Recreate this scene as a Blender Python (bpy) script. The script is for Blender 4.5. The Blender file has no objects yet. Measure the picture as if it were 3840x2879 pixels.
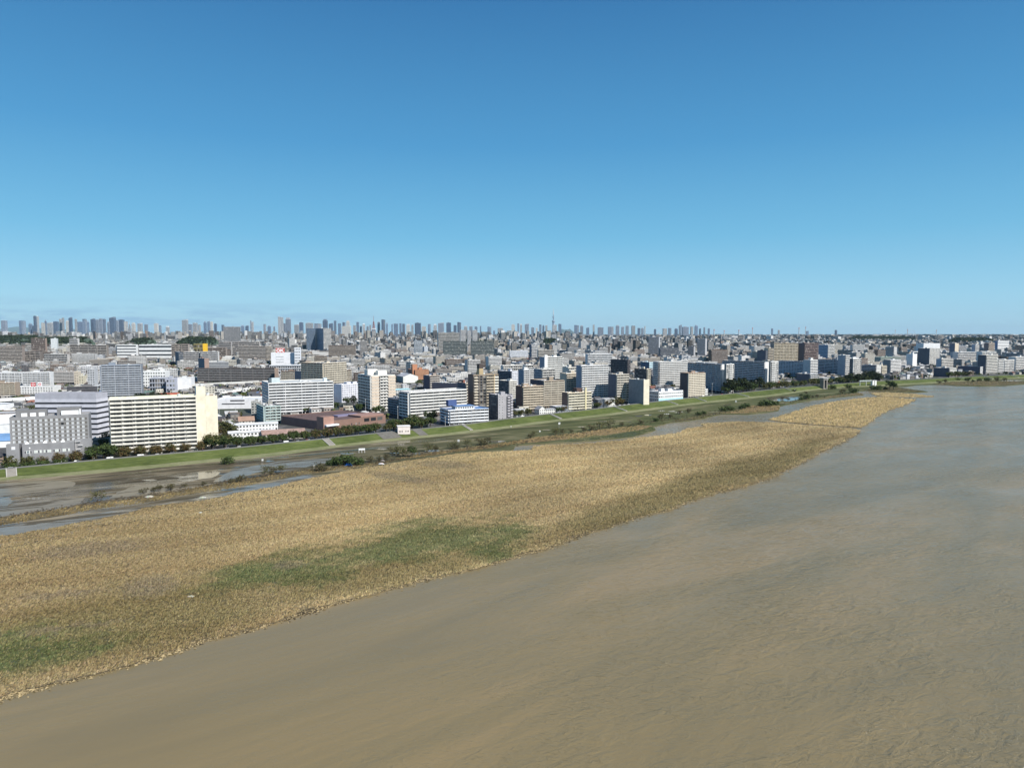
import bpy, math, random
import numpy as np
from math import radians, sin, cos, tan, atan, atan2, pi, sqrt
from mathutils import Vector, geometry

R = random.Random(7)
NP = np.random.default_rng(11)
C = bpy.context.scene.collection
sc = bpy.context.scene

# ------------------------------------------------------------------ camera
F = 2640.0; UW = 3840.0; VH = 2879.0; HOR = 1251.0; CAMH = 85.0
PITCH = atan((VH/2-HOR)/F); CT, ST = cos(PITCH), sin(PITCH)
cam = bpy.data.cameras.new('camera'); cam.sensor_width = 36.0
cam.lens = 36.0*F/UW; cam.clip_start = 1.0; cam.clip_end = 200000.0
co = bpy.data.objects.new('camera', cam); C.objects.link(co)
co.location = (0, 0, CAMH); co.rotation_euler = (pi/2-PITCH, 0, 0)
sc.camera = co

# ------------------------------------------------------------------ sun and sky
SUN_AZ = radians(52)      # to the right of straight behind the camera
SUN_EL = radians(41)
sdir = Vector((sin(SUN_AZ)*cos(SUN_EL), -cos(SUN_AZ)*cos(SUN_EL), sin(SUN_EL)))
sl = bpy.data.lights.new('sun', 'SUN'); sl.energy = 5.0; sl.angle = radians(0.53); sl.color = (1.0, 0.955, 0.88)
so = bpy.data.objects.new('sun', sl); C.objects.link(so)
so.rotation_euler = sdir.to_track_quat('Z', 'Y').to_euler(); so.location = (300, -300, 600)
w = bpy.data.worlds.new('World'); sc.world = w; w.use_nodes = True
nt = w.node_tree; N = nt.nodes; L = nt.links
bg = N['Background']
sky = N.new('ShaderNodeTexSky'); sky.sky_type = 'NISHITA'; sky.sun_disc = False
sky.sun_elevation = SUN_EL; sky.sun_rotation = atan2(sdir.x, sdir.y)
sky.altitude = 0; sky.air_density = 1.0; sky.dust_density = 0.25; sky.ozone_density = 3.0
hs = N.new('ShaderNodeHueSaturation'); hs.inputs['Saturation'].default_value = 1.3; hs.inputs['Value'].default_value = 1.0
L.new(sky.outputs[0], hs.inputs['Color'])
# thin low cloud streaks near the horizon (by direction, so they hold from anywhere)
tc = N.new('ShaderNodeTexCoord'); sp = N.new('ShaderNodeSeparateXYZ'); L.new(tc.outputs['Generated'], sp.inputs[0])
mp = N.new('ShaderNodeMapping'); mp.inputs['Scale'].default_value = (9, 9, 70); L.new(tc.outputs['Generated'], mp.inputs[0])
cn = N.new('ShaderNodeTexNoise'); cn.inputs['Scale'].default_value = 1.6; cn.inputs['Detail'].default_value = 7; cn.inputs['Roughness'].default_value = 0.6
L.new(mp.outputs[0], cn.inputs['Vector'])
cr = N.new('ShaderNodeValToRGB'); cr.color_ramp.elements[0].position = 0.44; cr.color_ramp.elements[1].position = 0.58
L.new(cn.outputs['Fac'], cr.inputs[0])
er = N.new('ShaderNodeValToRGB'); e = er.color_ramp.elements
e[0].position = 0.0; e[0].color = (.7, .7, .7, 1); e[1].position = 0.045; e[1].color = (0, 0, 0, 1)
x = er.color_ramp.elements.new(0.018); x.color = (1, 1, 1, 1)
L.new(sp.outputs['Z'], er.inputs[0])
xr = N.new('ShaderNodeMapRange'); xr.inputs[1].default_value = -0.05; xr.inputs[2].default_value = -0.35; L.new(sp.outputs['X'], xr.inputs[0])
m1 = N.new('ShaderNodeMath'); m1.operation = 'MULTIPLY'; L.new(cr.outputs[0], m1.inputs[0]); L.new(er.outputs[0], m1.inputs[1])
m2 = N.new('ShaderNodeMath'); m2.operation = 'MULTIPLY'; L.new(m1.outputs[0], m2.inputs[0]); L.new(xr.outputs[0], m2.inputs[1])
m3 = N.new('ShaderNodeMath'); m3.operation = 'MULTIPLY'; m3.inputs[1].default_value = 0.8; L.new(m2.outputs[0], m3.inputs[0])
cm = N.new('ShaderNodeMix'); cm.data_type = 'RGBA'; L.new(m3.outputs[0], cm.inputs['Factor'])
gr = N.new('ShaderNodeValToRGB'); ge = gr.color_ramp.elements   # how the clear air deepens with height
SKYC = ((0.0, (.335, .605, .80)), (.045, (.300, .615, .83)), (.13, (.165, .485, .74)), (.25, (.082, .325, .61)), (.45, (.034, .165, .395)), (1.0, (.03, .13, .34)))
ge[0].position, ge[1].position = 0.0, 1.0
for k_, (p_, c_) in enumerate(SKYC):
    q_ = ge[0] if k_ == 0 else ge[len(ge)-1] if p_ == 1.0 else ge.new(p_)
    q_.color = (*c_, 1)
L.new(sp.outputs['Z'], gr.inputs[0]); sx = N.new('ShaderNodeVectorMath'); sx.operation = 'SCALE'; sx.inputs['Scale'].default_value = 10.0; L.new(gr.outputs[0], sx.inputs[0])
hm = N.new('ShaderNodeMix'); hm.data_type = 'RGBA'; hm.inputs['Factor'].default_value = .86; L.new(hs.outputs[0], hm.inputs['A']); L.new(sx.outputs[0], hm.inputs['B'])
L.new(hm.outputs['Result'], cm.inputs['A']); cm.inputs['B'].default_value = (2.5, 4.45, 6.6, 1)
L.new(cm.outputs['Result'], bg.inputs[0]); bg.inputs[1].default_value = 0.082
sc.view_settings.view_transform = 'Standard'; sc.view_settings.look = 'None'
sc.view_settings.exposure = 0.38; sc.view_settings.gamma = 1.0
sc.cycles.max_bounces = 6; sc.cycles.diffuse_bounces = 2; sc.cycles.glossy_bounces = 3
sc.cycles.volume_bounces = 0; sc.cycles.transparent_max_bounces = 8

# ------------------------------------------------------------------ where a line of sight meets the place
def G(u, v, z=0.0):
    cx = (u-UW/2)/F; cy = -(v-VH/2)/F
    dy = CT+cy*ST; dz = -ST+cy*CT
    t = (z-CAMH)/dz
    return (cx*t, dy*t)
def zat(v, D):
    cy = -(v-VH/2)/F
    return CAMH+(-ST+cy*CT)*D/(CT+cy*ST)
def proj(x, y, z):
    d = y*CT+(CAMH-z)*ST
    up = y*ST-(CAMH-z)*CT
    return UW/2+F*x/d, VH/2-F*up/d
def xat(u, D, z=3.0):
    return (u-UW/2)/F*(D*CT+(CAMH-z)*ST)

# ------------------------------------------------------------------ materials
def M(name): 
    m = bpy.data.materials.new(name); m.use_nodes = True
    return m, m.node_tree.nodes, m.node_tree.links, m.node_tree.nodes['Principled BSDF']
def noise(N, L, vec, scale, detail=4, rough=.55, dist=0):
    n = N.new('ShaderNodeTexNoise'); n.inputs['Scale'].default_value = scale; n.inputs['Detail'].default_value = detail
    n.inputs['Roughness'].default_value = rough; n.inputs['Distortion'].default_value = dist
    if vec is not None: L.new(vec, n.inputs['Vector'])
    return n.outputs['Fac']
def ramp(N, L, fac, pts):
    r = N.new('ShaderNodeValToRGB'); e = r.color_ramp.elements
    while len(e) < len(pts): e.new(0.5)
    for i, (p, c) in enumerate(pts):
        e[i].position = p; e[i].color = (c, c, c, 1) if isinstance(c, (int, float)) else (*c, 1)
    L.new(fac, r.inputs[0]); return r.outputs[0]
def math_(N, L, op, a, b=None, c=None):
    m = N.new('ShaderNodeMath'); m.operation = op
    for i, v in enumerate((a, b, c)):
        if v is None: continue
        if isinstance(v, (int, float)): m.inputs[i].default_value = v
        else: L.new(v, m.inputs[i])
    return m.outputs[0]
def mixc(N, L, f, a, b, blend='MIX'):
    m = N.new('ShaderNodeMix'); m.data_type = 'RGBA'; m.blend_type = blend
    for k, v in (('Factor', f), ('A', a), ('B', b)):
        if isinstance(v, (int, float)): m.inputs[k].default_value = v
        elif isinstance(v, tuple): m.inputs[k].default_value = (*v, 1)
        else: L.new(v, m.inputs[k])
    return m.outputs['Result']
def pos(N, L, rot=0.0, scale=(1, 1, 1)):
    g = N.new('ShaderNodeNewGeometry'); mp = N.new('ShaderNodeMapping')
    mp.vector_type = 'TEXTURE'
    mp.inputs['Rotation'].default_value = (0, 0, rot); mp.inputs['Scale'].default_value = tuple(1/s for s in scale)
    L.new(g.outputs['Position'], mp.inputs[0]); return mp.outputs[0]
def attr(N, name='Col'):
    a = N.new('ShaderNodeAttribute'); a.attribute_name = name; return a.outputs['Color']
def bump(N, L, h, b, strength=.5, dist=1.0):
    n = N.new('ShaderNodeBump'); n.inputs['Strength'].default_value = strength; n.inputs['Distance'].default_value = dist
    L.new(h, n.inputs['Height']); L.new(n.outputs[0], b.inputs['Normal'])

def facade(name, kind):
    m, N, L, b = M(name)
    col = attr(N); p = pos(N, L)
    st = ramp(N, L, noise(N, L, p, .22, 6, .65), [(.3, .80), (.62, 1.0)])
    wall = mixc(N, L, 1.0, col, st, 'MULTIPLY')
    b.inputs['Roughness'].default_value = .85
    if kind == 'plain':
        L.new(wall, b.inputs['Base Color']); return m
    uv = N.new('ShaderNodeUVMap'); uv.uv_map = 'UVMap'
    s = N.new('ShaderNodeSeparateXYZ'); L.new(uv.outputs[0], s.inputs[0])
    fu = math_(N, L, 'FRACT', s.outputs[0]); fv = math_(N, L, 'FRACT', s.outputs[1])
    iu = math_(N, L, 'FLOOR', s.outputs[0]); iv = math_(N, L, 'FLOOR', s.outputs[1])
    cb = N.new('ShaderNodeCombineXYZ'); L.new(iu, cb.inputs[0]); L.new(iv, cb.inputs[1])
    oi = N.new('ShaderNodeObjectInfo'); L.new(oi.outputs['Random'], cb.inputs[2])
    wn = N.new('ShaderNodeTexWhiteNoise'); L.new(cb.outputs[0], wn.inputs['Vector'])
    def band(x, lo, hi):
        a = math_(N, L, 'GREATER_THAN', x, lo); c = math_(N, L, 'LESS_THAN', x, hi)
        return math_(N, L, 'MULTIPLY', a, c)
    if kind == 'win':
        mask = math_(N, L, 'MULTIPLY', band(fu, .22, .78), band(fv, .30, .74))
        gl = ramp(N, L, wn.outputs['Value'], [(0, (.02, .025, .03)), (.65, (.045, .05, .055)), (.88, (.18, .18, .17)), (1, (.3, .3, .28))])
    elif kind == 'balc':     # glazed doors at the back of balconies
        mask = math_(N, L, 'MULTIPLY', band(fu, .10, .90), band(fv, .04, .80))
        gl = ramp(N, L, wn.outputs['Value'], [(0, (.012, .013, .016)), (.7, (.035, .035, .04)), (.85, (.12, .115, .11)), (1, (.30, .28, .26))])
    elif kind == 'stripe':   # parapet stripes of far balconies; dark gaps paint glazing and recess shade
        mask = band(fv, .40, 1.0)
        mask = math_(N, L, 'MULTIPLY', mask, band(fu, .06, 1.0))
        gl = ramp(N, L, wn.outputs['Value'], [(0, (.015, .017, .022)), (.7, (.05, .05, .055)), (1, (.18, .17, .16))])
    elif kind == 'band':
        mask = band(fv, .34, .78)
        gl = ramp(N, L, wn.outputs['Value'], [(0, (.012, .016, .022)), (1, (.045, .05, .06))])
    elif kind == 'glass':
        mask = math_(N, L, 'MULTIPLY', band(fu, .10, 1.0), band(fv, .22, 1.0))
        t = ramp(N, L, wn.outputs['Value'], [(0, .55), (1, 1.25)])
        gl = mixc(N, L, 1.0, mixc(N, L, 1.0, col, (.32, .38, .48), 'MULTIPLY'), t, 'MULTIPLY')
    fin = mixc(N, L, mask, wall, gl)
    L.new(fin, b.inputs['Base Color'])
    L.new(ramp(N, L, mask, [(0, .85), (1, .18 if kind != 'stripe' else .6)]), b.inputs['Roughness'])
    return m
m_wall = facade('plastered_wall', 'plain'); m_win = facade('wall_with_windows', 'win'); m_balc = facade('glazed_doors', 'balc')
m_stripe = facade('storey_stripes', 'stripe'); m_band = facade('ribbon_windows', 'band'); m_glass = facade('curtain_wall', 'glass')
def m_rooff():
    m, N, L, b = M('roof_covering'); p = pos(N, L)
    st = ramp(N, L, noise(N, L, p, .12, 6, .7), [(.3, .7), (.7, 1.1)])
    L.new(mixc(N, L, 1.0, attr(N), st, 'MULTIPLY'), b.inputs['Base Color']); b.inputs['Roughness'].default_value = .8
    return m
m_roof = m_rooff()
def m_corr():
    m, N, L, b = M('corrugated_sheet'); p = pos(N, L, radians(49))
    wv = N.new('ShaderNodeTexWave'); wv.inputs['Scale'].default_value = .9; wv.inputs['Distortion'].default_value = .4; L.new(p, wv.inputs['Vector'])
    c = ramp(N, L, noise(N, L, p, .5, 6, .7), [(.35, .6), (.7, 1.15)])
    c2 = mixc(N, L, 1.0, attr(N), c, 'MULTIPLY'); c2 = mixc(N, L, .3, c2, wv.outputs['Color'], 'MULTIPLY')
    L.new(c2, b.inputs['Base Color']); b.inputs['Roughness'].default_value = .55; return m
m_corrug = m_corr()
def m_winglassf():
    m, N, L, b = M('window_glass'); oi = N.new('ShaderNodeObjectInfo')
    r = ramp(N, L, oi.outputs['Random'], [(0, (.012, .014, .018)), (.6, (.03, .032, .036)), (.85, (.11, .105, .10)), (1, (.30, .28, .26))])
    L.new(r, b.inputs['Base Color']); b.inputs['Roughness'].default_value = .12; return m
m_wglass = m_winglassf()
MATS = [m_wall, m_win, m_balc, m_stripe, m_band, m_glass, m_roof, m_corrug, m_wglass]
WALL, WIN, BALC, STRIPE, BAND, GLASS, ROOF, CORR, WGLASS = range(9)

def m_leaf(name, tint=(1, 1, 1)):
    m, N, L, b = M(name); L.new(mixc(N, L, 1.0, attr(N), tint, 'MULTIPLY'), b.inputs['Base Color'])
    b.inputs['Roughness'].default_value = .7; b.inputs['Specular IOR Level'].default_value = .15; return m
mat_leaf = m_leaf('foliage'); mat_reed = m_leaf('reed_blades')
def m_barkf():
    m, N, L, b = M('bark'); p = pos(N, L)
    L.new(ramp(N, L, noise(N, L, p, 3, 5), [(.3, (.05, .035, .025)), (.7, (.13, .10, .075))]), b.inputs['Base Color']); b.inputs['Roughness'].default_value = .9
    return m
mat_bark = m_barkf()
def m_plain(name, c, rough=.6, metal=0.0, nz=.12, sc_=1.0):
    m, N, L, b = M(name); p = pos(N, L)
    f = ramp(N, L, noise(N, L, p, sc_, 4), [(.3, 1-nz), (.7, 1+nz)])
    L.new(mixc(N, L, 1.0, c, f, 'MULTIPLY'), b.inputs['Base Color']); b.inputs['Roughness'].default_value = rough; b.inputs['Metallic'].default_value = metal
    return m

LEV = radians(31)   # general run of the river bank
def m_river():
    m, N, L, b = M('muddy_river_water')
    p = pos(N, L, radians(20), (.9, 1.6, 1)); p1 = pos(N, L)
    big = noise(N, L, pos(N, L, radians(38), (.006, .02, 1)), 1.0, 5, .6, 1.2)
    c = ramp(N, L, big, [(.34, (.178, .140, .071)), (.5, (.208, .158, .076)), (.64, (.245, .178, .085))])
    L.new(c, b.inputs['Base Color']); b.inputs['IOR'].default_value = 1.33
    # ripples are stronger in the open right part of the stream
    g = N.new('ShaderNodeNewGeometry'); s = N.new('ShaderNodeSeparateXYZ'); L.new(g.outputs['Position'], s.inputs[0])
    side = math_(N, L, 'SUBTRACT', s.outputs[0], math_(N, L, 'MULTIPLY', s.outputs[1], .10))
    amt = N.new('ShaderNodeMapRange'); amt.inputs[1].default_value = -70; amt.inputs[2].default_value = 60; amt.inputs[3].default_value = .18; amt.inputs[4].default_value = 1.0
    L.new(side, amt.inputs[0])
    patch = ramp(N, L, noise(N, L, pos(N, L, radians(30), (.02, .035, 1)), 1, 4, .6, .8), [(.35, .35), (.65, 1.0)])
    h1 = noise(N, L, pos(N, L, radians(28), (.14, .34, 1)), 1.0, 6, .62, .9)
    h2 = ramp(N, L, noise(N, L, pos(N, L, radians(-20), (.35, .9, 1)), 1.0, 5, .62, 1.2), [(.48, 0.0), (.62, .4), (.70, 1.0)])
    h = math_(N, L, 'ADD', math_(N, L, 'MULTIPLY', h1, 1.0), math_(N, L, 'MULTIPLY', h2, .30))
    h = math_(N, L, 'MULTIPLY', math_(N, L, 'MULTIPLY', h, amt.outputs[0]), patch)
    bump(N, L, h, b, .9, .9)
    L.new(ramp(N, L, noise(N, L, pos(N, L, radians(12), (.004, .022, 1)), 1, 5, .6, 1.5), [(.35, .30), (.6, .12)]), b.inputs['Roughness'])
    return m
mat_river = m_river()
def m_pondf(name, c0, c1, rough=.08):
    m, N, L, b = M(name); p = pos(N, L, LEV, (.05, .25, 1))
    L.new(ramp(N, L, noise(N, L, p, 1, 4), [(.35, c0), (.65, c1)]), b.inputs['Base Color'])
    b.inputs['IOR'].default_value = 1.33
    f = noise(N, L, pos(N, L, LEV, (.030, .20, 1)), 1, 7, .62, .8)   # mud bars breaking the surface
    bar = ramp(N, L, f, [(.53, 0.0), (.57, 1.0)])
    base = ramp(N, L, noise(N, L, p, 1, 4), [(.35, c0), (.65, c1)])
    L.new(mixc(N, L, bar, base, (.085, .070, .045)), b.inputs['Base Color'])
    L.new(ramp(N, L, f, [(.53, rough), (.58, .8)]), b.inputs['Roughness'])
    bump(N, L, noise(N, L, pos(N, L), .8, 3), b, .10, .2); return m
mat_pond = m_pondf('still_muddy_water', (.17, .145, .10), (.22, .19, .135), .22)
mat_silt = m_pondf('wet_silt', (.17, .145, .10), (.22, .185, .125), .3)
def m_pudf():
    m, N, L, b = M('clear_puddle'); b.inputs['Base Color'].default_value = (.16, .14, .10, 1); b.inputs['Roughness'].default_value = .05; b.inputs['IOR'].default_value = 1.4
    bump(N, L, noise(N, L, pos(N, L), .8, 3), b, .05, .1); return m
mat_pud = m_pudf()
def m_mud():
    m, N, L, b = M('flood_mud'); b.inputs['Specular IOR Level'].default_value = .22; p = pos(N, L, LEV, (.018, .11, 1))
    n1 = noise(N, L, p, 1, 7, .62, .6)
    g = N.new('ShaderNodeNewGeometry'); s = N.new('ShaderNodeSeparateXYZ'); L.new(g.outputs['Position'], s.inputs[0])
    east = N.new('ShaderNodeMapRange'); east.inputs[1].default_value = -180; east.inputs[2].default_value = 60; L.new(s.outputs[0], east.inputs[0])
    c = ramp(N, L, n1, [(.36, (.048, .038, .022)), (.47, (.085, .068, .041)), (.54, (.15, .122, .077)), (.62, (.26, .215, .145))])
    c2 = ramp(N, L, n1, [(.34, (.042, .050, .016)), (.48, (.070, .078, .026)), (.58, (.11, .108, .045)), (.68, (.21, .18, .11))])
    L.new(mixc(N, L, east.outputs[0], c, c2), b.inputs['Base Color'])
    n2 = noise(N, L, pos(N, L, radians(36), (.010, .055, 1)), 1, 6, .6, 1.0)
    lo = math_(N, L, 'ADD', n2, math_(N, L, 'MULTIPLY', east.outputs[0], -.20))
    L.new(ramp(N, L, lo, [(.49, .95), (.54, .08)]), b.inputs['Roughness'])
    bump(N, L, noise(N, L, pos(N, L), 1.3, 5), b, .25, .3)
    return m
mat_mud = m_mud()
def m_reedbase():
    m, N, L, b = M('matted_reeds'); a = attr(N)
    f = ramp(N, L, noise(N, L, pos(N, L, radians(15), (.35, .8, 1)), 1, 7, .7, .4), [(.3, .55), (.55, .9), (.75, 1.12)])
    L.new(mixc(N, L, 1.0, a, f, 'MULTIPLY'), b.inputs['Base Color']); b.inputs['Roughness'].default_value = .9
    bump(N, L, noise(N, L, pos(N, L), .9, 6, .7), b, .9, .8); return m
mat_reedbase = m_reedbase()
def m_grassf(name, cs, sc_=.5):
    m, N, L, b = M(name)
    f = noise(N, L, pos(N, L, LEV, (.12, .5, 1)), sc_*2, 7, .68, .3); f2 = noise(N, L, pos(N, L), .03, 4, .6)
    f = math_(N, L, 'ADD', math_(N, L, 'MULTIPLY', f, .6), math_(N, L, 'MULTIPLY', f2, .4))
    L.new(ramp(N, L, f, cs), b.inputs['Base Color']); b.inputs['Roughness'].default_value = .95
    b.inputs['Specular IOR Level'].default_value = .1
    bump(N, L, noise(N, L, pos(N, L), 1.2, 6, .7), b, .8, .6); return m
mat_grass = m_grassf('levee_grass', [(.36, (.046, .060, .018)), (.5, (.092, .116, .034)), (.64, (.150, .172, .058))])
mat_berm = m_grassf('dry_verge_grass', [(.36, (.12, .135, .058)), (.5, (.185, .190, .100)), (.64, (.25, .235, .14))])
mat_path = m_plain('path_asphalt', (.17, .165, .155), .85, 0, .2, .4)
mat_conc = m_plain('concrete', (.135, .125, .105), .85, 0, .25, .5)
def m_city():
    m, N, L, b = M('city_ground'); v = N.new('ShaderNodeTexVoronoi'); v.inputs['Scale'].default_value = .028
    L.new(pos(N, L, LEV), v.inputs['Vector'])
    c = ramp(N, L, v.outputs['Color'], [(.2, (.032, .032, .034)), (.5, (.065, .063, .060)), (.62, (.025, .038, .015)), (.8, (.11, .10, .095))])
    L.new(c, b.inputs['Base Color']); b.inputs['Roughness'].default_value = .9; return m
mat_city = m_city()

# ------------------------------------------------------------------ objects
def tag(o, label=None, cat=None, group=None, kind=None):
    if label: o['label'] = label
    if cat: o['category'] = cat
    if group: o['group'] = group
    if kind: o['kind'] = kind
    return o
def empty(name, loc, rz=0.0):
    o = bpy.data.objects.new(name, None); C.objects.link(o); o.location = loc; o.rotation_euler = (0, 0, rz)
    o.empty_display_size = 1; return o
def link(name, me, parent=None, loc=None, rz=None):
    o = bpy.data.objects.new(name, me); C.objects.link(o)
    if parent is not None: o.parent = parent
    if loc is not None: o.location = loc
    if rz is not None: o.rotation_euler = (0, 0, rz)
    return o
def mesh_np(name, V, loops, tot, mats, uv=None, fcol=None, fmat=None, smooth=False):
    me = bpy.data.meshes.new(name)
    V = np.asarray(V, np.float32).reshape(-1, 3); loops = np.asarray(loops, np.int32); tot = np.asarray(tot, np.int32)
    me.vertices.add(len(V)); me.vertices.foreach_set('co', V.ravel())
    me.loops.add(len(loops)); me.loops.foreach_set('vertex_index', loops)
    me.polygons.add(len(tot)); st = np.concatenate([[0], np.cumsum(tot)[:-1]]).astype(np.int32)
    me.polygons.foreach_set('loop_start', st); me.polygons.foreach_set('loop_total', tot)
    for m in mats: me.materials.append(m)
    if fmat is not None: me.polygons.foreach_set('material_index', np.asarray(fmat, np.int32))
    if uv is not None:
        l = me.uv_layers.new(name='UVMap'); l.data.foreach_set('uv', np.asarray(uv, np.float32).ravel())
    if fcol is not None:
        a = me.attributes.new('Col', 'FLOAT_COLOR', 'FACE')
        fc = np.ones((len(tot), 4), np.float32); fc[:, :3] = np.asarray(fcol, np.float32).reshape(-1, 3)
        a.data.foreach_set('color', fc.ravel())
    me.polygons.foreach_set('use_smooth', np.full(len(tot), smooth))
    me.update(calc_edges=True); return me
class MB:
    def __init__(s): s.v = []; s.l = []; s.t = []; s.uv = []; s.c = []; s.m = []
    def face(s, pts, col, mat=WALL, uv=None):
        b = len(s.v); s.v += pts; s.l += range(b, b+len(pts)); s.t.append(len(pts))
        s.uv += uv if uv else [(0, 0)]*len(pts); s.c.append(col); s.m.append(mat)
    def box(s, x0, x1, y0, y1, z0, z1, col, mat=WALL, top=None, topcol=None, nu=1, nv=1, nw=None, bottom=True):
        nw = nu if nw is None else nw
        if x0 > x1: x0, x1 = x1, x0
        if y0 > y1: y0, y1 = y1, y0
        a = lambda n: [(0, 0), (n, 0), (n, nv), (0, nv)]
        s.face([(x0, y0, z0), (x1, y0, z0), (x1, y0, z1), (x0, y0, z1)], col, mat, a(nu))
        s.face([(x1, y0, z0), (x1, y1, z0), (x1, y1, z1), (x1, y0, z1)], col, mat, a(nw))
        s.face([(x1, y1, z0), (x0, y1, z0), (x0, y1, z1), (x1, y1, z1)], col, mat, a(nu))
        s.face([(x0, y1, z0), (x0, y0, z0), (x0, y0, z1), (x0, y1, z1)], col, mat, a(nw))
        s.face([(x0, y0, z1), (x1, y0, z1), (x1, y1, z1), (x0, y1, z1)], topcol or col, mat if top is None else top)
        if bottom: s.face([(x0, y1, z0), (x1, y1, z0), (x1, y0, z0), (x0, y0, z0)], col, WALL)
    def tube(s, p, q, r0, r1, n=8, col=(.5, .5, .5), mat=WALL, cap=True):
        p = Vector(p); q = Vector(q); d = (q-p).normalized(); a = d.orthogonal().normalized(); b = d.cross(a)
        P = [tuple(p+(a*cos(2*pi*i/n)+b*sin(2*pi*i/n))*r0) for i in range(n)]
        Q = [tuple(q+(a*cos(2*pi*i/n)+b*sin(2*pi*i/n))*r1) for i in range(n)]
        for i in range(n):
            j = (i+1) % n; s.face([P[i], P[j], Q[j], Q[i]], col, mat)
        if cap: s.face(P[::-1], col, mat); s.face(Q, col, mat)
    def mesh(s, name, mats=None): return mesh_np(name, s.v, s.l, s.t, mats or MATS, s.uv, s.c, s.m)
    def obj(s, name, parent=None, mats=None, loc=None, rz=None): return link(name, s.mesh(name, mats), parent, loc, rz)

def inpoly(px, py, poly):
    px = np.asarray(px); py = np.asarray(py); ins = np.zeros(px.shape, bool); n = len(poly)
    for i in range(n):
        x0, y0 = poly[i]; x1, y1 = poly[(i+1) % n]
        c = ((y0 > py) != (y1 > py)) & (px < (x1-x0)*(py-y0)/((y1-y0) if y1 != y0 else 1e-9)+x0)
        ins ^= c
    return ins
def rough_outline(poly, step, amp, seed=1):
    """world polygon with irregular, natural edges"""
    r = random.Random(seed); out = []
    n = len(poly)
    for i in range(n):
        a = Vector(poly[i]); b = Vector(poly[(i+1) % n]); d = (b-a).length; k = max(1, min(400, int(d/step)))
        nn = Vector((-(b-a).y, (b-a).x))/max(d, 1e-6)
        for j in range(k):
            q = a.lerp(b, j/k)
            ph = q.x*.13+q.y*.09
            off = (sin(ph)+sin(ph*2.7+1)*.6+sin(ph*6.1+2)*.35)*.5*amp+r.uniform(-.35, .35)*amp
            out.append((q.x+nn.x*off, q.y+nn.y*off))
    return out
def cdt(outline, interior):
    vs = [Vector(p) for p in outline]; n = len(vs); vs += [Vector(p) for p in interior]
    r = geometry.delaunay_2d_cdt(vs, [], [list(range(n))], 1, 1e-5)
    return r[0], r[2]
def sheet(name, outline, z, mat, interior=(), zf=None, colf=None, kind='structure', skirt=0.0):
    vs, fs = cdt(outline, interior)
    V = [(v.x, v.y, z+(zf(v.x, v.y) if zf else 0)) for v in vs]
    l = []; t = []; cols = []
    for f in fs:
        a = [Vector(V[i][:2]) for i in f]
        if len(f) >= 3:
            ar = sum(a[i].x*a[(i+1) % len(a)].y-a[(i+1) % len(a)].x*a[i].y for i in range(len(a)))
            if ar < 0: f = f[::-1]
        l += f; t.append(len(f))
        if colf: c = sum(a, Vector((0, 0)))/len(a); cols.append(colf(c.x, c.y))
    if skirt:
        n = len(outline); base = len(V)
        ar = sum(outline[i][0]*outline[(i+1) % n][1]-outline[(i+1) % n][0]*outline[i][1] for i in range(n))
        ol = outline if ar > 0 else outline[::-1]
        for p in ol: V += [(p[0], p[1], z), (p[0], p[1], z-skirt)]
        for i in range(n):
            j = (i+1) % n; l += [base+2*i+1, base+2*j+1, base+2*j, base+2*i]; t.append(4)
            if colf: cols.append((.16, .13, .08))
    me = mesh_np(name, V, l, t, [mat], None, cols if colf else None)
    return tag(link(name, me), kind=kind)
# ------------------------------------------------------------------ the setting
def P(pts, z=0.0): return [G(u, v, z) for u, v in pts]
ZC = 3.0
tag(sheet('river_water', [(-3000, -1500), (4500, -1500), (4500, 3500), (-3000, 3500)], 0.0, mat_river), kind='structure')

crest_px = [(100, 1752), (412, 1721), (766, 1692), (920, 1677), (1215, 1646), (1380, 1629), (1574, 1608), (1709, 1598), (1820, 1583), (1921, 1568), (2040, 1555),
            (2236, 1534), (2367, 1517), (2560, 1496), (2677, 1483), (2750, 1476), (2941, 1456), (3054, 1447), (3168, 1438), (3331, 1427), (3458, 1423), (3599, 1414), (3838, 1405)]
foot_px = [(0, 1799), (271, 1783), (542, 1760), (741, 1735), (995, 1715), (1216, 1683), (1411, 1658), (1691, 1631), (1900, 1606), (2062, 1583), (2260, 1561),
           (2439, 1538), (2620, 1514), (2772, 1499), (2932, 1481), (3060, 1461), (3168, 1453), (3331, 1446), (3458, 1440), (3600, 1430), (3838, 1418)]
def extend(pl, d=900):
    a = Vector(pl[0]); b = Vector(pl[2]); s = a+(a-b).normalized()*d
    e = Vector(pl[-1]); f = Vector(pl[-4]); t = e+(e-f).normalized()*d*3
    return [tuple(s)]+pl+[tuple(t)]
def resample(pl, step):
    out = []; 
    for i in range(len(pl)-1):
        a = Vector(pl[i]); b = Vector(pl[i+1]); k = max(1, int((b-a).length/step))
        for j in range(k): out.append(a.lerp(b, j/k))
    out.append(Vector(pl[-1])); return out
def smooth(pl, it):
    for _ in range(it):
        q = pl[:]
        for i in range(1, len(pl)-1): q[i] = (pl[i-1]+pl[i]*2+pl[i+1])/4
        pl = q
    return pl
crest = smooth(resample(extend(P(crest_px, 5.0)), 8), 12)
foot = smooth(resample(extend(P(foot_px, .5)), 8), 12)
FT = [(p.x, p.y) for p in foot]; FA = np.array(FT)
CR = [(p.x, p.y) for p in crest]; CA = np.array(CR)
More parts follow.
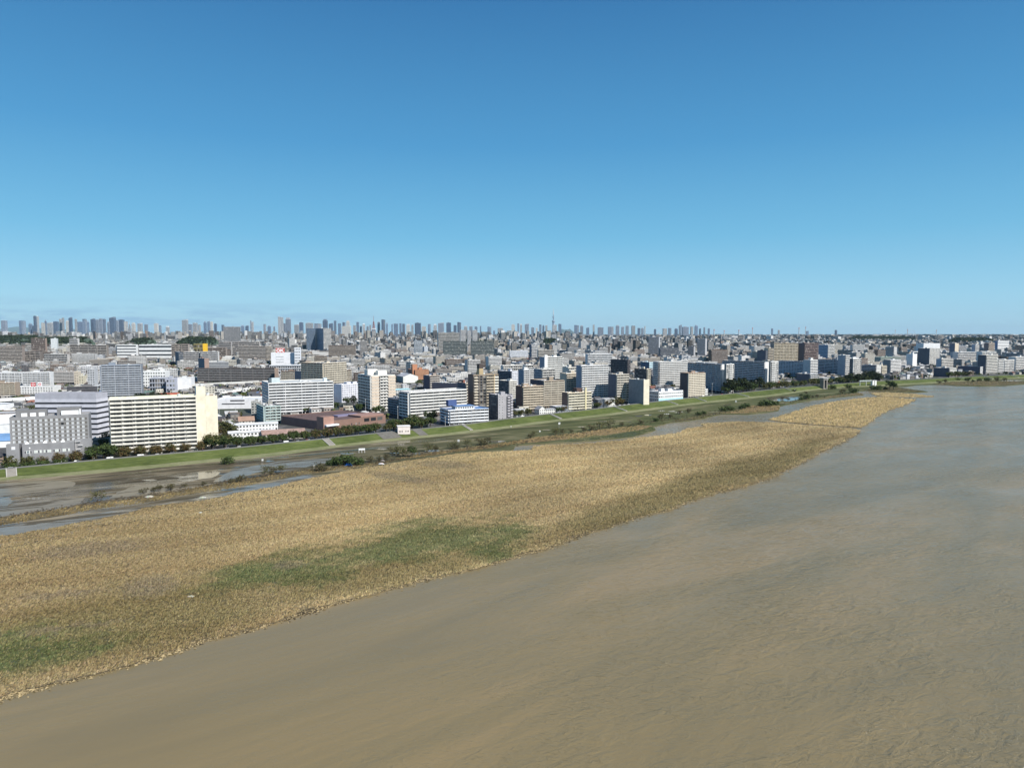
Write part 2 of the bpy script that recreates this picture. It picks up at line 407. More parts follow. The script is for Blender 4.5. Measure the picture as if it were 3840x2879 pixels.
def near_on(A, x, y):
    d = (A[:, 0]-x)**2+(A[:, 1]-y)**2; i = int(np.argmin(d)); best = (d[i], A[i, 0], A[i, 1])
    for j in (i-1, i):
        if 0 <= j < len(A)-1:
            a = A[j]; b = A[j+1]; ab = b-a; t = float(np.clip(((x-a[0])*ab[0]+(y-a[1])*ab[1])/(ab@ab), 0, 1)); q = a+ab*t
            dd = (q[0]-x)**2+(q[1]-y)**2
            if dd < best[0]: best = (dd, q[0], q[1])
    return sqrt(best[0]), best[1], best[2]
def crest_y(x): return np.interp(x, CA[:, 0], CA[:, 1])
# three strips lofted along the crest: verge, grass face, paved crest and landward slope
rows = []
for i, c in enumerate(crest):
    a = crest[max(0, i-1)]; b = crest[min(len(crest)-1, i+1)]; t = (b-a).normalized(); n = Vector((-t.y, t.x))
    d, fx, fy = near_on(FA, c.x, c.y); d = max(d, 8.0); f = c-n*d
    rows.append((f, f.lerp(c, .30), f.lerp(c, .34), f.lerp(c, .66), c, c+n*.5, c+n*4.8, c+n*5.4, c+n*12, n))
def loft(name, ia, ib, za, zb, mat, sub=3, wob=0.0):
    V = []; l = []; t = []
    for k, r in enumerate(rows):
        for j in range(sub+1):
            q = r[ia].lerp(r[ib], j/sub); w = wob*sin(k*1.7+j*2.1)*(0 < j < sub)
            V.append((q.x, q.y, za+(zb-za)*j/sub+w))
    for k in range(len(rows)-1):
        for j in range(sub):
            a = k*(sub+1)+j; l += [a, a+sub+1, a+sub+2, a+1]; t.append(4)
    o = link(name, mesh_np(name, V, l, t, [mat], smooth=True)); return tag(o, kind='structure')
loft('levee_verge', 0, 1, .38, 1.55, mat_berm, 3, .12)
loft('levee_slope', 1, 4, 1.55, 5.0, mat_grass, 5, .10)
loft('crest_verge', 4, 5, 5.0, 5.03, mat_conc, 1)
loft('crest_path', 5, 6, 5.03, 5.03, mat_path, 1)
loft('crest_shoulder', 6, 7, 5.03, 5.0, mat_grass, 1)
loft('landward_slope', 7, 8, 5.0, ZC, mat_grass, 2)
# city ground up to the horizon
inner = [(r[8].x, r[8].y) for r in rows[::3]]
sheet('city_ground', inner+[(60000, inner[-1][1]), (70000, 70000), (-70000, 70000), (-60000, inner[0][1])], ZC, mat_city)
for o in [o for o in C.objects if o.name == 'city_ground']: pass

mudS = [(3838, 1441), (3768, 1447), (3678, 1449), (3589, 1447), (3527, 1442), (3440, 1443), (3400, 1449), (3358, 1450), (3422, 1460), (3460, 1464), (3480, 1469), (3440, 1472), (3322, 1471),
        (3250, 1465), (3212, 1467), (3214, 1472), (3239, 1481), (3187, 1485), (3114, 1493), (3060, 1499), (3009, 1507), (2922, 1523), (2925, 1530), (2917, 1540), (2889, 1545), (2807, 1554),
        (2707, 1553), (2620, 1571), (2586, 1577), (2504, 1586), (2450, 1600), (2458, 1612), (2372, 1639), (2248, 1649), (2148, 1658), (1999, 1665), (1934, 1671), (1917, 1690), (1600, 1790),
        (900, 1900), (0, 2060), (-900, 2160)]
mudP = [(4200, 2620), (3200, 2300)]
mud_w = [tuple(p) for p in FT if p[0] < 3200]
mudE = P(mudS, .3)
far_right = [(2600, mudE[0][1]+.25*(2600-mudE[0][0])*1.0)]
mud_poly = mud_w[::2]+[(3100, 1900)]+[mudE[0]]+mudE[1:]
# keep the outline simple: river side runs right to left, levee foot left to right
mud_poly = rough_outline(mudE, 5, .9, 3)[:-1] 
mud_out = rough_outline(mudE[:-1], 5, .9, 3)
mud_out = mud_out[:-(int((Vector(mudE[-2])-Vector(mudE[0])).length/5) if (Vector(mudE[-2])-Vector(mudE[0])).length/5 < 400 else 400)]
left = (-1100, foot[0].y-300)
lev_in = [(p.x, p.y+1.0) for p in foot[::2] if -1050 < p.x < 1150]
mud_out = mud_out+[mudE[-2], left]+[(-1100, foot[0].y)]+lev_in
sheet('flood_plain', mud_out, .35, mat_mud, skirt=1.0)
right_in = [(p.x, p.y+1.0) for p in foot if p.x >= 1140]

def pond(name, px, mat, z=.36, step=3, amp=1.2, seed=1):
    return sheet(name, rough_outline(P(px, z), step, amp, seed), z, mat)
pond('puddle_water', [(0, 1972), (200, 1948), (420, 1914), (580, 1892), (650, 1880), (700, 1876), (588, 1896), (430, 1930), (289, 1958), (181, 1982), (0, 2012), (-300, 2060), (-300, 2020)], mat_pond, .37, 3, .7, 2)
pond('puddle_water', [(700, 1874), (840, 1848), (930, 1830), (1000, 1812), (1090, 1790), (1150, 1778), (1190, 1784), (1150, 1800), (1080, 1812), (990, 1832), (836, 1860), (740, 1876)], mat_pond, .37, 3, .7, 3)
pond('lagoon_water', [(800, 1806), (870, 1760), (960, 1745), (1060, 1728), (1150, 1722), (1240, 1718), (1230, 1733), (1150, 1752), (1050, 1770), (990, 1764), (930, 1784), (860, 1800)], mat_pond, .368, 3, 1.5, 4)
pond('silt_flat', [(-300, 1960), (-300, 1915), (0, 1905), (60, 1885), (200, 1872), (330, 1862), (310, 1880), (250, 1900), (150, 1918), (0, 1938)], mat_silt, .366, 3, 1.5, 5)
pond('silt_flat', [(-250, 1850), (0, 1813), (120, 1804), (230, 1801), (288, 1808), (270, 1826), (180, 1842), (60, 1856), (-100, 1880), (-250, 1900)], mat_silt, .364, 3, 1.0, 6)
pond('silt_flat', [(405, 1868), (430, 1846), (520, 1820), (650, 1806), (700, 1812), (600, 1830), (740, 1822), (830, 1806), (760, 1824), (640, 1842), (560, 1852), (470, 1872)], mat_silt, .364, 3, 1.6, 7)
pond('puddle_water', [(640, 1800), (720, 1775), (800, 1766), (830, 1772), (790, 1790), (700, 1806)], mat_pud, .372, 2.5, 1.6, 8)
pond('puddle_water', [(-300, 1900), (-100, 1880), (40, 1862), (55, 1880), (30, 1900), (-100, 1915), (-300, 1940)], mat_pond, .372, 3, 1.2, 9)
pond('lagoon_water', [(2870, 1493), (2890, 1488), (2950, 1485), (3005, 1487), (3000, 1496), (2960, 1504), (2900, 1503)], mat_pud, .368, 3, 1.5, 10)
pond('puddle_water', [(1440, 1752), (1475, 1744), (1530, 1742), (1545, 1752), (1500, 1760), (1450, 1762)], mat_pud, .372, 2, .8, 11)
for k, (u, v, wd, hh) in enumerate([(660, 1786, 40, 3), (560, 1800, 30, 3), (760, 1790, 34, 4), (700, 1836, 36, 4), (350, 1890, 40, 4), (120, 1868, 50, 4), (1000, 1728, 30, 3), (1090, 1712, 26, 2), (1300, 1700, 30, 3), (1420, 1716, 22, 2), (1560, 1700, 30, 2), (2050, 1612, 20, 1.5), (2180, 1600, 18, 1.5), (2260, 1580, 20, 1.5), (1430, 1683, 26, 3), (1620, 1690, 30, 4), (1500, 1666, 18, 2), (1860, 1655, 40, 3), (2395, 1560, 18, 2.6), (2430, 1556, 16, 2), (2500, 1552, 14, 1.6), (2480, 1540, 14, 1.2), (2520, 1542, 16, 1.2), (2545, 1546, 18, 1.2),
                                    (2560, 1543, 14, 1), (2365, 1566, 10, 1), (2720, 1520, 14, 1.2), (2735, 1514, 12, 1), (2730, 1517, 12, 1), (1480, 1698, 20, 2), (2360, 1582, 12, 1.2), (3600, 1428, 60, 1.5), (3795, 1427, 50, 2)]):
    pond('puddle_water', [(u-wd, v), (u-wd*.4, v-hh*.8), (u+wd*.5, v-hh), (u+wd, v-hh*.2), (u+wd*.3, v+hh), (u-wd*.5, v+hh*.7)], mat_pud, .374+.004*(k % 2), 1.5, .4, 20+k)

# ---------------- reed beds
def zones(x, y):
    """colour of the reeds by where they grow: straw, olive, green"""
    u, v = proj(x, y, .5)
    def ell(cu, cv, a, b, rot=0.0):
        c, s = cos(rot), sin(rot); du = (u-cu); dv = (v-cv)
        X = (du*c+dv*s)/a; Y = (-du*s+dv*c)/b; return X*X+Y*Y
    n = sin(x*.11+2*sin(y*.05))*sin(y*.13+1.7*sin(x*.04)); n2 = sin(x*.031+y*.022)+.6*sin(x*.07-y*.05)
    g = 0.0
    for cu, cv, a, b, r in ((1600, 2030, 400, 82, -.10), (1080, 2140, 330, 72, -.17), (60, 2455, 420, 95, -.2), (1850, 2040, 150, 70, -.2)):
        g = max(g, min(1, max(0, 1.25-ell(cu, cv, a, b, r)+.42*n+.35*sin(x*.35+y*.2)*sin(y*.55-x*.15))))
    g2 = 0.0
    for cu, cv, a, b, r in ((450, 2330, 700, 150, -.22), (2500, 1860, 620, 60, -.33), (1500, 2140, 600, 60, -.2), (2900, 1740, 260, 40, -.4)):
        g2 = max(g2, min(1, max(0, 1.3-ell(cu, cv, a, b, r)+.25*n)))
    edge = 0.0
    straw = np.array((.505, .382, .200)); tan_ = np.array((.300, .228, .120)); olive = np.array((.170, .142, .060)); green = np.array((.098, .128, .048))
    c = straw*(1-.5*(n2*.5+.5)*.5)
    # darker and browner toward the left of the bed
    k = min(1, max(0, (1800-u)/1500))*.80; c = c*(1-k)+tan_*.92*k
    c = c*(1-.7*g2)+olive*.7*g2
    c = c*(1-.85*g)+green*.85*g
    # swathes laid flat by the flood, running with the stream
    al = x*.857+y*.515; ac = -x*.515+y*.857+6*sin(al*.02); sw = sin(ac*.42+2*sin(al*.021))*.5+sin(ac*.19+al*.012+1.3)*.8+sin(ac*.95+al*.05)*.35
    c = c*(1+.085*sw); c = c*np.array((1-.02*sw, 1, 1+.02*sw))
    # pale silt drifts
    for cu, cv, a, b, r in ((560, 2200, 120, 42, -.1), (200, 2230, 200, 14, -.08), (330, 2060, 260, 30, -.1), (1500, 1790, 130, 16, .15), (1670, 1742, 120, 14, .05), (1075, 2119, 62, 15, 0), (250, 2350, 200, 12, -.12), (3060, 1500, 1, 1, 0)):
        q = ell(cu, cv, a, b, r)
        if q < 1.3: s = min(1, (1.3-q)*1.1)*.6; c = c*(1-s)+np.array((.22, .18, .125))*s
    return c
up_px = [(-700, 2100), (0, 2009), (181, 1984), (289, 1962), (407, 1939), (588, 1898), (723, 1880), (836, 1862), (1000, 1828), (1072, 1814), (1189, 1790), (1262, 1771), (1352, 1757), (1433, 1744), (1500, 1732), (1600, 1718),
         (1700, 1704), (1800, 1694), (1919, 1691), (1984, 1688), (2000, 1672), (2100, 1666), (2238, 1660), (2347, 1648), (2446, 1635), (2536, 1625), (2576, 1607), (2640, 1597), (2633, 1588), (2745, 1581), (2886, 1582), (3009, 1592), (3164, 1604), (3222, 1612)]
edge_px = [(3222, 1618), (3164, 1654), (3092, 1685), (3009, 1731), (2880, 1793), (2745, 1833), (2645, 1855), (2521, 1902), (2397, 1935), (2247, 1982), (2078, 2040), (1900, 2095), (1714, 2142), (1533, 2185), (1300, 2247), (1128, 2297),
           (955, 2350), (764, 2394), (590, 2460), (347, 2523), (156, 2567), (0, 2617), (-700, 2800)]
isl2_px = [(2886, 1572), (2958, 1550), (3035, 1525), (3102, 1510), (3215, 1494), (3319, 1487), (3437, 1497), (3396, 1517), (3319, 1543), (3283, 1566), (3231, 1603), (3164, 1599), (3009, 1587), (2930, 1580)]
isl3_px = [(3262, 1475), (3319, 1471), (3422, 1476), (3504, 1487), (3422, 1490), (3330, 1487), (3293, 1484)]
T1 = [(1890, 1668), (2010, 1640), (2150, 1626), (2300, 1606), (2400, 1596), (2450, 1598), (2400, 1612), (2270, 1632), (2100, 1650), (1950, 1664)]
G1 = [(2100, 1656), (2270, 1637), (2400, 1613), (2452, 1601), (2456, 1611), (2372, 1637), (2248, 1647), (2148, 1656)]
T2 = [(2707, 1550), (2780, 1536), (2800, 1523), (2870, 1520), (2919, 1521), (2925, 1528), (2915, 1539), (2880, 1543), (2800, 1551)]
T3 = [(1480, 1722), (1600, 1702), (1750, 1680), (1900, 1660), (1990, 1645), (1900, 1672), (1800, 1686), (1700, 1695), (1600, 1712)]
T4 = [(-400, 2005), (0, 1944), (200, 1913), (380, 1884), (560, 1862), (700, 1835), (900, 1800), (1000, 1786), (1150, 1764), (1300, 1749), (1430, 1734), (1500, 1722), (1430, 1742), (1300, 1760), (1150, 1777), (1000, 1804), (900, 1824), (700, 1855), (560, 1882), (380, 1905), (200, 1938), (0, 1968), (-400, 2030)]
T5 = [(3500, 1441), (3560, 1432), (3700, 1429), (3838, 1430), (3838, 1439), (3768, 1445), (3678, 1447), (3589, 1445)]
T6 = [(3060, 1498), (3114, 1485), (3180, 1478), (3225, 1474), (3238, 1481), (3187, 1484), (3114, 1492)]
T7 = [(2470, 1592), (2560, 1570), (2640, 1556), (2707, 1545), (2780, 1540), (2707, 1552), (2620, 1570), (2586, 1576), (2504, 1585)]
T8 = [(3230, 1462), (3300, 1452), (3358, 1451), (3422, 1461), (3470, 1468), (3440, 1471), (3322, 1470)]

def tufts(name, poly, hmin, hmax, dens, colf, mat, ref=260., power=1.2, zb=.4, seed=1, lean=(.5, .25), kind='stuff', edge_thin=True):
    rg = np.random.default_rng(seed); A = np.array(poly); x0, y0 = A.min(0); x1, y1 = A.max(0)
    n = int((x1-x0)*(y1-y0)*dens); xs = rg.uniform(x0, x1, n); ys = rg.uniform(y0, y1, n)
    d = np.hypot(xs, ys); keep = rg.random(n) < np.minimum(1, (ref/np.maximum(d, 1))**power)
    keep &= np.abs(xs) < ys*.80+60
    xs, ys, d = xs[keep], ys[keep], d[keep]
    k = inpoly(xs, ys, poly); xs, ys, d = xs[k], ys[k], d[k]; n = len(xs)
    gmask = np.zeros(n, bool)
    cells = {}; cols = np.zeros((n, 3))
    for i in range(n):
        key = (int(xs[i]//3), int(ys[i]//3))
        if key not in cells: cells[key] = colf(xs[i], ys[i])
        cols[i] = cells[key]
        if name.startswith('reed_bed') and rg.random() < .22: cols[i] = cells[key]*.6+np.array((.34, .27, .13))*.4
    clump = (np.sin(xs*.9+np.sin(ys*.6)*2)*np.sin(ys*1.1+np.sin(xs*.5)*2)*.5+.5)
    sc_ = np.maximum(1.0, d/ref)**.5
    h = rg.uniform(hmin, hmax, n)*(.8+.4*clump); B = 3
    V = np.zeros((n, B, 3, 3), np.float32)
    for b in range(B):
        a = rg.uniform(0, 2*pi, n); wd = rg.uniform(.12, .30, n)*sc_; ox = rg.normal(0, .35, n)*sc_; oy = rg.normal(0, .35, n)*sc_
        lx = h*(lean[0]+rg.normal(0, .32, n)); ly = h*(lean[1]+rg.normal(0, .32, n)); hh = h*rg.uniform(.5, 1.0, n)
        bx = xs+ox; by = ys+oy; dx = np.cos(a)*wd; dy = np.sin(a)*wd
        V[:, b, 0] = np.stack([bx-dx, by-dy, np.full(n, zb-.1)], 1); V[:, b, 1] = np.stack([bx+dx, by+dy, np.full(n, zb-.1)], 1)
        V[:, b, 2] = np.stack([bx+lx, by+ly, zb+hh], 1)
    br = rg.uniform(.86, 1.12, (n, B, 1)); fc = cols[:, None, :]*br*(1+.12*rg.normal(size=(n, B, 3))*np.array([.3, .2, .6]))
    fc = np.clip(fc, .01, 1)
    me = mesh_np(name, V.reshape(-1, 3), np.arange(n*B*3), np.full(n*B, 3), [mat], None, fc.reshape(-1, 3))
    return tag(link(name, me), kind=kind)
def bed(name, px, hmin, hmax, dens, amp, seed, colf=zones, grid=9.0, lab=None, **kw):
    out = rough_outline(P(px, .3), 2.5, amp, seed); A = np.array(out)
    pts = []; r = random.Random(seed)
    x = max(A[:, 0].min(), -420)
    while x < A[:, 0].max():
        y = A[:, 1].min()
        while y < A[:, 1].max(): pts.append((x+r.uniform(-2, 2), y+r.uniform(-2, 2))); y += grid
        x += grid
    if pts:
        q = np.array(pts); ins = inpoly(q[:, 0], q[:, 1], out); pts = [pts[i] for i in range(len(pts)) if ins[i]]
    zf = lambda X, Y: .10*sin(X*.21)*sin(Y*.17)+.08*sin(X*.05+Y*.08)
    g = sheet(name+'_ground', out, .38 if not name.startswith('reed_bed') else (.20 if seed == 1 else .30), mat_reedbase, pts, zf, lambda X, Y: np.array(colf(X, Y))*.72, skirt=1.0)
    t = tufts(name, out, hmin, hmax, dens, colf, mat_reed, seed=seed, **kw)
    tag(t, lab, 'grass' if 'grass' in name else 'reeds')
main_px = up_px+edge_px
bed('reed_bed', main_px, .22, .70, 3.8, 2.0, 1, lab='large bed of flattened straw and green reeds along the brown river')
const = lambda c, a=.12: (lambda x, y: np.array(c)*(1+a*sin(x*.2)*sin(y*.23)))
bed('reed_bed', isl2_px, .8, 1.8, .8, 1.5, 2, const((.50, .375, .185)), ref=400, lab='straw coloured reed island beyond the end of the large reed bed')
bed('reed_bed', isl3_px, .8, 1.6, .5, 1.5, 3, const((.50, .38, .19)), ref=600, lab='thin pale sliver of reeds pointing right into the river')
bed('bank_grass', T1, .5, 1.4, .9, 1.0, 4, const((.31, .225, .11)), ref=400, lab='tan reed strip on the near bank of the side channel')
bed('bank_grass', G1, .3, .8, .9, .8, 5, const((.088, .105, .042)), ref=400, lab='dull green flooded grass beside the side channel')
bed('bank_grass', T2, .5, 1.4, .7, .8, 6, const((.28, .205, .10)), ref=500, lab='tan reed knoll beside the bushes at the channel bend')
bed('bank_grass', T3, .6, 1.6, .9, .6, 7, const((.23, .17, .08), .3), ref=400, lab='brown reed fringe under the line of battered bushes')
bed('bank_grass', T4, .5, 1.3, 1.0, .8, 8, const((.21, .16, .075), .35), lab='tan reed ridge between the mud flats and the puddles on the left')
bed('bank_grass', T5, .6, 1.6, .4, 1.0, 9, const((.19, .15, .075)), ref=700, lab='brown reeds on the far shore at right')
bed('bank_grass', T6, .6, 1.4, .5, .7, 10, const((.22, .17, .085)), ref=600, lab='brown reed spit across from the reed island tip')
bed('bank_grass', T7, .6, 1.4, .6, .7, 11, const((.13, .11, .05), .4), ref=500, lab='dark brown weed strip along the channel bank')
bed('bank_grass', T8, .6, 1.4, .5, .7, 12, const((.15, .125, .06), .3), ref=600, lab='dark green spit beyond the pale reed sliver')
# scattered drift floating at the edge of the reeds, uncountable
def drift(name, px, n, lab, seed, size=(.15, .7), col=(.05, .038, .022), z=.04, spread=3.0):
    rg = random.Random(seed); mb = MB(); W = P(px)
    for _ in range(n):
        i = rg.randrange(len(W)-1); t = rg.random(); q = Vector(W[i]).lerp(Vector(W[i+1]), t)
        x = q.x+rg.gauss(0, spread); y = q.y+rg.gauss(0, spread*.6); s = rg.uniform(*size); a = rg.uniform(0, pi); k = rg.uniform(.7, 1.4)
        c, s_ = cos(a)*s, sin(a)*s
        p0 = (x-c, y-s_, z-.1); p1 = (x+c, y+s_, z-.1); p2 = (x-s_*.5, y+c*.5, z+.3*s); p3 = (x+s_*.5, y-c*.5, z+.12)
        cc = tuple(v*k for v in col); mb.face([p0, p3, p1, p2], cc)
    return tag(mb.obj(name), lab, 'debris', kind='stuff')
drift('reed_litter', edge_px, 5200, 'loose straw litter fringing the water side of the reed bed', 15, (.15, .8), (.30, .23, .12), .05, 1.8)
drift('floating_debris', edge_px[8:21], 900, 'dark specks of drift reed along the river edge of the bed', 5, spread=1.6)
drift('floating_debris', [(800, 2385), (960, 2345), (1130, 2300), (1180, 2290)], 260, 'cluster of dark drift lying in the water off the reed bed', 6, spread=2.0)
drift('drift_debris', T4[1:12], 900, 'tangled brown drift along the tan ridge at left', 7, (.2, 1.0), (.09, .065, .035), .7, 3.0)
drift('drift_debris', [(1500, 1712), (1700, 1690), (1900, 1668), (2100, 1640), (2300, 1605), (2500, 1575), (2700, 1545), (2900, 1520), (3050, 1492), (3200, 1474)], 1500, 'tangled dark drift strewn along the channel bank', 8, (.3, 1.3), (.075, .055, .03), .8, 5.0)
# ------------------------------------------------------------------ buildings one by one
W_ = (.70, .69, .66); CREAM = (.80, .745, .60); GREY = (.40, .40, .41); LILAC = (.46, .46, .51); BROWN = (.17, .115, .085); TAN = (.52, .42, .30)
BEIGE = (.62, .54, .43); DK = (.085, .085, .10); DKB = (.085, .07, .065); BLUE = (.10, .19, .38); TEAL = (.30, .42, .42); BRICK = (.36, .17, .11)
LG = (.62, .63, .64); WHT = (.86, .86, .87); OR = (.45, .22, .12); BG = (.24, .27, .32); PARA = (.74, .73, .70); PK = (.50, .33, .28); YEL = (.70, .48, .05)
HEROES = []      # for keeping filler clear of them
DEFAULT_BACK = {'balc': WIN, 'corr': WIN, 'win': WIN, 'plain': WALL, 'band': BAND, 'glass': GLASS, 'stripe': STRIPE, 'grid': WIN, 'wobj': WALL}
MATF = {'balc': BALC, 'corr': BALC, 'win': WIN, 'plain': WALL, 'band': BAND, 'glass': GLASS, 'stripe': STRIPE, 'grid': BALC, 'wobj': WALL}

def frame_box(mb, fr, s0, s1, o0, o1, z0, z1, col, mat=WALL, **k):
    (ox, oy), (tx, ty), (nx, ny) = fr
    xa = ox+tx*s0+nx*o0; xb = ox+tx*s1+nx*o1; ya = oy+ty*s0+ny*o0; yb = oy+ty*s1+ny*o1
    mb.box(xa, xb, ya, yb, z0, z1, col, mat, **k)

def shell(mb, LR, LL, h, n, col, fR, fL, roofcol, bay=3.4, par=.9, colL=None):
    """four walls, parapet and recessed roof; near corner at the origin"""
    nx = max(1, round(LR/bay)); ny = max(1, round(LL/bay)); H = h
    def wall(a, b, mat, nb, c):
        mb.face([(*a, 0), (*b, 0), (*b, H), (*a, H)], c, mat, [(0, 0), (nb, 0), (nb, n), (0, n)])
        mb.face([(*a, H), (*b, H), (*b, H+par), (*a, H+par)], c, WALL)
    colL = colL or col  # left wall tone, with its shade painted into the colour where given
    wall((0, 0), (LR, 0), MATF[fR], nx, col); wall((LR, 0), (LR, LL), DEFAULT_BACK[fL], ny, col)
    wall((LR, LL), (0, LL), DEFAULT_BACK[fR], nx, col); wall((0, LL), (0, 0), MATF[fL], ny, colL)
    p = .3; T = H+par
    o = [(0, 0), (LR, 0), (LR, LL), (0, LL)]; i_ = [(p, p), (LR-p, p), (LR-p, LL-p), (p, LL-p)]
    for k in range(4):
        j = (k+1) % 4
        mb.face([(*o[k], T), (*o[j], T), (*i_[j], T), (*i_[k], T)], col, WALL)
        mb.face([(*i_[j], H), (*i_[k], H), (*i_[k], T), (*i_[j], T)][::-1], col, WALL)
    mb.face([(*q, H) for q in i_], roofcol, ROOF)

def balcony_mesh(mb, fr, s0, s1, fh, col, dep=1.3, bay=6.0, fins=True, rail=None, lod=0):
    """one storey of balcony, floor at z=0"""
    if lod >= 2:
        frame_box(mb, fr, s0, s1, .02, dep, -.22, 1.0, col); return
    frame_box(mb, fr, s0, s1, .02, dep, -.22, -.02, col)
    nb = max(1, round((s1-s0)/bay)); bw = (s1-s0)/nb; lc = tuple(c*.9 for c in (rail or col))
    for i in range(nb):
        a = s0+i*bw
        if rail and rail != col:
            frame_box(mb, fr, a+.05, a+bw*.36, dep-.12, dep, -.02, 1.12, col); frame_box(mb, fr, a+bw*.36+.02, a+bw-.05, dep-.08, dep-.02, .05, 1.0, rail)
        else: frame_box(mb, fr, a+.04, a+bw-.04, dep-.12, dep, -.02, 1.05, col)
    if fins:
        for i in range(nb+1):
            a = min(s1-.12, s0+i*bw); frame_box(mb, fr, a, a+.12, .02, dep-.14, -.02, fh-.26, lc)

def make_block(name, label, cat, Cpt, phi, LR, LL, h, n, col, fR='balc', fL='plain', para=None, roofcol=(.30, .30, .30), lod=1, bay=6.0, group=None, z0=ZC, huts=1,
               winobj=False, colL=None, rail=None, dep=1.3, fins=True, gspan=None, par=.9, seed=None, gf=1, cols=0, bandcol=None, hutcol=None):
    r = random.Random(seed if seed is not None else int(LR*100+LL*10+h))
    root = empty(name, (Cpt[0], Cpt[1], z0), phi); tag(root, label, cat, group)
    dull = lambda q: tuple(v*.9 for v in q) if q else q
    col, para, rail = dull(col), dull(para or col), dull(rail); fh = h/n
    frR = ((0, 0), (1, 0), (0, -1)); frL = ((0, 0), (0, 1), (-1, 0))
    mb = MB(); shell(mb, LR, LL, h, n, col, 'wobj' if (winobj and fR in ('balc', 'corr', 'win')) else fR, fL, roofcol, 3.4, par, colL)
    for fr, ty, Ln in ((frR, fR, LR), (frL, fL, LL)):
        if cols and ty in ('balc', 'corr', 'grid'):
            k = max(1, round(Ln/cols))
            for i in range(k+1):
                a = min(Ln-.35, i*Ln/k); frame_box(mb, fr, a, a+.35, .02, (dep if ty != 'grid' else .9)+.06, 0, h+par*.4, para)
    mb.obj('wall', root)
    for fr, ty, Ln, tg in ((frR, fR, LR, 'R'), (frL, fL, LL, 'L')):
        if ty in ('balc', 'corr'):
            s0, s1 = (.5, Ln-.5)
            if gspan and tg == 'R': s0, s1 = gspan[0]*Ln, gspan[1]*Ln
            b = MB(); balcony_mesh(b, fr, s0, s1, fh, para, dep, bay, fins, rail, lod); me = b.mesh('balcony')
            for k in range(gf, n): link('balcony', me, root, (0, 0, k*fh+.1))
            c_ = MB(); frame_box(c_, fr, s0, s1, .02, dep, h-.1, h+.15, para); c_.obj('canopy', root)
        elif ty == 'band':
            b = MB(); frame_box(b, fr, -.25 if tg == 'R' else .02, Ln, .02, .3, -fh*.28, fh*.28, bandcol or para); me = b.mesh('spandrel')
            for k in range(1, n+1):
                if k*fh+fh*.28 <= h+par+.3: link('spandrel', me, root, (0, 0, k*fh-.0))
        elif ty == 'grid':
            b = MB(); frame_box(b, fr, 0, Ln, .02, .9, -.3, .75, para); me = b.mesh('parapet')
            for k in range(gf, n+1): link('parapet', me, root, (0, 0, min(k*fh, h-.0)))
    if winobj:
        fr = frR; Ln = LR; nb = max(1, round(Ln/bay)); 
        if gspan: a0, a1 = gspan[0]*Ln, gspan[1]*Ln
        else: a0, a1 = .3, Ln-.3
        bw = (a1-a0)/nb
        while nb*n > 100: nb -= 1; bw = (a1-a0)/nb
        b = MB(); ww = bw*.92; 
        frame_box(b, fr, 0, ww, .01, .07, 0, min(2.1, fh*.75), (.6, .6, .6), WALL)
        frame_box(b, fr, .1, ww*.5-.05, .06, .10, .08, min(2.0, fh*.72), (.1, .1, .1), WGLASS); frame_box(b, fr, ww*.5+.05, ww-.1, .06, .10, .08, min(2.0, fh*.72), (.1, .1, .1), WGLASS)
        me = b.mesh('window')
        for k in range(n):
            for i in range(nb): link('window', me, root, (a0+i*bw+bw*.04, 0, k*fh+.12))
    hc = hutcol or tuple(c*.95 for c in col)
    for q in range(huts):
        a = r.uniform(.12, .7)*LR; b_ = r.uniform(.25, .5)*LL; m2 = MB(); hh = r.uniform(2.4, 4.2); wx = min(LR*.3, r.uniform(4, 7)); wy = min(LL*.45, 5)
        m2.box(a, a+wx, b_, b_+wy, 0, hh, hc, WALL, top=ROOF, topcol=roofcol); o = m2.obj('rooftop_room', root, loc=(0, 0, h))
    if lod <= 1 and h > 9:
        m3 = MB()
        a = r.uniform(.2, .8)*LR; m3.tube((a, LL*.6, 0), (a, LL*.6, 1.9), 1.1, 1.1, 10, (.6, .62, .62)); m3.obj('water_tank', root, loc=(0, 0, h))
        m4 = MB(); m4.box(0, r.uniform(1.0, 2.4), 0, 1, 0, r.uniform(.8, 1.4), (.6, .6, .6)); me4 = m4.mesh('rooftop_unit')
        for _ in range(4): link('rooftop_unit', me4, root, (r.uniform(.06, .85)*LR, r.uniform(.15, .8)*LL, h+.01))
    return root

def place(u0, uc, u1, vt, D, phi, dL=None, dR=None, z=ZC):
    """near corner and face lengths of a block whose faces are seen between these sight lines"""
    y = D; x = xat(uc, D); hs = (CAMH-z)*ST
    def solve(u, dx, dy):
        k = (u-UW/2)/F; den = dx-k*dy*CT; t = (k*(y*CT+hs)-x)/den if abs(den) > 1e-4 else 0
        return t
    c, s = cos(phi), sin(phi)
    LR = solve(u1, c, s) if u1 > uc else (dR or 12); LL = solve(u0, -s, c) if u0 < uc else (dL or 12)
    if not 2 < LR < 300: LR = dR or 14
    if not 2 < LL < 300: LL = dL or 14
    if dR: LR = dR
    if dL: LL = dL
    h = zat(vt, D)-z
    return (x, y), LR, LL, h

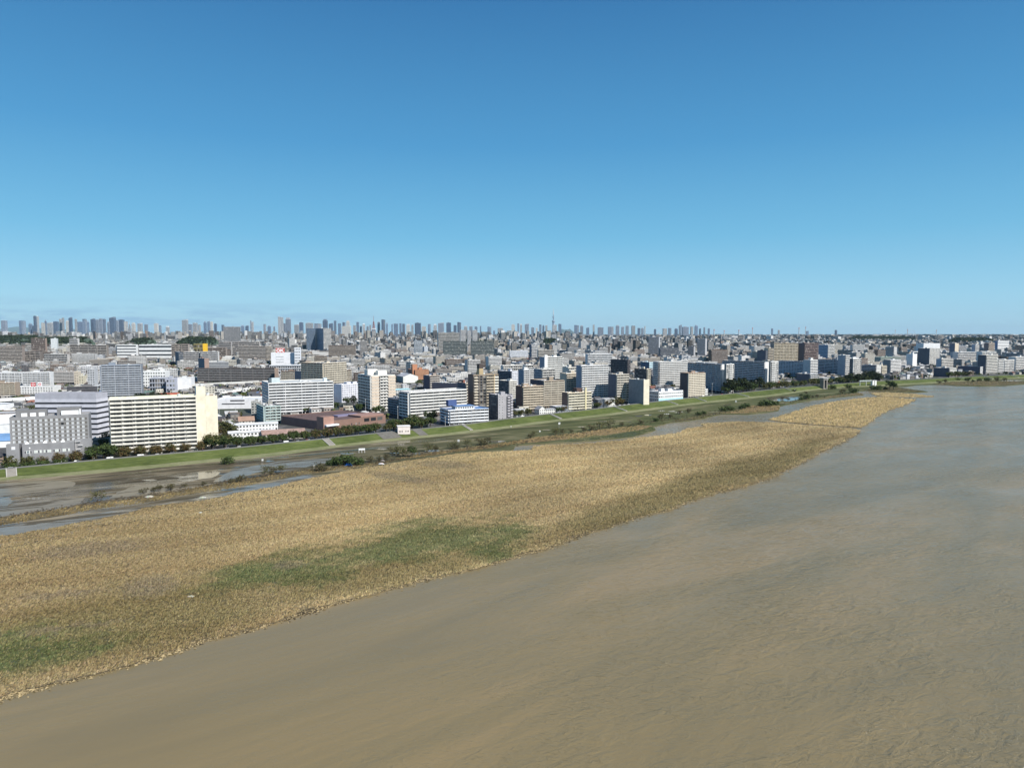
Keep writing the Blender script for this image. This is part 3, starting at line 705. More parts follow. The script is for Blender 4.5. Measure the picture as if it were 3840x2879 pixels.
def H(label, u0, uc, u1, vt, vb, n, col, fR='balc', fL='plain', phi=31, D=None, vv=None, name='apartment_block', cat='apartment block', short=None, dL=None, dR=None, **k):
    D = D or G(uc, vb, ZC)[1]; ph = radians(phi)
    if 'colL' in k: k['colL'] = tuple(min(.7, c*1.75+.01) for c in k['colL'])  # left walls get darker colours that paint in the shade on that side
    Cp, LR, LL, h = place(u0, uc, u1, vt, D, ph, dL, dR)
    par = k.get('par', .9); h = h-par
    lod = 0 if D < 800 else 1 if D < 1300 else 2
    if lod == 2: k['winobj'] = False
    o = make_block(name, label, cat, Cp, ph, LR, LL, h, n, col, fR, fL, lod=k.pop('lod', lod), **k)
    HEROES.append(dict(C=Cp, phi=ph, LR=LR, LL=LL, h=h, D=D, u0=u0, u1=u1, vt=vt, vv=vv or vb, short=short or label, o=o))
    return o
def extra(root, name, x0, x1, y0, y1, z0, z1, col, mat=WALL, **k):
    mb = MB(); mb.box(x0, x1, y0, y1, 0, z1-z0, col, mat, **k); return mb.obj(name, root, loc=(0, 0, z0))

# --- nearest row, left to right
# grey hotel with square windows
hD = G(43, 1739, ZC)[1]; Cp, LR, LL, h = place(37, 43, 339, 1565, hD, radians(26), dL=16)
hb = empty('grey_hotel', (*Cp, ZC), radians(26)); tag(hb, 'grey seven storey hotel with rows of square white windows above a lower front wing', 'hotel')
HEROES.append(dict(C=Cp, phi=radians(26), LR=LR, LL=LL, h=h, D=hD, u0=37, u1=345, vt=1530, vv=1735, short='the grey hotel', o=hb))
mb = MB(); HG = (.245, .245, .255); shell(mb, LR, LL, h-.8, 7, HG, 'plain', 'plain', (.33, .33, .33), par=.8); mb.obj('wall', hb)
z1 = zat(1663, hD)-ZC; rowp = (h-2.2-z1)/5.55; nc = 14; cw = (LR-2.2)/nc
fr = ((0, 0), (1, 0), (0, -1))
wm = MB(); frame_box(wm, fr, 0, 1.55, .01, .09, 0, 1.65, (.42, .42, .42)); wme = wm.mesh('window'); wm = MB(); frame_box(wm, fr, .12, .76, .09, .12, .12, 1.53, (.50, .52, .54)); frame_box(wm, fr, .82, 1.43, .09, .12, .12, 1.53, (.44, .46, .48)); wpe = wm.mesh('pane')
wd = MB(); frame_box(wd, fr, 0, 1.75, .01, .09, 0, 1.75, (.3, .3, .3)); frame_box(wd, fr, .12, 1.63, .08, .12, .12, 1.63, (.1, .1, .1), WGLASS); wde = wd.mesh('dark_window')
pm = MB()
frame_box(pm, fr, .9, LR-.9, -.1, .008, 0, 1.75, (.135, .130, .122))
pme = pm.mesh('dark_tile_strip')
for rr in range(6):
    zz = h-2.75-.95-rr*rowp
    link('dark_tile_strip', pme, hb, (0, 0, zz))
    for i in range(nc):
        dk = (rr == 1 and i == 9); wo = link('dark_window' if dk else 'window', wde if dk else wme, hb, (1.1+i*cw+.1, 0, zz)); dk or link('pane', wpe, wo)
mb = MB(); mb.box(-1.5, 5.3, -5.0, -.02, 0, z1, HG, top=ROOF, topcol=(.3, .3, .3)); mb.box(6.9, LR-8.2, -5.6, -.02, 0, z1-.4, HG, top=ROOF, topcol=(.3, .3, .3)); mb.box(5.3, 6.9, -2.0, -.02, 0, z1-.5, (.10, .10, .11))  # dark infill between the wings paints in the shade of the recess
mb.box(LR-8.2, LR+1.2, -1.0, -.02, 0, z1+.8, HG, top=ROOF, topcol=(.3, .3, .3)); fw = mb.obj('front_wing', hb)
for i in range(5):
    a = 7.9+i*(LR-17.5)/5; q = MB(); q.box(a, a+4.2, -5.68, -5.6, 0, 1.9, (.5, .5, .5))
    for j in range(4): q.box(a+.15+j*1.0, a+.95+j*1.0, -5.72, -5.68, .15, 1.75, (.62, .66, .62) if (i+j) % 3 else (.08, .08, .09))
    q.obj('window', hb, loc=(0, 0, z1-6.3))
for j, z in enumerate((2.2, 9.6)): q = MB(); q.box(1.2, 3.2, -5.08, -5.0, 0, 1.9, (.66, .67, .70)); q.obj('window', hb, loc=(0, 0, z))
for i in range(5): q = MB(); q.box(8.2+i*(LR-19)/5, 10.4+i*(LR-19)/5, -4.2, -3.0, 0, .8, (.75, .75, .75)); q.tube((9.3+i*(LR-19)/5, -3.6, .8), (9.3+i*(LR-19)/5, -3.6, 1.5), .8, .3, 10, (.8, .8, .8)); q.obj('ventilator', hb, loc=(0, 0, z1-.39))
extra(hb, 'rooftop_room', 2.2, 19, 7.5, 13, h-.8, h+3.6, (.19, .19, .195), top=ROOF); 
for i in range(3): extra(hb, 'cooling_unit', 5.8+i*4.7, 8.9+i*4.7, 3.5, 5.0, h-.8, h+1.9, (.78, .78, .78))
extra(hb, 'rooftop_room', 24.5, 38, 8.5, 14, h-.8, h+4.2, (.19, .19, .195), top=ROOF); extra(hb, 'white_screen', 27, 36.8, 6.8, 7.1, h-.5, h+2.2, (.78, .80, .80)); extra(hb, 'vent_stack', 37.1, 38.2, 6.6, 7.6, h-.5, h+3.0, (.7, .7, .7))
st_ = MB()
for k in range(5): st_.box(LR-7.6+(k % 2)*1.2, LR-5.0+(k % 2)*1.2, -2.2, -1.05, 1.5+k*2.6, 1.7+k*2.6, (.7, .7, .7)); st_.box(LR-7.7, LR-7.6, -2.2, -2.1, 0, 13, (.7, .7, .7)) if k == 0 else None
st_.obj('fire_stair', hb)

H('white office building with lavender upper wall and dark ribbon windows behind the grey hotel', 139, 367, 410, 1475, 1660, 8, LILAC, 'band', 'band', phi=90, D=530, short='the ribbon windowed office', name='office_building', cat='office',
  para=(.66, .66, .72), par=5.6, roofcol=(.4, .4, .4), huts=2, vv=1600)
# long cream slab
o = H('long cream white fourteen storey slab of balconies facing the levee', 397, 416, 743, 1495, 1716, 14, (.76, .72, .62), 'balc', 'win', phi=28, short='the long cream slab', para=(.80, .765, .68), rail=(.74, .71, .64), roofcol=(.30, .40, .24), winobj=True, bay=6.4, colL=(.42, .42, .43), huts=0, dep=1.4)
H('plain cream gable tower joined to the right end of the long cream slab', 721, 742, 776, 1449, 1700, 1, CREAM, 'plain', 'win', phi=28, D=497, dL=11, short='the cream gable tower', name='stair_tower', cat='stair tower', huts=0, colL=(.36, .38, .40), roofcol=(.5, .45, .36), par=.4, vv=1700)
H('broad blank cream gable wing to the right of the cream tower', 776, 776, 820, 1484, 1690, 1, CREAM, 'plain', 'win', phi=28, D=511, dL=14, short='the blank cream gable', name='apartment_wing', huts=0, roofcol=(.30, .20, .13), par=.4, vv=1690)
# long white slab 2
o = H('long white eleven storey slab with thin dark downpipes behind the brown hall', 984, 1008, 1251, 1436, 1558, 11, W_, 'balc', 'win', phi=28, short='the long white slab', para=(.80, .80, .80), winobj=True, bay=7.4, colL=(.22, .25, .28), huts=0, cols=14.5, vv=1553, roofcol=(.45, .47, .47))
r_ = HEROES[-1]; hh = r_['h']
extra(o, 'rooftop_room', 4, 12, 3, 8, hh, hh+5.6, (.50, .58, .60), top=ROOF); extra(o, 'rooftop_room', 1.5, 3.8, 3, 8, hh, hh+5.4, (.10, .13, .15)); extra(o, 'rooftop_room', 56, 59.5, 3, 7, hh, hh+4.2, (.62, .70, .72))
H('white plain fronted block right of the long white slab', 1253, 1282, 1322, 1441, 1514, 8, (.72, .73, .80), 'win', 'plain', phi=55, D=835, short='the plain lavender white block', huts=2, vv=1512, dR=34)
H('small grey block in front of the long white slab, its left half', 942, 943, 980, 1507, 1590, 6, (.36, .36, .34), 'win', 'plain', phi=20, D=672, short='the small grey block', dL=10, vv=1585)
H('pale teal balconied low block in front of the left end of the long white slab', 968, 995, 1053, 1522, 1590, 6, (.34, .33, .30), 'grid', 'corr', phi=31, short='the small teal block', para=(.50, .60, .58), bay=4, huts=1, vv=1589, cols=4.5, colL=(.16, .12, .11))
# brown tiled hall
o = H('reddish brown tiled sports hall with a dark blank side wall', 1054, 1211, 1446, 1581, 1614, 2, (.245, .15, .118), 'plain', 'plain', phi=49, short='the brown tiled hall', name='sports_hall', cat='hall', roofcol=(.13, .078, .066), huts=0, colL=(.12, .07, .062), vv=1614, par=.5)
r_ = HEROES[-1]; hh = r_['h']; LRb = r_['LR']
extra(o, 'entrance_block', -.02, LRb*.155, -1.2, 9, 0, hh+4.4, (.36, .21, .165), top=ROOF, topcol=(.25, .15, .12)); extra(o, 'entrance_canopy', LRb*.01, LRb*.20, -4.4, -1.25, 3.6, 4.9, (.72, .76, .80))
extra(o, 'upper_storey', LRb*.60, LRb*.985, 1.2, 20, hh+.5, hh+1.6, (.34, .20, .16), top=ROOF); extra(o, 'skylight', LRb*.45, LRb*.8, 21.5, 30, hh+.02, hh+1.2, (.22, .20, .30), top=GLASS)
for i in range(3): extra(o, 'window', LRb*(.64+i*.11), LRb*(.64+i*.11)+LRb*.085, -.1, -.02, hh-3.6, hh-.6, (.06, .05, .05), WGLASS)
for i in (.50, .55, .43): extra(o, 'window', LRb*i, LRb*i+1.1, -.1, -.02, 1.6, 3.6, (.1, .1, .1), WGLASS)
# twin-face beige tower
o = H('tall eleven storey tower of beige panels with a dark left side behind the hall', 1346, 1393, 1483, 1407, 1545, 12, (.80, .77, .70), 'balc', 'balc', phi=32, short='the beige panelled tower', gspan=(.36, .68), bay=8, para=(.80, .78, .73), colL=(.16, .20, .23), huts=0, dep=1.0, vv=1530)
r_ = HEROES[-1]; hh = r_['h']; fh = hh/12; LRb = r_['LR']
pm = MB(); frame_box(pm, fr, .8, LRb*.33, .02, .12, .45, fh-.25, (.60, .50, .40)); pme = pm.mesh('beige_panel')
for k in range(12): link('beige_panel', pme, o, (0, 0, k*fh)); link('beige_panel', pme, o, (LRb*.69, 0, k*fh))
extra(o, 'rooftop_room', 1, 12, 12, 22, hh, hh+6.2, (.78, .75, .68), top=ROOF); extra(o, 'rooftop_room', 9, 19, 3, 10, hh, hh+5.2, (.80, .78, .70), top=ROOF)
# slab 3
o = H('long white nine storey slab right of the beige tower with dark end walls', 1500, 1535, 1750, 1470, 1575, 9, W_, 'balc', 'corr', phi=37, short='the white nine storey slab', para=(.80, .79, .75), winobj=True, bay=6.5, colL=(.12, .14, .17), huts=0, vv=1560, roofcol=(.42, .42, .42))
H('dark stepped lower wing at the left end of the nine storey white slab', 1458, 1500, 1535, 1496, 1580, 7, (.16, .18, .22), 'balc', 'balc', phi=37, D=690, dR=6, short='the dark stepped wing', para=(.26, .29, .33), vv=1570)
# dark-blue roofed
o = H('low white block with blue roofs and balconies close behind the levee', 1652, 1685, 1832, 1536, 1596, 5, (.60, .62, .66), 'balc', 'grid', phi=27, short='the blue roofed block', para=(.82, .83, .86), bay=4.2, winobj=True, colL=(.08, .11, .16), huts=0, roofcol=(.13, .24, .46), vv=1592)
r_ = HEROES[-1]; hh = r_['h']; LRb = r_['LR']
extra(o, 'upper_storey', LRb*.16, LRb*.62, .3, 9.5, hh+.5, hh+3.4, (.66, .68, .72), WIN, top=ROOF, topcol=(.13, .24, .46), nu=8, nv=1); extra(o, 'blue_eave', LRb*.14, LRb*.63, -.3, 10, hh+3.42, hh+3.75, (.13, .24, .46))
extra(o, 'rooftop_tank_room', LRb*.03, LRb*.24, 5, 10.5, hh+3.8, hh+8.8, (.06, .10, .24)); extra(o, 'blue_eave', LRb*.63, LRb, -.35, -.02, hh+.55, hh+1.0, (.13, .24, .46))
# lilac grey tower
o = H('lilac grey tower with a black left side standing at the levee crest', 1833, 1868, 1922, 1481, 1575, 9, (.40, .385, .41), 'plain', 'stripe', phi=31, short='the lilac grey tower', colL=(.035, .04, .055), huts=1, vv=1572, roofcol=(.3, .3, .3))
r_ = HEROES[-1]; hh = r_['h']; LRb = r_['LR']; fh = hh/9
q = MB(); frame_box(q, fr, 0, 1.2, .01, .1, 0, 1.3, (.7, .7, .7)); frame_box(q, fr, .15, 1.05, .09, .13, .15, 1.15, (.08, .09, .1), WGLASS); qe = q.mesh('window')
for k in range(9):
    for s in (.06, .21): link('window', qe, o, (LRb*s*1.2, 0, k*fh+.9))
q = MB(); frame_box(q, fr, LRb*.56, LRb*.60, .02, .05, -fh*.5, fh*.5, (.05, .05, .06)); frame_box(q, fr, LRb*.64, LRb*.80, .02, 1.1, -.2, 1.1, (.44, .42, .45)); frame_box(q, fr, LRb*.83, LRb*.99, .02, 1.4, .5, 1.9, (.44, .42, .45)); frame_box(q, fr, LRb*.64, LRb*.99, .02, .06, 1.12, fh-.5, (.05, .05, .06)); qe = q.mesh('bay_balcony')  # flat dark strip left of the bays stands in for recess shade
for k in range(9): link('bay_balcony', qe, o, (0, 0, k*fh+.3))
# tall brown and tan complex
o = H('tall brown and tan striped complex behind the blue roofed block', 1766, 1776, 1869, 1404, 1560, 14, (.30, .24, .18), 'balc', 'plain', phi=27, D=705, dL=14, short='the tall brown and tan complex', para=(.55, .47, .36), bay=5, gspan=(.50, .80), colL=(.08, .055, .045), vv=1500, huts=0)
r_ = HEROES[-1]; hh = r_['h']; LRb = r_['LR']; fh = hh/14
q = MB(); frame_box(q, fr, LRb*.02, LRb*.17, .02, 1.2, -.2, 1.1, (.62, .55, .44)); frame_box(q, fr, LRb*.82, LRb*.99, .02, 1.2, -.2, 1.1, (.80, .77, .68)); qe = q.mesh('balcony'); q = MB(); frame_box(q, fr, LRb*.18, LRb*.48, .02, .5, -.15, .35, (.20, .19, .18)); q2 = q.mesh('dark_balcony')  # dark colour of the second bay imitates the shade of a recess
for k in range(1, 14): link('balcony', qe, o, (0, 0, k*fh)); link('dark_balcony', q2, o, (0, 0, k*fh))
extra(o, 'stair_tower', LRb*.80, LRb*.825, -1.3, -.02, 0, hh+1, (.50, .38, .22)); extra(o, 'rooftop_tower', LRb*.28, LRb*.44, 3, 9, hh, hh+6.5, (.44, .34, .20)); extra(o, 'rooftop_tank_room', LRb*.28, LRb*.44, 3, 9, hh+6.5, hh+11, (.07, .055, .05))
# brown slab pair
o = H('brown ended block with cream balconies right of the lilac grey tower', 1934, 1959, 2038, 1448, 1556, 10, (.46, .36, .27), 'balc', 'plain', phi=28, D=738, short='the brown ended block', para=(.66, .57, .44), bay=4, colL=(.085, .05, .04), vv=1520)
H('taller brown block with three balcony bays adjoining the brown ended block', 1968, 2038, 2115, 1427, 1550, 12, (.36, .29, .22), 'balc', 'plain', phi=28, D=775, short='the taller brown block', para=(.60, .54, .44), bay=9, colL=(.05, .04, .05), cols=9, vv=1520, dL=30)
o = H('cream balconied low block with a yellow stair shaft close behind the levee', 2107, 2128, 2217, 1472, 1545, 7, (.62, .54, .42), 'balc', 'plain', phi=31, short='the cream block with the yellow shaft', para=(.76, .70, .56), bay=4, colL=(.09, .06, .05), vv=1540, winobj=True, huts=0)
r_ = HEROES[-1]; hh = r_['h']; LRb = r_['LR']; extra(o, 'stair_shaft', LRb*.70, LRb*.755, -1.8, -.02, 0, hh+5.5, (.68, .60, .38)); extra(o, 'rooftop_room', LRb*.45, LRb*.69, 3, 10, hh, hh+4.6, (.10, .06, .05))
H('cream mid block of eight balconies between the brown block and the big white slab', 2121, 2122, 2168, 1400, 1500, 12, (.60, .53, .43), 'balc', 'plain', phi=28, D=860, dL=14, short='the tall cream mid block', para=(.70, .62, .50), vv=1470)
H('white block with staggered top floors behind the tall cream mid block', 2128, 2130, 2162, 1377, 1500, 12, (.66, .62, .55), 'balc', 'plain', phi=28, D=910, dL=14, short='the staggered white block', para=(.76, .74, .68), vv=1400)
o = H('big white sixteen storey slab with a narrow dark gap at its left end', 2160, 2178, 2280, 1370, 1500, 16, (.60, .60, .60), 'balc', 'plain', phi=28, D=835, short='the big white sixteen storey slab', para=(.80, .80, .79), bay=7.5, colL=(.15, .17, .21), vv=1475, cols=0)
H('block with a blank shaded end and beige balconies right of the big white slab', 2280, 2309, 2358, 1403, 1500, 12, (.50, .46, .40), 'balc', 'plain', phi=28, D=820, short='the dark ended block', para=(.66, .62, .54), bay=5, colL=(.075, .08, .10), vv=1474)
H('windowless block with a shaded side and a narrow cream front', 2357, 2413, 2434, 1424, 1505, 1, (.74, .68, .55), 'plain', 'plain', phi=35, D=800, short='the windowless cream fronted block', name='warehouse', cat='warehouse', colL=(.16, .16, .17), roofcol=(.35, .34, .33), huts=0, vv=1490)
o = H('white three storey clinic with a pale blue base at the levee', 2434, 2470, 2561, 1468, 1507, 3, (.80, .81, .83), 'win', 'win', phi=32, short='the white clinic with the blue base', name='clinic', cat='clinic', colL=(.50, .53, .58), vv=1500, huts=2)
r_ = HEROES[-1]; hh = r_['h']; extra(o, 'blue_base', .02, r_['LR']-.02, -.09, -.02, 0, hh*.33, (.40, .66, .80))
H('slim brown tower of six balcony bays with a shaded left side right of the clinic', 2549, 2578, 2641, 1398, 1498, 14, (.36, .25, .18), 'balc', 'plain', phi=31, D=898, short='the slim brown tower', para=(.76, .68, .56), bay=4.5, cols=4.5, colL=(.06, .045, .045), vv=1490)
H('small white three storey house block at the foot of the slim brown tower', 2640, 2642, 2654, 1458, 1487, 3, W_, 'win', 'plain', phi=31, dL=8, short='the small white block by the slim tower', vv=1487)
H('dark brown narrow block behind the windowless cream fronted block', 2378, 2424, 2438, 1383, 1470, 11, (.66, .60, .48), 'balc', 'stripe', phi=35, D=1000, short='the dark brown narrow block', colL=(.06, .045, .045), para=(.66, .6, .48), vv=1425)
H('long ribbed white slab with a shaded flank, leftmost of the riverside slabs', 2448, 2470, 2580, 1356, 1447, 14, (.66, .65, .63), 'balc', 'corr', phi=27, D=1060, short='the ribbed white slab', para=(.82, .81, .78), bay=12, fins=False, colL=(.28, .30, .33), vv=1440)
o = H('dark faced long slab with two bright white gable ends, left of a matching pair', 2579, 2705, 2714, 1366, 1474, 14, (.80, .79, .77), 'plain', 'corr', phi=23, D=975, dR=13, short='the left dark faced slab', para=(.66, .67, .70), colL=(.045, .045, .05), bay=11, huts=0, vv=1473)
H('white stepped gable of the left dark faced slab with slit balconies', 2714, 2722, 2751, 1365, 1477, 14, (.82, .81, .79), 'corr', 'plain', phi=23, D=962, short='the white stepped gable', para=(.82, .81, .79), bay=4, gspan=(.3, .75), colL=(.16, .15, .14), huts=0, fins=False, vv=1476)
H('dark faced long slab with two bright white gable ends, right of a matching pair', 2708, 2867, 2880, 1357, 1452, 14, (.80, .79, .77), 'plain', 'corr', phi=30, D=1077, dR=13, short='the right dark faced slab', para=(.66, .67, .70), colL=(.045, .045, .05), bay=11, huts=0, vv=1450)
H('white gable of the right dark faced slab with slit balconies', 2881, 2888, 2917, 1355, 1457, 14, (.82, .81, .79), 'corr', 'plain', phi=30, D=1060, short='the right white gable', para=(.82, .81, .79), bay=4, gspan=(.05, .55), colL=(.16, .15, .14), huts=0, fins=False, vv=1455)
H('long blue grey slab with round shouldered balconies right of the paired slabs', 2915, 3020, 3031, 1355, 1430, 12, (.78, .78, .78), 'plain', 'corr', phi=33, D=1290, short='the long blue grey slab', para=(.62, .68, .76), colL=(.05, .06, .075), bay=6, vv=1410, huts=0)
H('white balconied end block right of the long blue grey slab', 3031, 3035, 3064, 1349, 1430, 12, (.74, .73, .71), 'balc', 'plain', phi=30, D=1270, dL=14, short='the white end block', para=(.82, .81, .79), colL=(.3, .3, .3), vv=1405)
H('low white stepped block with a shaded side under the white end block', 2985, 3036, 3066, 1402, 1440, 5, (.60, .60, .60), 'balc', 'plain', phi=32, D=1150, short='the low stepped block', colL=(.07, .07, .085), vv=1438)
H('broad slate block with looped balconies and slim white posts', 3064, 3155, 3168, 1350, 1410, 10, (.25, .27, .30), 'plain', 'balc', phi=32, D=1370, short='the broad slate block', para=(.55, .60, .66), colL=(.10, .12, .15), bay=8, cols=16, vv=1400, huts=1)
H('white tower face with a ladder of dark windows right of the slate block', 3166, 3168, 3184, 1332, 1410, 10, (.80, .79, .77), 'grid', 'plain', phi=31, D=1350, dL=16, short='the white ladder tower', colL=(.22, .23, .25), para=(.82, .81, .79), vv=1405)
H('white step topped apartment block with two rows of dark loggias', 3184, 3196, 3226, 1345, 1416, 9, (.78, .76, .73), 'grid', 'stripe', phi=31, D=1310, short='the step topped loggia block', colL=(.13, .12, .12), para=(.80, .78, .75), cols=6, vv=1412)
H('dark six storey slab with pale floor lines behind the far trees', 3223, 3286, 3303, 1369, 1420, 7, (.76, .75, .72), 'win', 'corr', phi=31, D=1385, short='the dark lined slab', colL=(.10, .09, .11), para=(.6, .6, .62), vv=1398)
H('cream end block beside the dark lined slab', 3303, 3304, 3324, 1371, 1415, 6, (.66, .60, .48), 'balc', 'plain', phi=31, D=1400, dL=12, short='the cream end block', vv=1400)
H('bright white balconied block with a shaded side under the green roof', 3312, 3337, 3376, 1349, 1405, 9, (.74, .74, .73), 'balc', 'plain', phi=31, D=1450, short='the white block under the green roof', colL=(.14, .14, .14), para=(.82, .81, .80), vv=1392)
H('long green roofed hall above the white balconied block', 3300, 3302, 3377, 1339, 1390, 5, (.34, .40, .36), 'band', 'plain', phi=10, D=1900, dL=30, short='the green roofed hall', roofcol=(.10, .26, .16), name='hall', cat='hall', vv=1352)
H('white blank shaft building with a small roof sign right of the green roof', 3419, 3421, 3437, 1327, 1400, 8, (.84, .84, .84), 'plain', 'plain', phi=25, D=1600, dL=16, short='the white blank shaft', vv=1372)
H('big tower with a shaded side and a white window grid front', 3440, 3483, 3521, 1306, 1380, 15, (.80, .78, .73), 'grid', 'plain', phi=31, D=1800, short='the shade sided grid tower', colL=(.075, .075, .085), para=(.82, .80, .76), cols=7, vv=1365)
H('long white hall behind the shade sided grid tower', 3460, 3462, 3524, 1287, 1340, 4, (.84, .84, .84), 'plain', 'plain', phi=8, D=2600, dL=40, short='the long white hall', name='hall', cat='hall', vv=1300)
H('slate block with white balconies in front of the shade sided grid tower', 3509, 3528, 3572, 1345, 1400, 8, (.66, .64, .6), 'balc', 'plain', phi=31, D=1500, short='the slate ended block', colL=(.20, .23, .27), vv=1380)
H('shade sided block with white balconies near the far levee', 3500, 3558, 3585, 1380, 1416, 6, (.62, .60, .56), 'balc', 'plain', phi=33, D=1330, short='the shade sided block near the levee', colL=(.055, .055, .07), vv=1413, para=(.8, .79, .76))
H('low black walled block near the far levee', 3590, 3675, 3685, 1375, 1405, 4, (.6, .6, .6), 'win', 'plain', phi=33, D=1420, short='the low black walled block', colL=(.06, .055, .075), vv=1390)
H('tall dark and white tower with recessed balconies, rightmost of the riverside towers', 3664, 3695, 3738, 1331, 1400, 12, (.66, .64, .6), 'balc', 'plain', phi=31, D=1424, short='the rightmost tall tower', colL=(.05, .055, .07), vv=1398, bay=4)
H('white seven storey block right of the rightmost tall tower', 3738, 3740, 3762, 1347, 1400, 8, (.72, .71, .69), 'balc', 'plain', phi=31, D=1450, dL=14, short='the white seven storey block', vv=1390)
H('white block with a dark recessed centre near the right edge', 3762, 3764, 3802, 1349, 1400, 8, (.70, .69, .67), 'balc', 'plain', phi=31, D=1480, dL=14, short='the recessed white block', vv=1390, gspan=(.0, .4))
H('pale balconied block at the right edge of the view', 3803, 3806, 3845, 1338, 1400, 8, (.74, .73, .71), 'balc', 'plain', phi=31, D=1550, dL=14, short='the pale block at the right edge', vv=1385)
H('dark block with cream front in the middle of the far right district', 3558, 3579, 3593, 1288, 1350, 12, (.66, .57, .44), 'plain', 'plain', phi=31, D=2200, short='the dark and cream tower', colL=(.10, .11, .14), vv=1320)
H('slim white balconied tower in the far right district', 3641, 3654, 3669, 1292, 1350, 12, (.72, .71, .7), 'balc', 'plain', phi=31, D=2200, short='the slim white balconied tower', colL=(.22, .25, .3), vv=1318)
H('brown twin tower with balcony grid at far right', 3688, 3704, 3727, 1286, 1345, 13, (.5, .42, .35), 'balc', 'plain', phi=31, D=2200, short='the brown grid tower', colL=(.10, .085, .09), vv=1316)
H('bright white hospital with ribbon windows at far right', 3728, 3740, 3782, 1277, 1320, 8, (.84, .84, .84), 'band', 'plain', phi=31, D=3000, short='the bright white hospital', name='hospital', cat='hospital', colL=(.10, .14, .22), vv=1303, para=(.86, .86, .86))
H('wide pale block of long balconies right of centre in the far right district', 3585, 3590, 3660, 1320, 1360, 8, (.68, .68, .68), 'balc', 'plain', phi=22, D=1800, dL=14, short='the wide pale far block', vv=1340)
H('white framed block with open galleries behind the rightmost tall tower', 3678, 3680, 3733, 1318, 1370, 9, (.76, .76, .74), 'grid', 'plain', phi=22, D=1750, dL=14, short='the open gallery block', vv=1332, cols=6)

# --- second row and middle distance
H('blue grey tower block with white balconies behind the office', 362, 384, 534, 1369, 1510, 16, (.28, .32, .38), 'balc', 'corr', phi=20, D=840, short='the blue grey balcony tower', para=(.50, .53, .58), bay=7, colL=(.09, .13, .17), vv=1480, roofcol=(.16, .22, .28), cols=14)
H('bright white stepped factory block right of the blue grey tower', 534, 536, 622, 1392, 1460, 6, (.84, .84, .82), 'win', 'plain', phi=12, D=1020, dL=25, short='the white factory block', name='factory', cat='factory', vv=1446)
H('lavender block with three rows of small windows beside the white factory', 622, 624, 658, 1418, 1458, 3, (.44, .46, .54), 'win', 'plain', phi=12, D=985, dL=20, short='the lavender block', vv=1452)
H('grey parking deck with open dark storeys beside the lavender block', 560, 562, 621, 1417, 1460, 3, (.5, .52, .58), 'grid', 'plain', phi=12, D=992, dL=20, short='the parking deck', name='parking_deck', cat='parking deck', vv=1452, cols=12)
H('white windowless store with rounded corner right of the lavender block', 658, 660, 719, 1417, 1455, 2, (.84, .84, .85), 'plain', 'plain', phi=14, D=1000, dL=25, short='the white windowless store', name='store', cat='store', vv=1448)
o = H('very long dark brown seven storey slab across the left middle ground', 736, 742, 1031, 1381, 1432, 8, (.10, .085, .08), 'balc', 'plain', phi=8, D=1190, dL=14, short='the very long dark slab', para=(.24, .23, .23), bay=12, cols=18, vv=1430, roofcol=(.42, .41, .4), fins=False)
H('narrow brown gable end at the right of the very long dark slab', 1031, 1031, 1040, 1380, 1412, 1, (.38, .28, .22), 'plain', 'plain', phi=8, D=1185, dL=14, short='the brown gable end', huts=0, vv=1405)
H('white framed open parking building behind the very long dark slab', 1010, 1012, 1133, 1369, 1410, 4, (.80, .81, .83), 'grid', 'plain', phi=6, D=1330, dL=30, short='the white framed parking building', name='parking_building', cat='parking building', cols=18, vv=1400)
H('brown and white low apartment block left of the dark blank wall', 1050, 1054, 1106, 1391, 1430, 6, (.24, .18, .15), 'balc', 'plain', phi=8, D=1150, dL=14, short='the low brown and white block', para=(.60, .55, .46), colL=(.12, .06, .05), vv=1426)
H('small block with a blank dark wall left of the tan corner block', 1106, 1132, 1140, 1391, 1430, 6, (.3, .3, .3), 'plain', 'plain', phi=60, D=1080, short='the blank dark wall', colL=(.04, .055, .08), vv=1426, huts=0)
H('corner block with a shaded left face and a bright tan right face', 1132, 1215, 1291, 1361, 1470, 13, (.64, .57, .46), 'balc', 'balc', phi=58, D=990, short='the tan corner block', para=(.74, .67, .54), colL=(.13, .10, .085), bay=6, vv=1425, dR=44)
H('dark low annex at the right end of the tan corner block', 1291, 1293, 1319, 1387, 1460, 9, (.26, .2, .16), 'balc', 'plain', phi=50, D=1040, dL=14, short='the dark annex', para=(.6, .54, .44), vv=1410)
H('white barn roofed hall in the middle ground', 1487, 1512, 1568, 1412, 1440, 1, (.80, .80, .76), 'plain', 'plain', phi=25, D=1170, short='the white barn roofed hall', name='hall', cat='hall', colL=(.14, .17, .17), vv=1435, huts=0, par=.1)
r_ = HEROES[-1]; q = MB(); a, b_, z = r_['LR'], r_['LL'], 0
q.face([(0, 0, 0), (a, 0, 0), (a/2, 0, 4.5)], (.80, .80, .76)); q.face([(a, b_, 0), (0, b_, 0), (a/2, b_, 4.5)], (.8, .8, .76)); q.face([(-.4, -.4, -.15), (a/2, -.4, 4.6), (a/2, b_, 4.6), (-.4, b_, -.15)][::-1], (.42, .42, .44), ROOF); q.face([(a/2, -.4, 4.6), (a+.4, -.4, -.15), (a+.4, b_, -.15), (a/2, b_, 4.6)][::-1], (.5, .5, .5), ROOF)
q.obj('gable_roof', r_['o'], loc=(0, 0, r_['h']+.12))
o = H('orange brown brick block with a square stair tower in the middle ground', 1529, 1555, 1608, 1386, 1430, 9, (.46, .22, .12), 'balc', 'stripe', phi=28, D=1230, short='the orange brick block', para=(.56, .30, .18), colL=(.18, .075, .05), vv=1422, hutcol=(.4, .18, .1))
extra(o, 'stair_tower', -3, 6, 2, 9, 0, HEROES[-1]['h']+10, (.44, .20, .11))
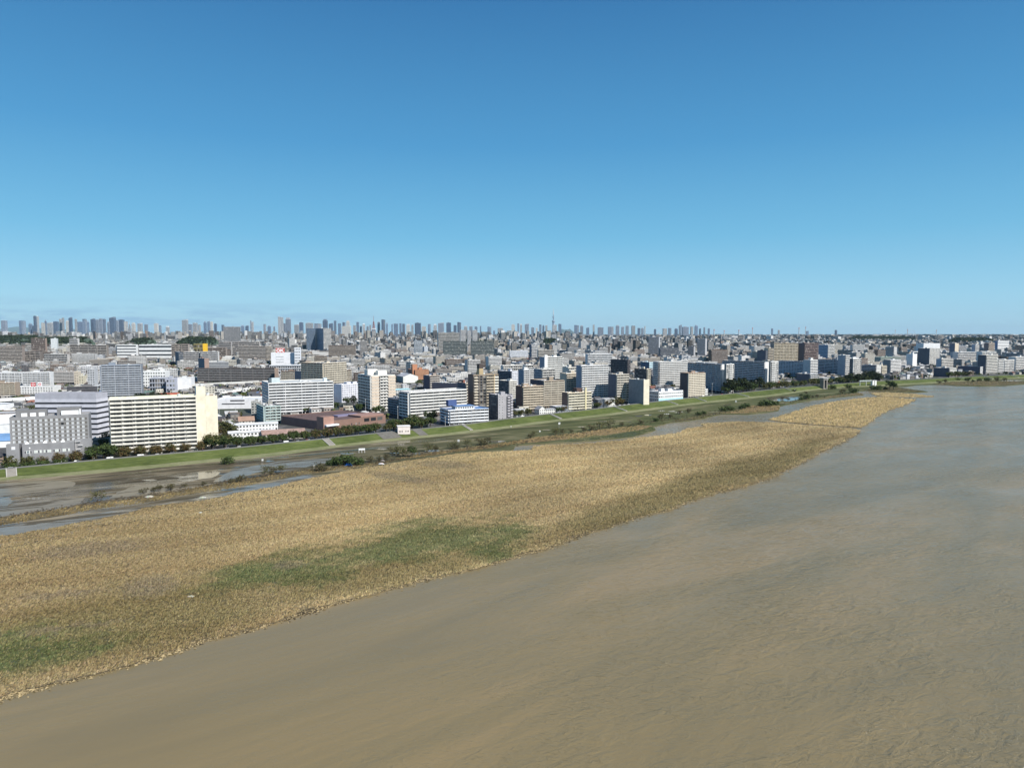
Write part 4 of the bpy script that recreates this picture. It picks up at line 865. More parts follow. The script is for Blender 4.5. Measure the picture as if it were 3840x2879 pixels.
H('slim shade sided tower behind the white nine storey slab', 1588, 1611, 1650, 1408, 1480, 9, (.4, .33, .28), 'balc', 'plain', phi=31, D=930, short='the slim shade sided tower', colL=(.06, .05, .065), para=(.6, .55, .5), vv=1462)
H('low black walled shed behind the white nine storey slab', 1620, 1716, 1724, 1437, 1470, 2, (.5, .5, .5), 'win', 'plain', phi=62, D=880, short='the low black walled shed', colL=(.05, .05, .07), vv=1455, huts=0)
H('dark block with cream balconies left of the tall brown and tan complex', 1716, 1746, 1768, 1436, 1560, 9, (.55, .46, .36), 'balc', 'plain', phi=30, D=770, short='the dark block with cream balconies', colL=(.05, .055, .075), para=(.72, .64, .52), vv=1510, hutcol=(.30, .12, .08))
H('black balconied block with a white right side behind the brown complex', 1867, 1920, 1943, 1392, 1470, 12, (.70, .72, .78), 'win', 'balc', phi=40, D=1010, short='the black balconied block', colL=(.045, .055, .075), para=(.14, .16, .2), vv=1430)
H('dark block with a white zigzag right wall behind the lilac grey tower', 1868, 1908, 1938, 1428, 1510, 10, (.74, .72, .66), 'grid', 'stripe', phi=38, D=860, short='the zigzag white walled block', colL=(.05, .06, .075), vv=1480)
H('white balconied block with a shaded left side behind the brown ended block', 1943, 1963, 2003, 1386, 1480, 11, (.70, .70, .69), 'balc', 'plain', phi=31, D=960, short='the shade sided white block', colL=(.12, .15, .19), cols=9, vv=1426)
H('grey block with small windows left of the tall white tower', 2002, 2031, 2080, 1384, 1480, 11, (.62, .61, .58), 'balc', 'win', phi=31, D=920, short='the grey small windowed block', colL=(.16, .18, .21), vv=1425)
H('tall white tower with a blank shaft at its left corner', 2023, 2040, 2107, 1338, 1480, 16, (.78, .77, .73), 'balc', 'plain', phi=31, D=1000, short='the tall white shaft tower', para=(.82, .81, .77), colL=(.14, .16, .20), gspan=(.16, 1), vv=1385, bay=6)
o = HEROES[-1]; extra(o['o'], 'shaft', .02, o['LR']*.15, -1.6, -.02, 0, o['h']+3.5, (.84, .84, .82))
H('lower white extension of the tall white shaft tower', 2107, 2107, 2128, 1370, 1450, 10, (.72, .71, .67), 'balc', 'plain', phi=31, D=1015, dL=12, short='the lower white extension', vv=1400, huts=0)
H('long white five storey block in the centre middle ground', 1884, 1886, 1967, 1370, 1410, 6, (.72, .70, .66), 'balc', 'plain', phi=20, D=1220, dL=12, short='the long white five storey block', vv=1386)
H('short white block continuing the long white five storey block', 1968, 1970, 1999, 1368, 1410, 6, (.74, .72, .68), 'balc', 'plain', phi=20, D=1200, dL=12, short='the short white block', vv=1390)
H('blackish brown round cornered block above the dark ended block', 2290, 2356, 2362, 1348, 1420, 11, (.3, .28, .26), 'balc', 'balc', phi=50, D=1230, short='the blackish brown block', colL=(.055, .055, .065), para=(.16, .15, .16), vv=1395)
H('blue glazed block with a pale cyan side left of the ribbed white slab', 2402, 2434, 2449, 1358, 1410, 8, (.50, .66, .72), 'win', 'stripe', phi=40, D=1250, short='the blue glazed block', colL=(.09, .16, .26), vv=1380)
H('stepped white terrace block like a pyramid right of centre', 2200, 2203, 2296, 1327, 1380, 8, (.78, .78, .78), 'balc', 'plain', phi=12, D=1700, dL=18, short='the stepped white terrace block', vv=1352, fins=False, huts=0, bay=20)
o = HEROES[-1]; a = o['LR']
for i, (s0, s1) in enumerate(((.10, .88), (.22, .74), (.30, .64))): extra(o['o'], 'stepped_storey', a*s0, a*s1, .5, 14, o['h']+.92+i*2.8, o['h']+.92+(i+1)*2.8, (.76, .76, .76), STRIPE, top=ROOF, nu=10, nv=1)
H('brown tinted wide block of balconies above the left dark faced slab roof', 2886, 2900, 2990, 1287, 1370, 15, (.46, .38, .28), 'balc', 'plain', phi=14, D=1750, short='the wide beige lattice block', para=(.66, .58, .44), cols=9, vv=1352, colL=(.15, .13, .12))
H('dark chocolate tower attached to the wide beige lattice block', 2990, 3014, 3067, 1286, 1360, 15, (.16, .11, .10), 'balc', 'plain', phi=31, D=1760, short='the dark chocolate tower', para=(.22, .16, .15), colL=(.05, .05, .065), vv=1350)
H('low beige block left of the wide beige lattice block', 2875, 2878, 2899, 1306, 1365, 12, (.56, .49, .39), 'balc', 'plain', phi=20, D=1700, dL=14, short='the low beige block', vv=1350)
H('round black block left of the low beige block', 2838, 2870, 2877, 1314, 1370, 9, (.08, .09, .11), 'plain', 'plain', phi=55, D=1650, short='the black block', colL=(.04, .05, .07), vv=1350)
H('blue sided office tower with a white gridded front', 3064, 3103, 3126, 1293, 1345, 11, (.80, .79, .76), 'grid', 'win', phi=36, D=2100, short='the blue sided office tower', colL=(.16, .22, .30), cols=7, vv=1330)
H('dark banded rounded tower standing alone right of centre', 2430, 2470, 2474, 1264, 1335, 20, (.5, .52, .56), 'plain', 'balc', phi=75, D=2600, short='the dark banded tower', colL=(.09, .11, .15), para=(.44, .46, .5), vv=1326, dL=38)
H('dark low wing right of the dark banded tower', 2474, 2475, 2546, 1304, 1345, 8, (.16, .18, .21), 'balc', 'plain', phi=8, D=2400, dL=14, short='the dark low wing', para=(.3, .32, .36), vv=1328)
H('second dark banded tower above the riverside slabs', 2614, 2644, 2650, 1270, 1345, 19, (.5, .5, .52), 'plain', 'balc', phi=70, D=2500, short='the second dark banded tower', colL=(.07, .09, .12), para=(.40, .44, .5), vv=1330)
H('short black banded tower between the two banded towers', 2580, 2601, 2606, 1299, 1345, 12, (.4, .4, .42), 'plain', 'balc', phi=65, D=2300, short='the short black tower', colL=(.06, .07, .09), vv=1328)
H('white ward block with a grid of bluish windows in the centre distance', 1908, 1912, 1981, 1315, 1350, 6, (.72, .75, .80), 'win', 'plain', phi=6, D=2300, dL=16, short='the gridded ward block', name='school', cat='school', vv=1338)
H('white balconied tower with a shaded left side in the centre distance', 1985, 1993, 2017, 1291, 1350, 10, (.74, .74, .74), 'balc', 'plain', phi=20, D=2200, short='the centre distance white tower', colL=(.08, .09, .12), vv=1316)
H('long brown and white block right of the centre distance white tower', 2016, 2018, 2078, 1312, 1350, 7, (.60, .56, .50), 'balc', 'plain', phi=10, D=2150, dL=14, short='the long brown and white block', vv=1330)
for i, (a, b_, t, lb) in enumerate(((1657, 1751, 1280, 'left'), (1761, 1853, 1279, 'right'))):
    H('wide dark green grey slab with white posts, %s of two twins in the distance' % lb, a, a+6, b_, t, 1340, 11, (.13, .15, .145), 'balc', 'plain', phi=10, D=2450, dL=14, short='the %s dark green slab' % lb, para=(.30, .34, .33), cols=22, vv=1330, fins=False, roofcol=(.10, .15, .12))
H('tall block with a white framed lattice above the left dark green slab', 1640, 1644, 1725, 1247, 1330, 14, (.60, .58, .54), 'grid', 'plain', phi=12, D=2900, short='the lattice block', cols=14, vv=1280)
for i, (a, b_, t) in enumerate(((1725, 1748, 1237), (1751, 1767, 1240), (1770, 1791, 1238))):
    H('%s of three pale striped towers above the dark green slabs' % ('leftmost', 'middle', 'rightmost')[i], a, a+2, b_, t, 1300, 18, (.62, .63, .64), 'stripe', 'plain', phi=14, D=3400, dL=20, short='the striped tower', vv=1266)
H('tall dark glass office tower, left of the glass pair in the left distance', 1142, 1150, 1184, 1231, 1320, 22, (.22, .27, .33), 'glass', 'glass', phi=14, D=3050, short='the dark glass tower', name='office_tower', cat='office tower', colL=(.12, .15, .2), vv=1312)
H('glass office tower with a white gridded face, right of the glass pair', 1184, 1214, 1243, 1231, 1320, 20, (.76, .76, .74), 'grid', 'glass', phi=35, D=3000, short='the white gridded glass tower', name='office_tower', cat='office tower', colL=(.20, .24, .28), vv=1310)
H('cluster of close set slim grey striped towers in the left distance, read as one', 836, 840, 903, 1225, 1300, 26, (.46, .46, .47), 'grid', 'stripe', phi=12, D=4000, short='the slim grey striped cluster', name='tower_block', cat='tower block', cols=9, vv=1276)
H('brown wide stepped apartment block in the distance below the glass pair', 1228, 1232, 1334, 1295, 1340, 11, (.26, .2, .17), 'balc', 'plain', phi=10, D=2300, dL=16, short='the brown stepped block', para=(.48, .42, .36), vv=1332)
H('low brown block with dark balconies left of the brown stepped block', 1176, 1179, 1226, 1336, 1375, 7, (.3, .24, .2), 'balc', 'plain', phi=10, D=1700, dL=16, short='the low brown block', para=(.46, .4, .33), vv=1359)
H('slim tower of stripes with a black right gap in the distance', 1349, 1352, 1377, 1278, 1340, 14, (.52, .50, .48), 'balc', 'plain', phi=14, D=2400, dL=14, short='the slim striped tower', vv=1322)
H('blue and white banded block left of the dark green slabs', 1551, 1554, 1585, 1277, 1330, 13, (.5, .56, .62), 'stripe', 'plain', phi=14, D=2500, dL=14, short='the blue banded block', vv=1305)
# supermarket with red sign
o = H('bright white supermarket building with a red sign board on its roof', 1012, 1017, 1102, 1322, 1372, 5, (.86, .87, .90), 'plain', 'plain', phi=8, D=1850, dL=25, short='the white supermarket', name='supermarket', cat='supermarket', vv=1366, huts=0)
SM = HEROES[-1]
H('pale blue white stair tower beside the white supermarket', 1103, 1105, 1126, 1303, 1370, 6, (.82, .84, .88), 'win', 'plain', phi=8, D=1845, dL=18, short='the supermarket tower', vv=1352, huts=0)
# left middle ground list
for (lb, a, c, b_, t, vb, n, col, fR, fL, ph, D, vv, kw) in [
    ('brown and cream striped block at the left edge of the view', -30, -29, 60, 1436, 1500, 7, (.40, .32, .25), 'balc', 'plain', 14, 900, 1480, dict(para=(.66, .58, .46), dL=14)),
    ('long white seven storey block with twin bays at the left edge', -20, -19, 84, 1397, 1460, 9, (.78, .78, .78), 'grid', 'plain', 10, 1080, 1436, dict(dL=14, cols=9)),
    ('white stepped block right of the twin bay block', 84, 86, 190, 1396, 1450, 8, (.80, .80, .80), 'balc', 'plain', 14, 1060, 1440, dict(dL=14)),
    ('grey brown striped block left of the blue grey balcony tower', 188, 190, 279, 1394, 1440, 8, (.44, .40, .37), 'balc', 'plain', 12, 1150, 1436, dict(dL=14, para=(.56, .54, .52))),
    ('narrow beige tower end of the grey brown striped block', 279, 280, 294, 1393, 1440, 8, (.66, .58, .46), 'win', 'plain', 12, 1130, 1440, dict(dL=12)),
    ('short cream block right of the narrow beige tower end', 296, 297, 314, 1408, 1450, 7, (.66, .60, .46), 'win', 'plain', 12, 1090, 1438, dict(dL=12)),
    ('slim grey block with dot windows left of the blue grey balcony tower', 330, 331, 358, 1383, 1450, 10, (.50, .51, .53), 'win', 'plain', 12, 980, 1440, dict(dL=12)),
    ('stepped brown terrace block at the upper left edge', -40, -38, 86, 1300, 1370, 13, (.30, .25, .22), 'balc', 'plain', 10, 1800, 1355, dict(dL=14, para=(.52, .47, .42))),
    ('dark framed brown block in the upper left district', 93, 95, 152, 1317, 1365, 8, (.20, .17, .15), 'grid', 'plain', 10, 1850, 1350, dict(dL=14, cols=12, para=(.42, .38, .35))),
    ('low white framed block right of the dark framed brown block', 165, 167, 254, 1328, 1362, 5, (.56, .54, .52), 'balc', 'plain', 10, 1800, 1350, dict(dL=14)),
    ('broad brown apartment slab in the upper left district', 261, 263, 402, 1294, 1335, 9, (.28, .24, .21), 'balc', 'plain', 8, 2200, 1320, dict(dL=14, para=(.52, .48, .44), cols=30)),
    ('brown lattice block in the far upper left', 117, 119, 172, 1268, 1310, 9, (.36, .27, .22), 'balc', 'plain', 10, 2600, 1290, dict(dL=14)),
    ('pale grey tower with dark flanks in the far upper left', 178, 193, 216, 1269, 1320, 12, (.64, .67, .68), 'plain', 'plain', 16, 2500, 1306, dict(colL=(.09, .09, .11))),
    ('white striped block left of the long white banded hall', 259, 262, 294, 1268, 1310, 10, (.68, .66, .64), 'balc', 'plain', 10, 2500, 1293, dict(dL=14)),
    ('white banded school block in the left distance', 439, 441, 512, 1292, 1350, 6, (.80, .80, .79), 'band', 'plain', 8, 2000, 1332, dict(dL=16)),
    ('long white banded hall in the left distance', 520, 523, 650, 1292, 1340, 4, (.78, .79, .79), 'band', 'plain', 6, 2100, 1325, dict(dL=25)),
    ('brown gridded block right of the long white banded hall', 641, 645, 708, 1291, 1345, 8, (.44, .38, .33), 'balc', 'plain', 10, 2050, 1330, dict(dL=14, cols=10)),
    ('white slab of balconies left of its adjoining twin in the left distance', 690, 692, 750, 1319, 1360, 7, (.62, .61, .60), 'balc', 'plain', 8, 1800, 1346, dict(dL=14)),
    ('white slab of balconies right of its adjoining twin in the left distance', 751, 752, 818, 1318, 1360, 7, (.64, .63, .62), 'balc', 'plain', 8, 1800, 1344, dict(dL=14)),
    ('brown balconied slab behind the adjoining white slabs', 742, 745, 848, 1304, 1350, 8, (.34, .28, .24), 'balc', 'plain', 8, 2000, 1320, dict(dL=14)),
    ('grey brown striped slab left of the slim grey cluster', 818, 822, 868, 1281, 1330, 10, (.46, .43, .41), 'balc', 'plain', 10, 2300, 1306, dict(dL=14)),
    ('grey brown slab below the slim grey cluster', 870, 874, 973, 1281, 1320, 8, (.50, .46, .43), 'balc', 'plain', 8, 2400, 1300, dict(dL=14)),
    ('big brown balconied slab left of the white supermarket', 893, 896, 998, 1298, 1350, 12, (.34, .30, .27), 'balc', 'plain', 8, 1950, 1340, dict(dL=16, para=(.50, .46, .42))),
    ('beige end block attached to the big brown balconied slab', 998, 999, 1021, 1299, 1350, 12, (.56, .50, .43), 'balc', 'plain', 12, 1960, 1340, dict(dL=14)),
    ('dark slate block right of the brown gridded block', 658, 672, 690, 1322, 1365, 8, (.14, .17, .21), 'stripe', 'plain', 30, 1700, 1350, dict()),
    ('small brown gabled block above the very long dark slab', 745, 768, 785, 1344, 1385, 5, (.34, .24, .20), 'plain', 'plain', 40, 1450, 1372, dict(colL=(.10, .11, .13))),
]:
    H(lb, a, c, b_, t, vb, n, col, fR, fL, phi=ph, D=D, vv=vv, short='the '+' '.join(lb.split(' in the')[0].split(' at the')[0].split(' left of')[0].split(' right of')[0].split(' behind')[0].split()[:5]), **kw)
o = H('yellow office block with a blank yellow billboard in the left distance', 727, 729, 762, 1289, 1330, 5, (.30, .24, .10), 'grid', 'plain', phi=8, D=1900, dL=16, short='the yellow billboard block', para=(.42, .36, .16), cols=8, vv=1310, huts=0)
extra(o, 'billboard', HEROES[-1]['LR']+.3, HEROES[-1]['LR']+12.5, .5, 1.5, 12, HEROES[-1]['h']+1.5, (.82, .50, .03))
# white building with roof signs at left
o = H('long white low building with two red sign boards on its roof', 60, 62, 200, 1449, 1490, 4, (.82, .82, .81), 'win', 'plain', phi=8, D=955, dL=22, short='the white building with red signs', name='store', cat='store', vv=1476, huts=0)
r_ = HEROES[-1]
def ring(mb, cx, y, cz, r0, r1, col, n=20):
    for i in range(n):
        a, b = 2*pi*i/n, 2*pi*(i+1)/n
        mb.face([(cx+r0*cos(a), y, cz+r0*sin(a)), (cx+r1*cos(a), y, cz+r1*sin(a)), (cx+r1*cos(b), y, cz+r1*sin(b)), (cx+r0*cos(b), y, cz+r0*sin(b))], col)
for k, sx in enumerate((.37, .55)):
    s = MB(); x0 = r_['LR']*sx; bc, fc = ((.62, .02, .02), (.85, .85, .85)) if k == 0 else ((.86, .86, .86), (.62, .03, .03))
    s.box(x0, x0+5.6, 3, 3.4, .8, 5.8, bc); ring(s, x0+2.8, 2.97, 3.3, 1.35, 1.9, fc); s.box(x0+1.7, x0+3.9, 2.94, 2.97, 2.95, 3.6, fc); s.box(x0+.4, x0+.6, 3.1, 3.3, 0, .8, (.5, .5, .5)); s.box(x0+5, x0+5.2, 3.1, 3.3, 0, .8, (.5, .5, .5)); s.obj('sign_board', o, loc=(0, 0, r_['h']))
# low buildings between levee and slabs
def gable(name, label, cat, u, v, phi, LR, LL, h, rh, wcol, rcol, rmat=ROOF, ridge='x', short=None, hero=True, wm=WIN, D=None, group=None):
    x, y = G(u, v, ZC) if D is None else (xat(u, D), D); ph = radians(phi); root = empty(name, (x, y, ZC), ph); tag(root, label, cat, group)
    mb = MB(); nf = max(1, round(h/3)); nx = max(1, round(LR/2.6)); ny = max(1, round(LL/2.6))
    c = [(0, 0), (LR, 0), (LR, LL), (0, LL)]; nb = (nx, ny, nx, ny)
    for i in range(4):
        a, b = c[i], c[(i+1) % 4]; mb.face([(*a, 0), (*b, 0), (*b, h), (*a, h)], wcol, wm, [(0, 0), (nb[i], 0), (nb[i], nf), (0, nf)])
    e = .5; rb = MB()
    if ridge == 'x':
        mb.face([(LR, 0, h), (LR, LL, h), (LR, LL/2, h+rh)], wcol); mb.face([(0, LL, h), (0, 0, h), (0, LL/2, h+rh)], wcol)
        s = rh/(LL/2); rb.face([(-e, -e, h-e*s+.04), (LR+e, -e, h-e*s+.04), (LR+e, LL/2, h+rh+.04), (-e, LL/2, h+rh+.04)], rcol, rmat); rb.face([(LR+e, LL+e, h-e*s+.04), (-e, LL+e, h-e*s+.04), (-e, LL/2, h+rh+.04), (LR+e, LL/2, h+rh+.04)], rcol, rmat)
    else:
        mb.face([(0, 0, h), (LR, 0, h), (LR/2, 0, h+rh)], wcol); mb.face([(LR, LL, h), (0, LL, h), (LR/2, LL, h+rh)], wcol)
        s = rh/(LR/2); rb.face([(-e, LL+e, h-e*s+.04), (-e, -e, h-e*s+.04), (LR/2, -e, h+rh+.04), (LR/2, LL+e, h+rh+.04)], rcol, rmat); rb.face([(LR+e, -e, h-e*s+.04), (LR+e, LL+e, h-e*s+.04), (LR/2, LL+e, h+rh+.04), (LR/2, -e, h+rh+.04)], rcol, rmat)
    mb.obj('wall', root); rb.obj('roof', root)
    if hero: HEROES.append(dict(C=(x, y), phi=ph, LR=LR, LL=LL, h=h+rh, D=y, u0=u-5, u1=u+F*LR/y, vt=proj(x, y, ZC+h+rh)[1], vv=v if v else proj(x, y, ZC)[1], short=short or label, o=root, low=True))
    return root
gable('rust_roofed_shed', 'long low shed with a rusty pink corrugated roof between the trees and the brown hall', 'shed', 985, 1652, 24, 32, 16, 4.5, 2.6, (.40, .38, .34), (.46, .31, .25), CORR, short='the rusty roofed shed')
gable('white_workshop', 'white two storey workshop left of the rusty roofed shed', 'workshop', 858, 1656, 24, 34, 12, 6.0, .8, (.80, .80, .79), (.74, .74, .74), short='the white workshop', D=535)
gable('white_workshop', 'long white workshop with strip windows behind the rusty roofed shed', 'workshop', 872, 1632, 24, 36, 12, 6.2, .8, (.80, .80, .80), (.78, .78, .78), short='the rear white workshop', D=580)
gable('brown_roofed_house', 'house with a wide brown gable roof behind the rear white workshop', 'house', 896, 1600, 24, 13, 12, 4.5, 3.4, (.62, .58, .52), (.34, .22, .16), short='the brown gabled house', D=622)
H('low white warehouse with two dark strip windows left of the small grey block', 812, 814, 980, 1496, 1545, 2, (.82, .82, .84), 'plain', 'plain', phi=8, D=765, dL=30, short='the white warehouse', name='warehouse', cat='warehouse', huts=0, vv=1538, roofcol=(.7, .7, .7))
r_ = HEROES[-1]; extra(r_['o'], 'strip_window', 14, 29, -.1, -.02, 8.2, 9.6, (.04, .04, .05)); extra(r_['o'], 'strip_window', 5, 29, -.1, -.02, 4.8, 5.9, (.04, .04, .05))
gable('red_roofed_hall', 'low hall with a red curved roof behind the long cream slab', 'hall', 596, 1498, 14, 22, 14, 5, 3, (.6, .55, .5), (.42, .11, .06), short='the red roofed hall', D=870)
gable('brown_brick_hall', 'low brown brick hall at the left edge behind the grey hotel', 'hall', -20, 1560, 12, 18, 14, 9.5, .5, (.30, .19, .15), (.5, .5, .5), short='the brown brick hall', D=640)
gable('white_arena_roof_hall', 'white roofed hall with a broad pale gable at the left edge', 'hall', -60, 1640, 20, 22, 30, 12, 6, (.74, .75, .76), (.80, .80, .79), wm=WALL, short='the white roofed hall', D=540)
gable('blue_roofed_hall', 'low hall with a blue roof left of the grey hotel', 'hall', -60, 1680, 20, 17, 22, 5, 4, (.74, .76, .78), (.16, .30, .52), wm=WALL, short='the blue roofed hall', D=500)
gable('white_box_hall', 'plain white box hall at the left edge under the striped block', 'hall', -30, 1530, 8, 14, 14, 10, .4, (.84, .84, .84), (.8, .8, .8), wm=WALL, short='the white box hall', D=720)
gable('cyan_roofed_hall', 'low hall with a pale cyan roof right of the beige panelled tower', 'hall', 1483, 1475, 31, 22, 20, 5, 1.2, (.55, .58, .58), (.42, .66, .70), short='the cyan roofed hall', D=960)
HOUS = [
 ('small white gabled house beside the steps on the levee', 2022, 1554, 8, 9, 5.2, 3, W_, (.30, .30, .32), 'y'), ('low white shop right of the small white gabled house', 2045, 1552, 12, 9, 4.5, .4, W_, (.5, .5, .5), 'x'),
 ('grey blue roofed depot below the taller brown block', 2085, 1548, 20, 12, 6.5, .4, (.42, .45, .50), (.5, .5, .52), 'x'), ('square white house right of the lilac grey tower', 1938, 1563, 9, 9, 7, .4, (.86, .86, .86), (.6, .6, .6), 'x'),
 ('white terraced house left of the windowless block', 2355, 1512, 16, 12, 7, .4, WHT, (.6, .6, .62), 'x'), ('white villa with an outside stair in front of the windowless block', 2372, 1510, 16, 9, 5, .4, WHT, (.7, .7, .7), 'x'),
 ('white flat house with balconies under the big white slab', 2268, 1526, 14, 12, 9, .4, (.70, .69, .66), (.5, .5, .5), 'x'), ('charcoal house left of the white flat house', 2242, 1529, 7, 10, 9, .4, (.10, .12, .16), (.3, .3, .3), 'x')]
for lb, u, v, a, b_, h_, rh, wc, rc, rd in HOUS: gable('house', lb, 'house', u, v, 29, a, b_, h_, rh, wc, rc, ridge=rd, short='the '+lb.split(' beside')[0].split(' right')[0].split(' below')[0].split(' left')[0].split(' in front')[0].split(' under')[0])
# elevated roads
def viaduct(name, label, pts, wd, zt, col=(.70, .70, .69), piers=28):
    root = empty(name, (pts[0][0], pts[0][1], ZC)); tag(root, label, 'viaduct'); o = Vector(pts[0]); deck = MB(); pl = resample([tuple(p) for p in pts], 12)
    pl = smooth(pl, 10)
    for i in range(len(pl)-1):
        a, b = pl[i]-o, pl[i+1]-o; t = (b-a).normalized(); n = Vector((-t.y, t.x))*wd/2
        za = zt-ZC; A = (a-n, b-n, b+n, a+n)
        deck.face([(*A[0], za), (*A[1], za), (*A[2], za), (*A[3], za)], (.2, .2, .2), ROOF)
        for q0, q1 in ((A[0], A[1]), (A[3], A[2])): deck.face([(*q0, za-1.4), (*q1, za-1.4), (*q1, za+1.1), (*q0, za+1.1)], col)
        deck.face([(*A[3], za-1.4), (*A[2], za-1.4), (*A[1], za-1.4), (*A[0], za-1.4)], col)
    deck.obj('deck', root)
    L_ = 0
    for i in range(len(pl)-1):
        L_ += (pl[i+1]-pl[i]).length
        if L_ > piers: L_ = 0; q = pl[i]-o; m = MB(); m.box(q.x-1, q.x+1, q.y-1, q.y+1, 0, zt-ZC-1.4, (.5, .5, .48)); m.box(q.x-wd*.45, q.x+wd*.45, q.y-.9, q.y+.9, zt-ZC-2.6, zt-ZC-1.41, (.52, .52, .5)); m.obj('pier', root)
    return root
viaduct('elevated_road', 'long white elevated road ramp rising behind the ribbon windowed office', [(xat(-60, 760), 760), (xat(200, 800), 800), (xat(300, 900), 900), (xat(365, 1010), 1010)], 11, 12.5, (.80, .80, .80))
viaduct('elevated_road', 'pale elevated road crossing behind the white warehouse', [(xat(815, 900), 900), (xat(920, 960), 960), (xat(1010, 1010), 1010)], 9, 9.5, (.78, .77, .72))
viaduct('elevated_road', 'grey two deck elevated road below the very long dark slab', [(xat(700, 1010), 1010), (xat(880, 1060), 1060), (xat(980, 1090), 1090)], 14, 11.0, (.55, .55, .53))
# sign board with lettering on the supermarket
x0 = 12.0; o = SM['o']; s = MB(); s.box(x0, x0+22, 3, 4.2, 0, 12.5, (.55, .05, .03)); ring(s, x0+6.2, 2.9, 6.2, 2.4, 4.6, (.9, .9, .9), 24)
def strip(mb, p, q, w, y, col):
    d = Vector(q)-Vector(p); n = Vector((-d.y, d.x)).normalized()*w/2; p = Vector(p); q = Vector(q)
    mb.face([(p.x-n.x, y, p.y-n.y), (q.x-n.x, y, q.y-n.y), (q.x+n.x, y, q.y+n.y), (p.x+n.x, y, p.y+n.y)], col)
strip(s, (x0+12.5, 1.8), (x0+12.5, 10.6), 2.4, 2.9, (.9, .9, .9)); strip(s, (x0+12.8, 6), (x0+19.3, 10.4), 2.4, 2.88, (.9, .9, .9)); strip(s, (x0+14.6, 6.8), (x0+19.8, 1.9), 2.4, 2.86, (.9, .9, .9))
s.box(x0-1, x0+23, 2.95, 4.3, 12.5, 13.2, (.85, .85, .85)); s.obj('sign_board', o, loc=(0, 0, SM['h']))
for k in range(3): extra(o, 'ribbon_window', 12, 32, -.12, -.02, 6+k*7, 8.2+k*7, (.45, .46, .48))

# ------------------------------------------------------------------ far skyline
SKY = [(7,25,1202),(74,94,1202),(109,121,1212),(122,130,1220),(129,138,1185),(138,147,1186),(157,169,1210),(170,176,1199),(179,201,1208),(202,219,1206),(225,234,1196),(235,242,1192),(249,262,1201),(260,272,1189),(283,290,1197),(292,316,1207),
 (312,326,1196),(321,334,1203),(342,357,1194),(360,374,1199),(374,386,1195),(386,398,1196),(404,412,1205),(412,433,1188),(434,446,1201),(447,466,1199),(467,480,1205),
 (495,508,1210),(517,534,1211),(543,555,1217),(579,594,1213),(598,606,1220),(623,636,1223),(684,706,1197),(708,721,1216),(724,741,1211),(744,754,1218),(765,776,1205),(779,789,1203),(790,800,1207),(804,814,1214),(832,842,1218),
 (905,917,1219),(921,933,1220),(940,943,1202),(944,952,1207),(989,999,1215),(1004,1017,1221),(1026,1032,1223),(1044,1053,1188),(1053,1064,1190),(1057,1073,1212),(1072,1092,1191),(1104,1122,1216),(1123,1139,1209),(1147,1178,1211),(1179,1209,1213),(1211,1231,1197),(1234,1251,1211),(1253,1263,1203),(1268,1281,1213),
 (1285,1297,1208),(1299,1313,1202),(1282,1322,1221),(1325,1336,1220),(1337,1348,1208),(1350,1358,1222),(1360,1371,1213),(1375,1384,1222),(1386,1393,1219),(1416,1427,1208),(1431,1447,1198),(1448,1456,1210),(1468,1474,1213),(1477,1495,1214),(1498,1508,1213),(1509,1521,1214),(1524,1540,1215),(1543,1552,1216),
 (1556,1583,1211),(1582,1600,1225),(1605,1617,1215),(1626,1640,1215),(1643,1670,1209),(1674,1695,1210),(1701,1715,1220),(1715,1732,1208),(1740,1756,1222),(1760,1775,1222),(1780,1793,1225),(1800,1806,1223),(1828,1846,1225),(1849,1859,1238),(1866,1892,1229),(1900,1930,1240),(1918,1934,1217),(1940,1949,1213),(1950,1960,1214),
 (1968,1987,1213),(1992,2006,1228),(2009,2018,1230),(2022,2033,1217),(2034,2043,1219),(2045,2055,1218),(2072,2092,1218),(2094,2108,1215),(2154,2175,1219),(2176,2190,1220),(2199,2212,1227),(2223,2231,1218),(2243,2268,1228),(2281,2306,1225),(2310,2325,1219),(2330,2342,1224),(2347,2360,1222),(2369,2385,1222),(2392,2404,1230),(2405,2416,1229),
 (2417,2421,1222),(2453,2462,1235),(2487,2505,1232),(2507,2520,1230),(2531,2544,1231),(2546,2551,1219),(2552,2557,1219),(2561,2588,1226),(2590,2602,1225),(2606,2619,1219),(2622,2630,1231),(2639,2645,1228),(2655,2663,1232),(2893,2900,1232),(2918,2925,1236),(3024,3034,1240),(3132,3140,1238)]
rs = random.Random(5); skyitems = []
SKC = [((.30, .36, .45), GLASS, 'slate blue'), ((.56, .58, .60), STRIPE, 'pale grey'), ((.17, .21, .28), GLASS, 'dark blue'), ((.62, .60, .56), WIN, 'beige'), ((.72, .73, .74), STRIPE, 'white'), ((.40, .42, .46), GLASS, 'grey')]
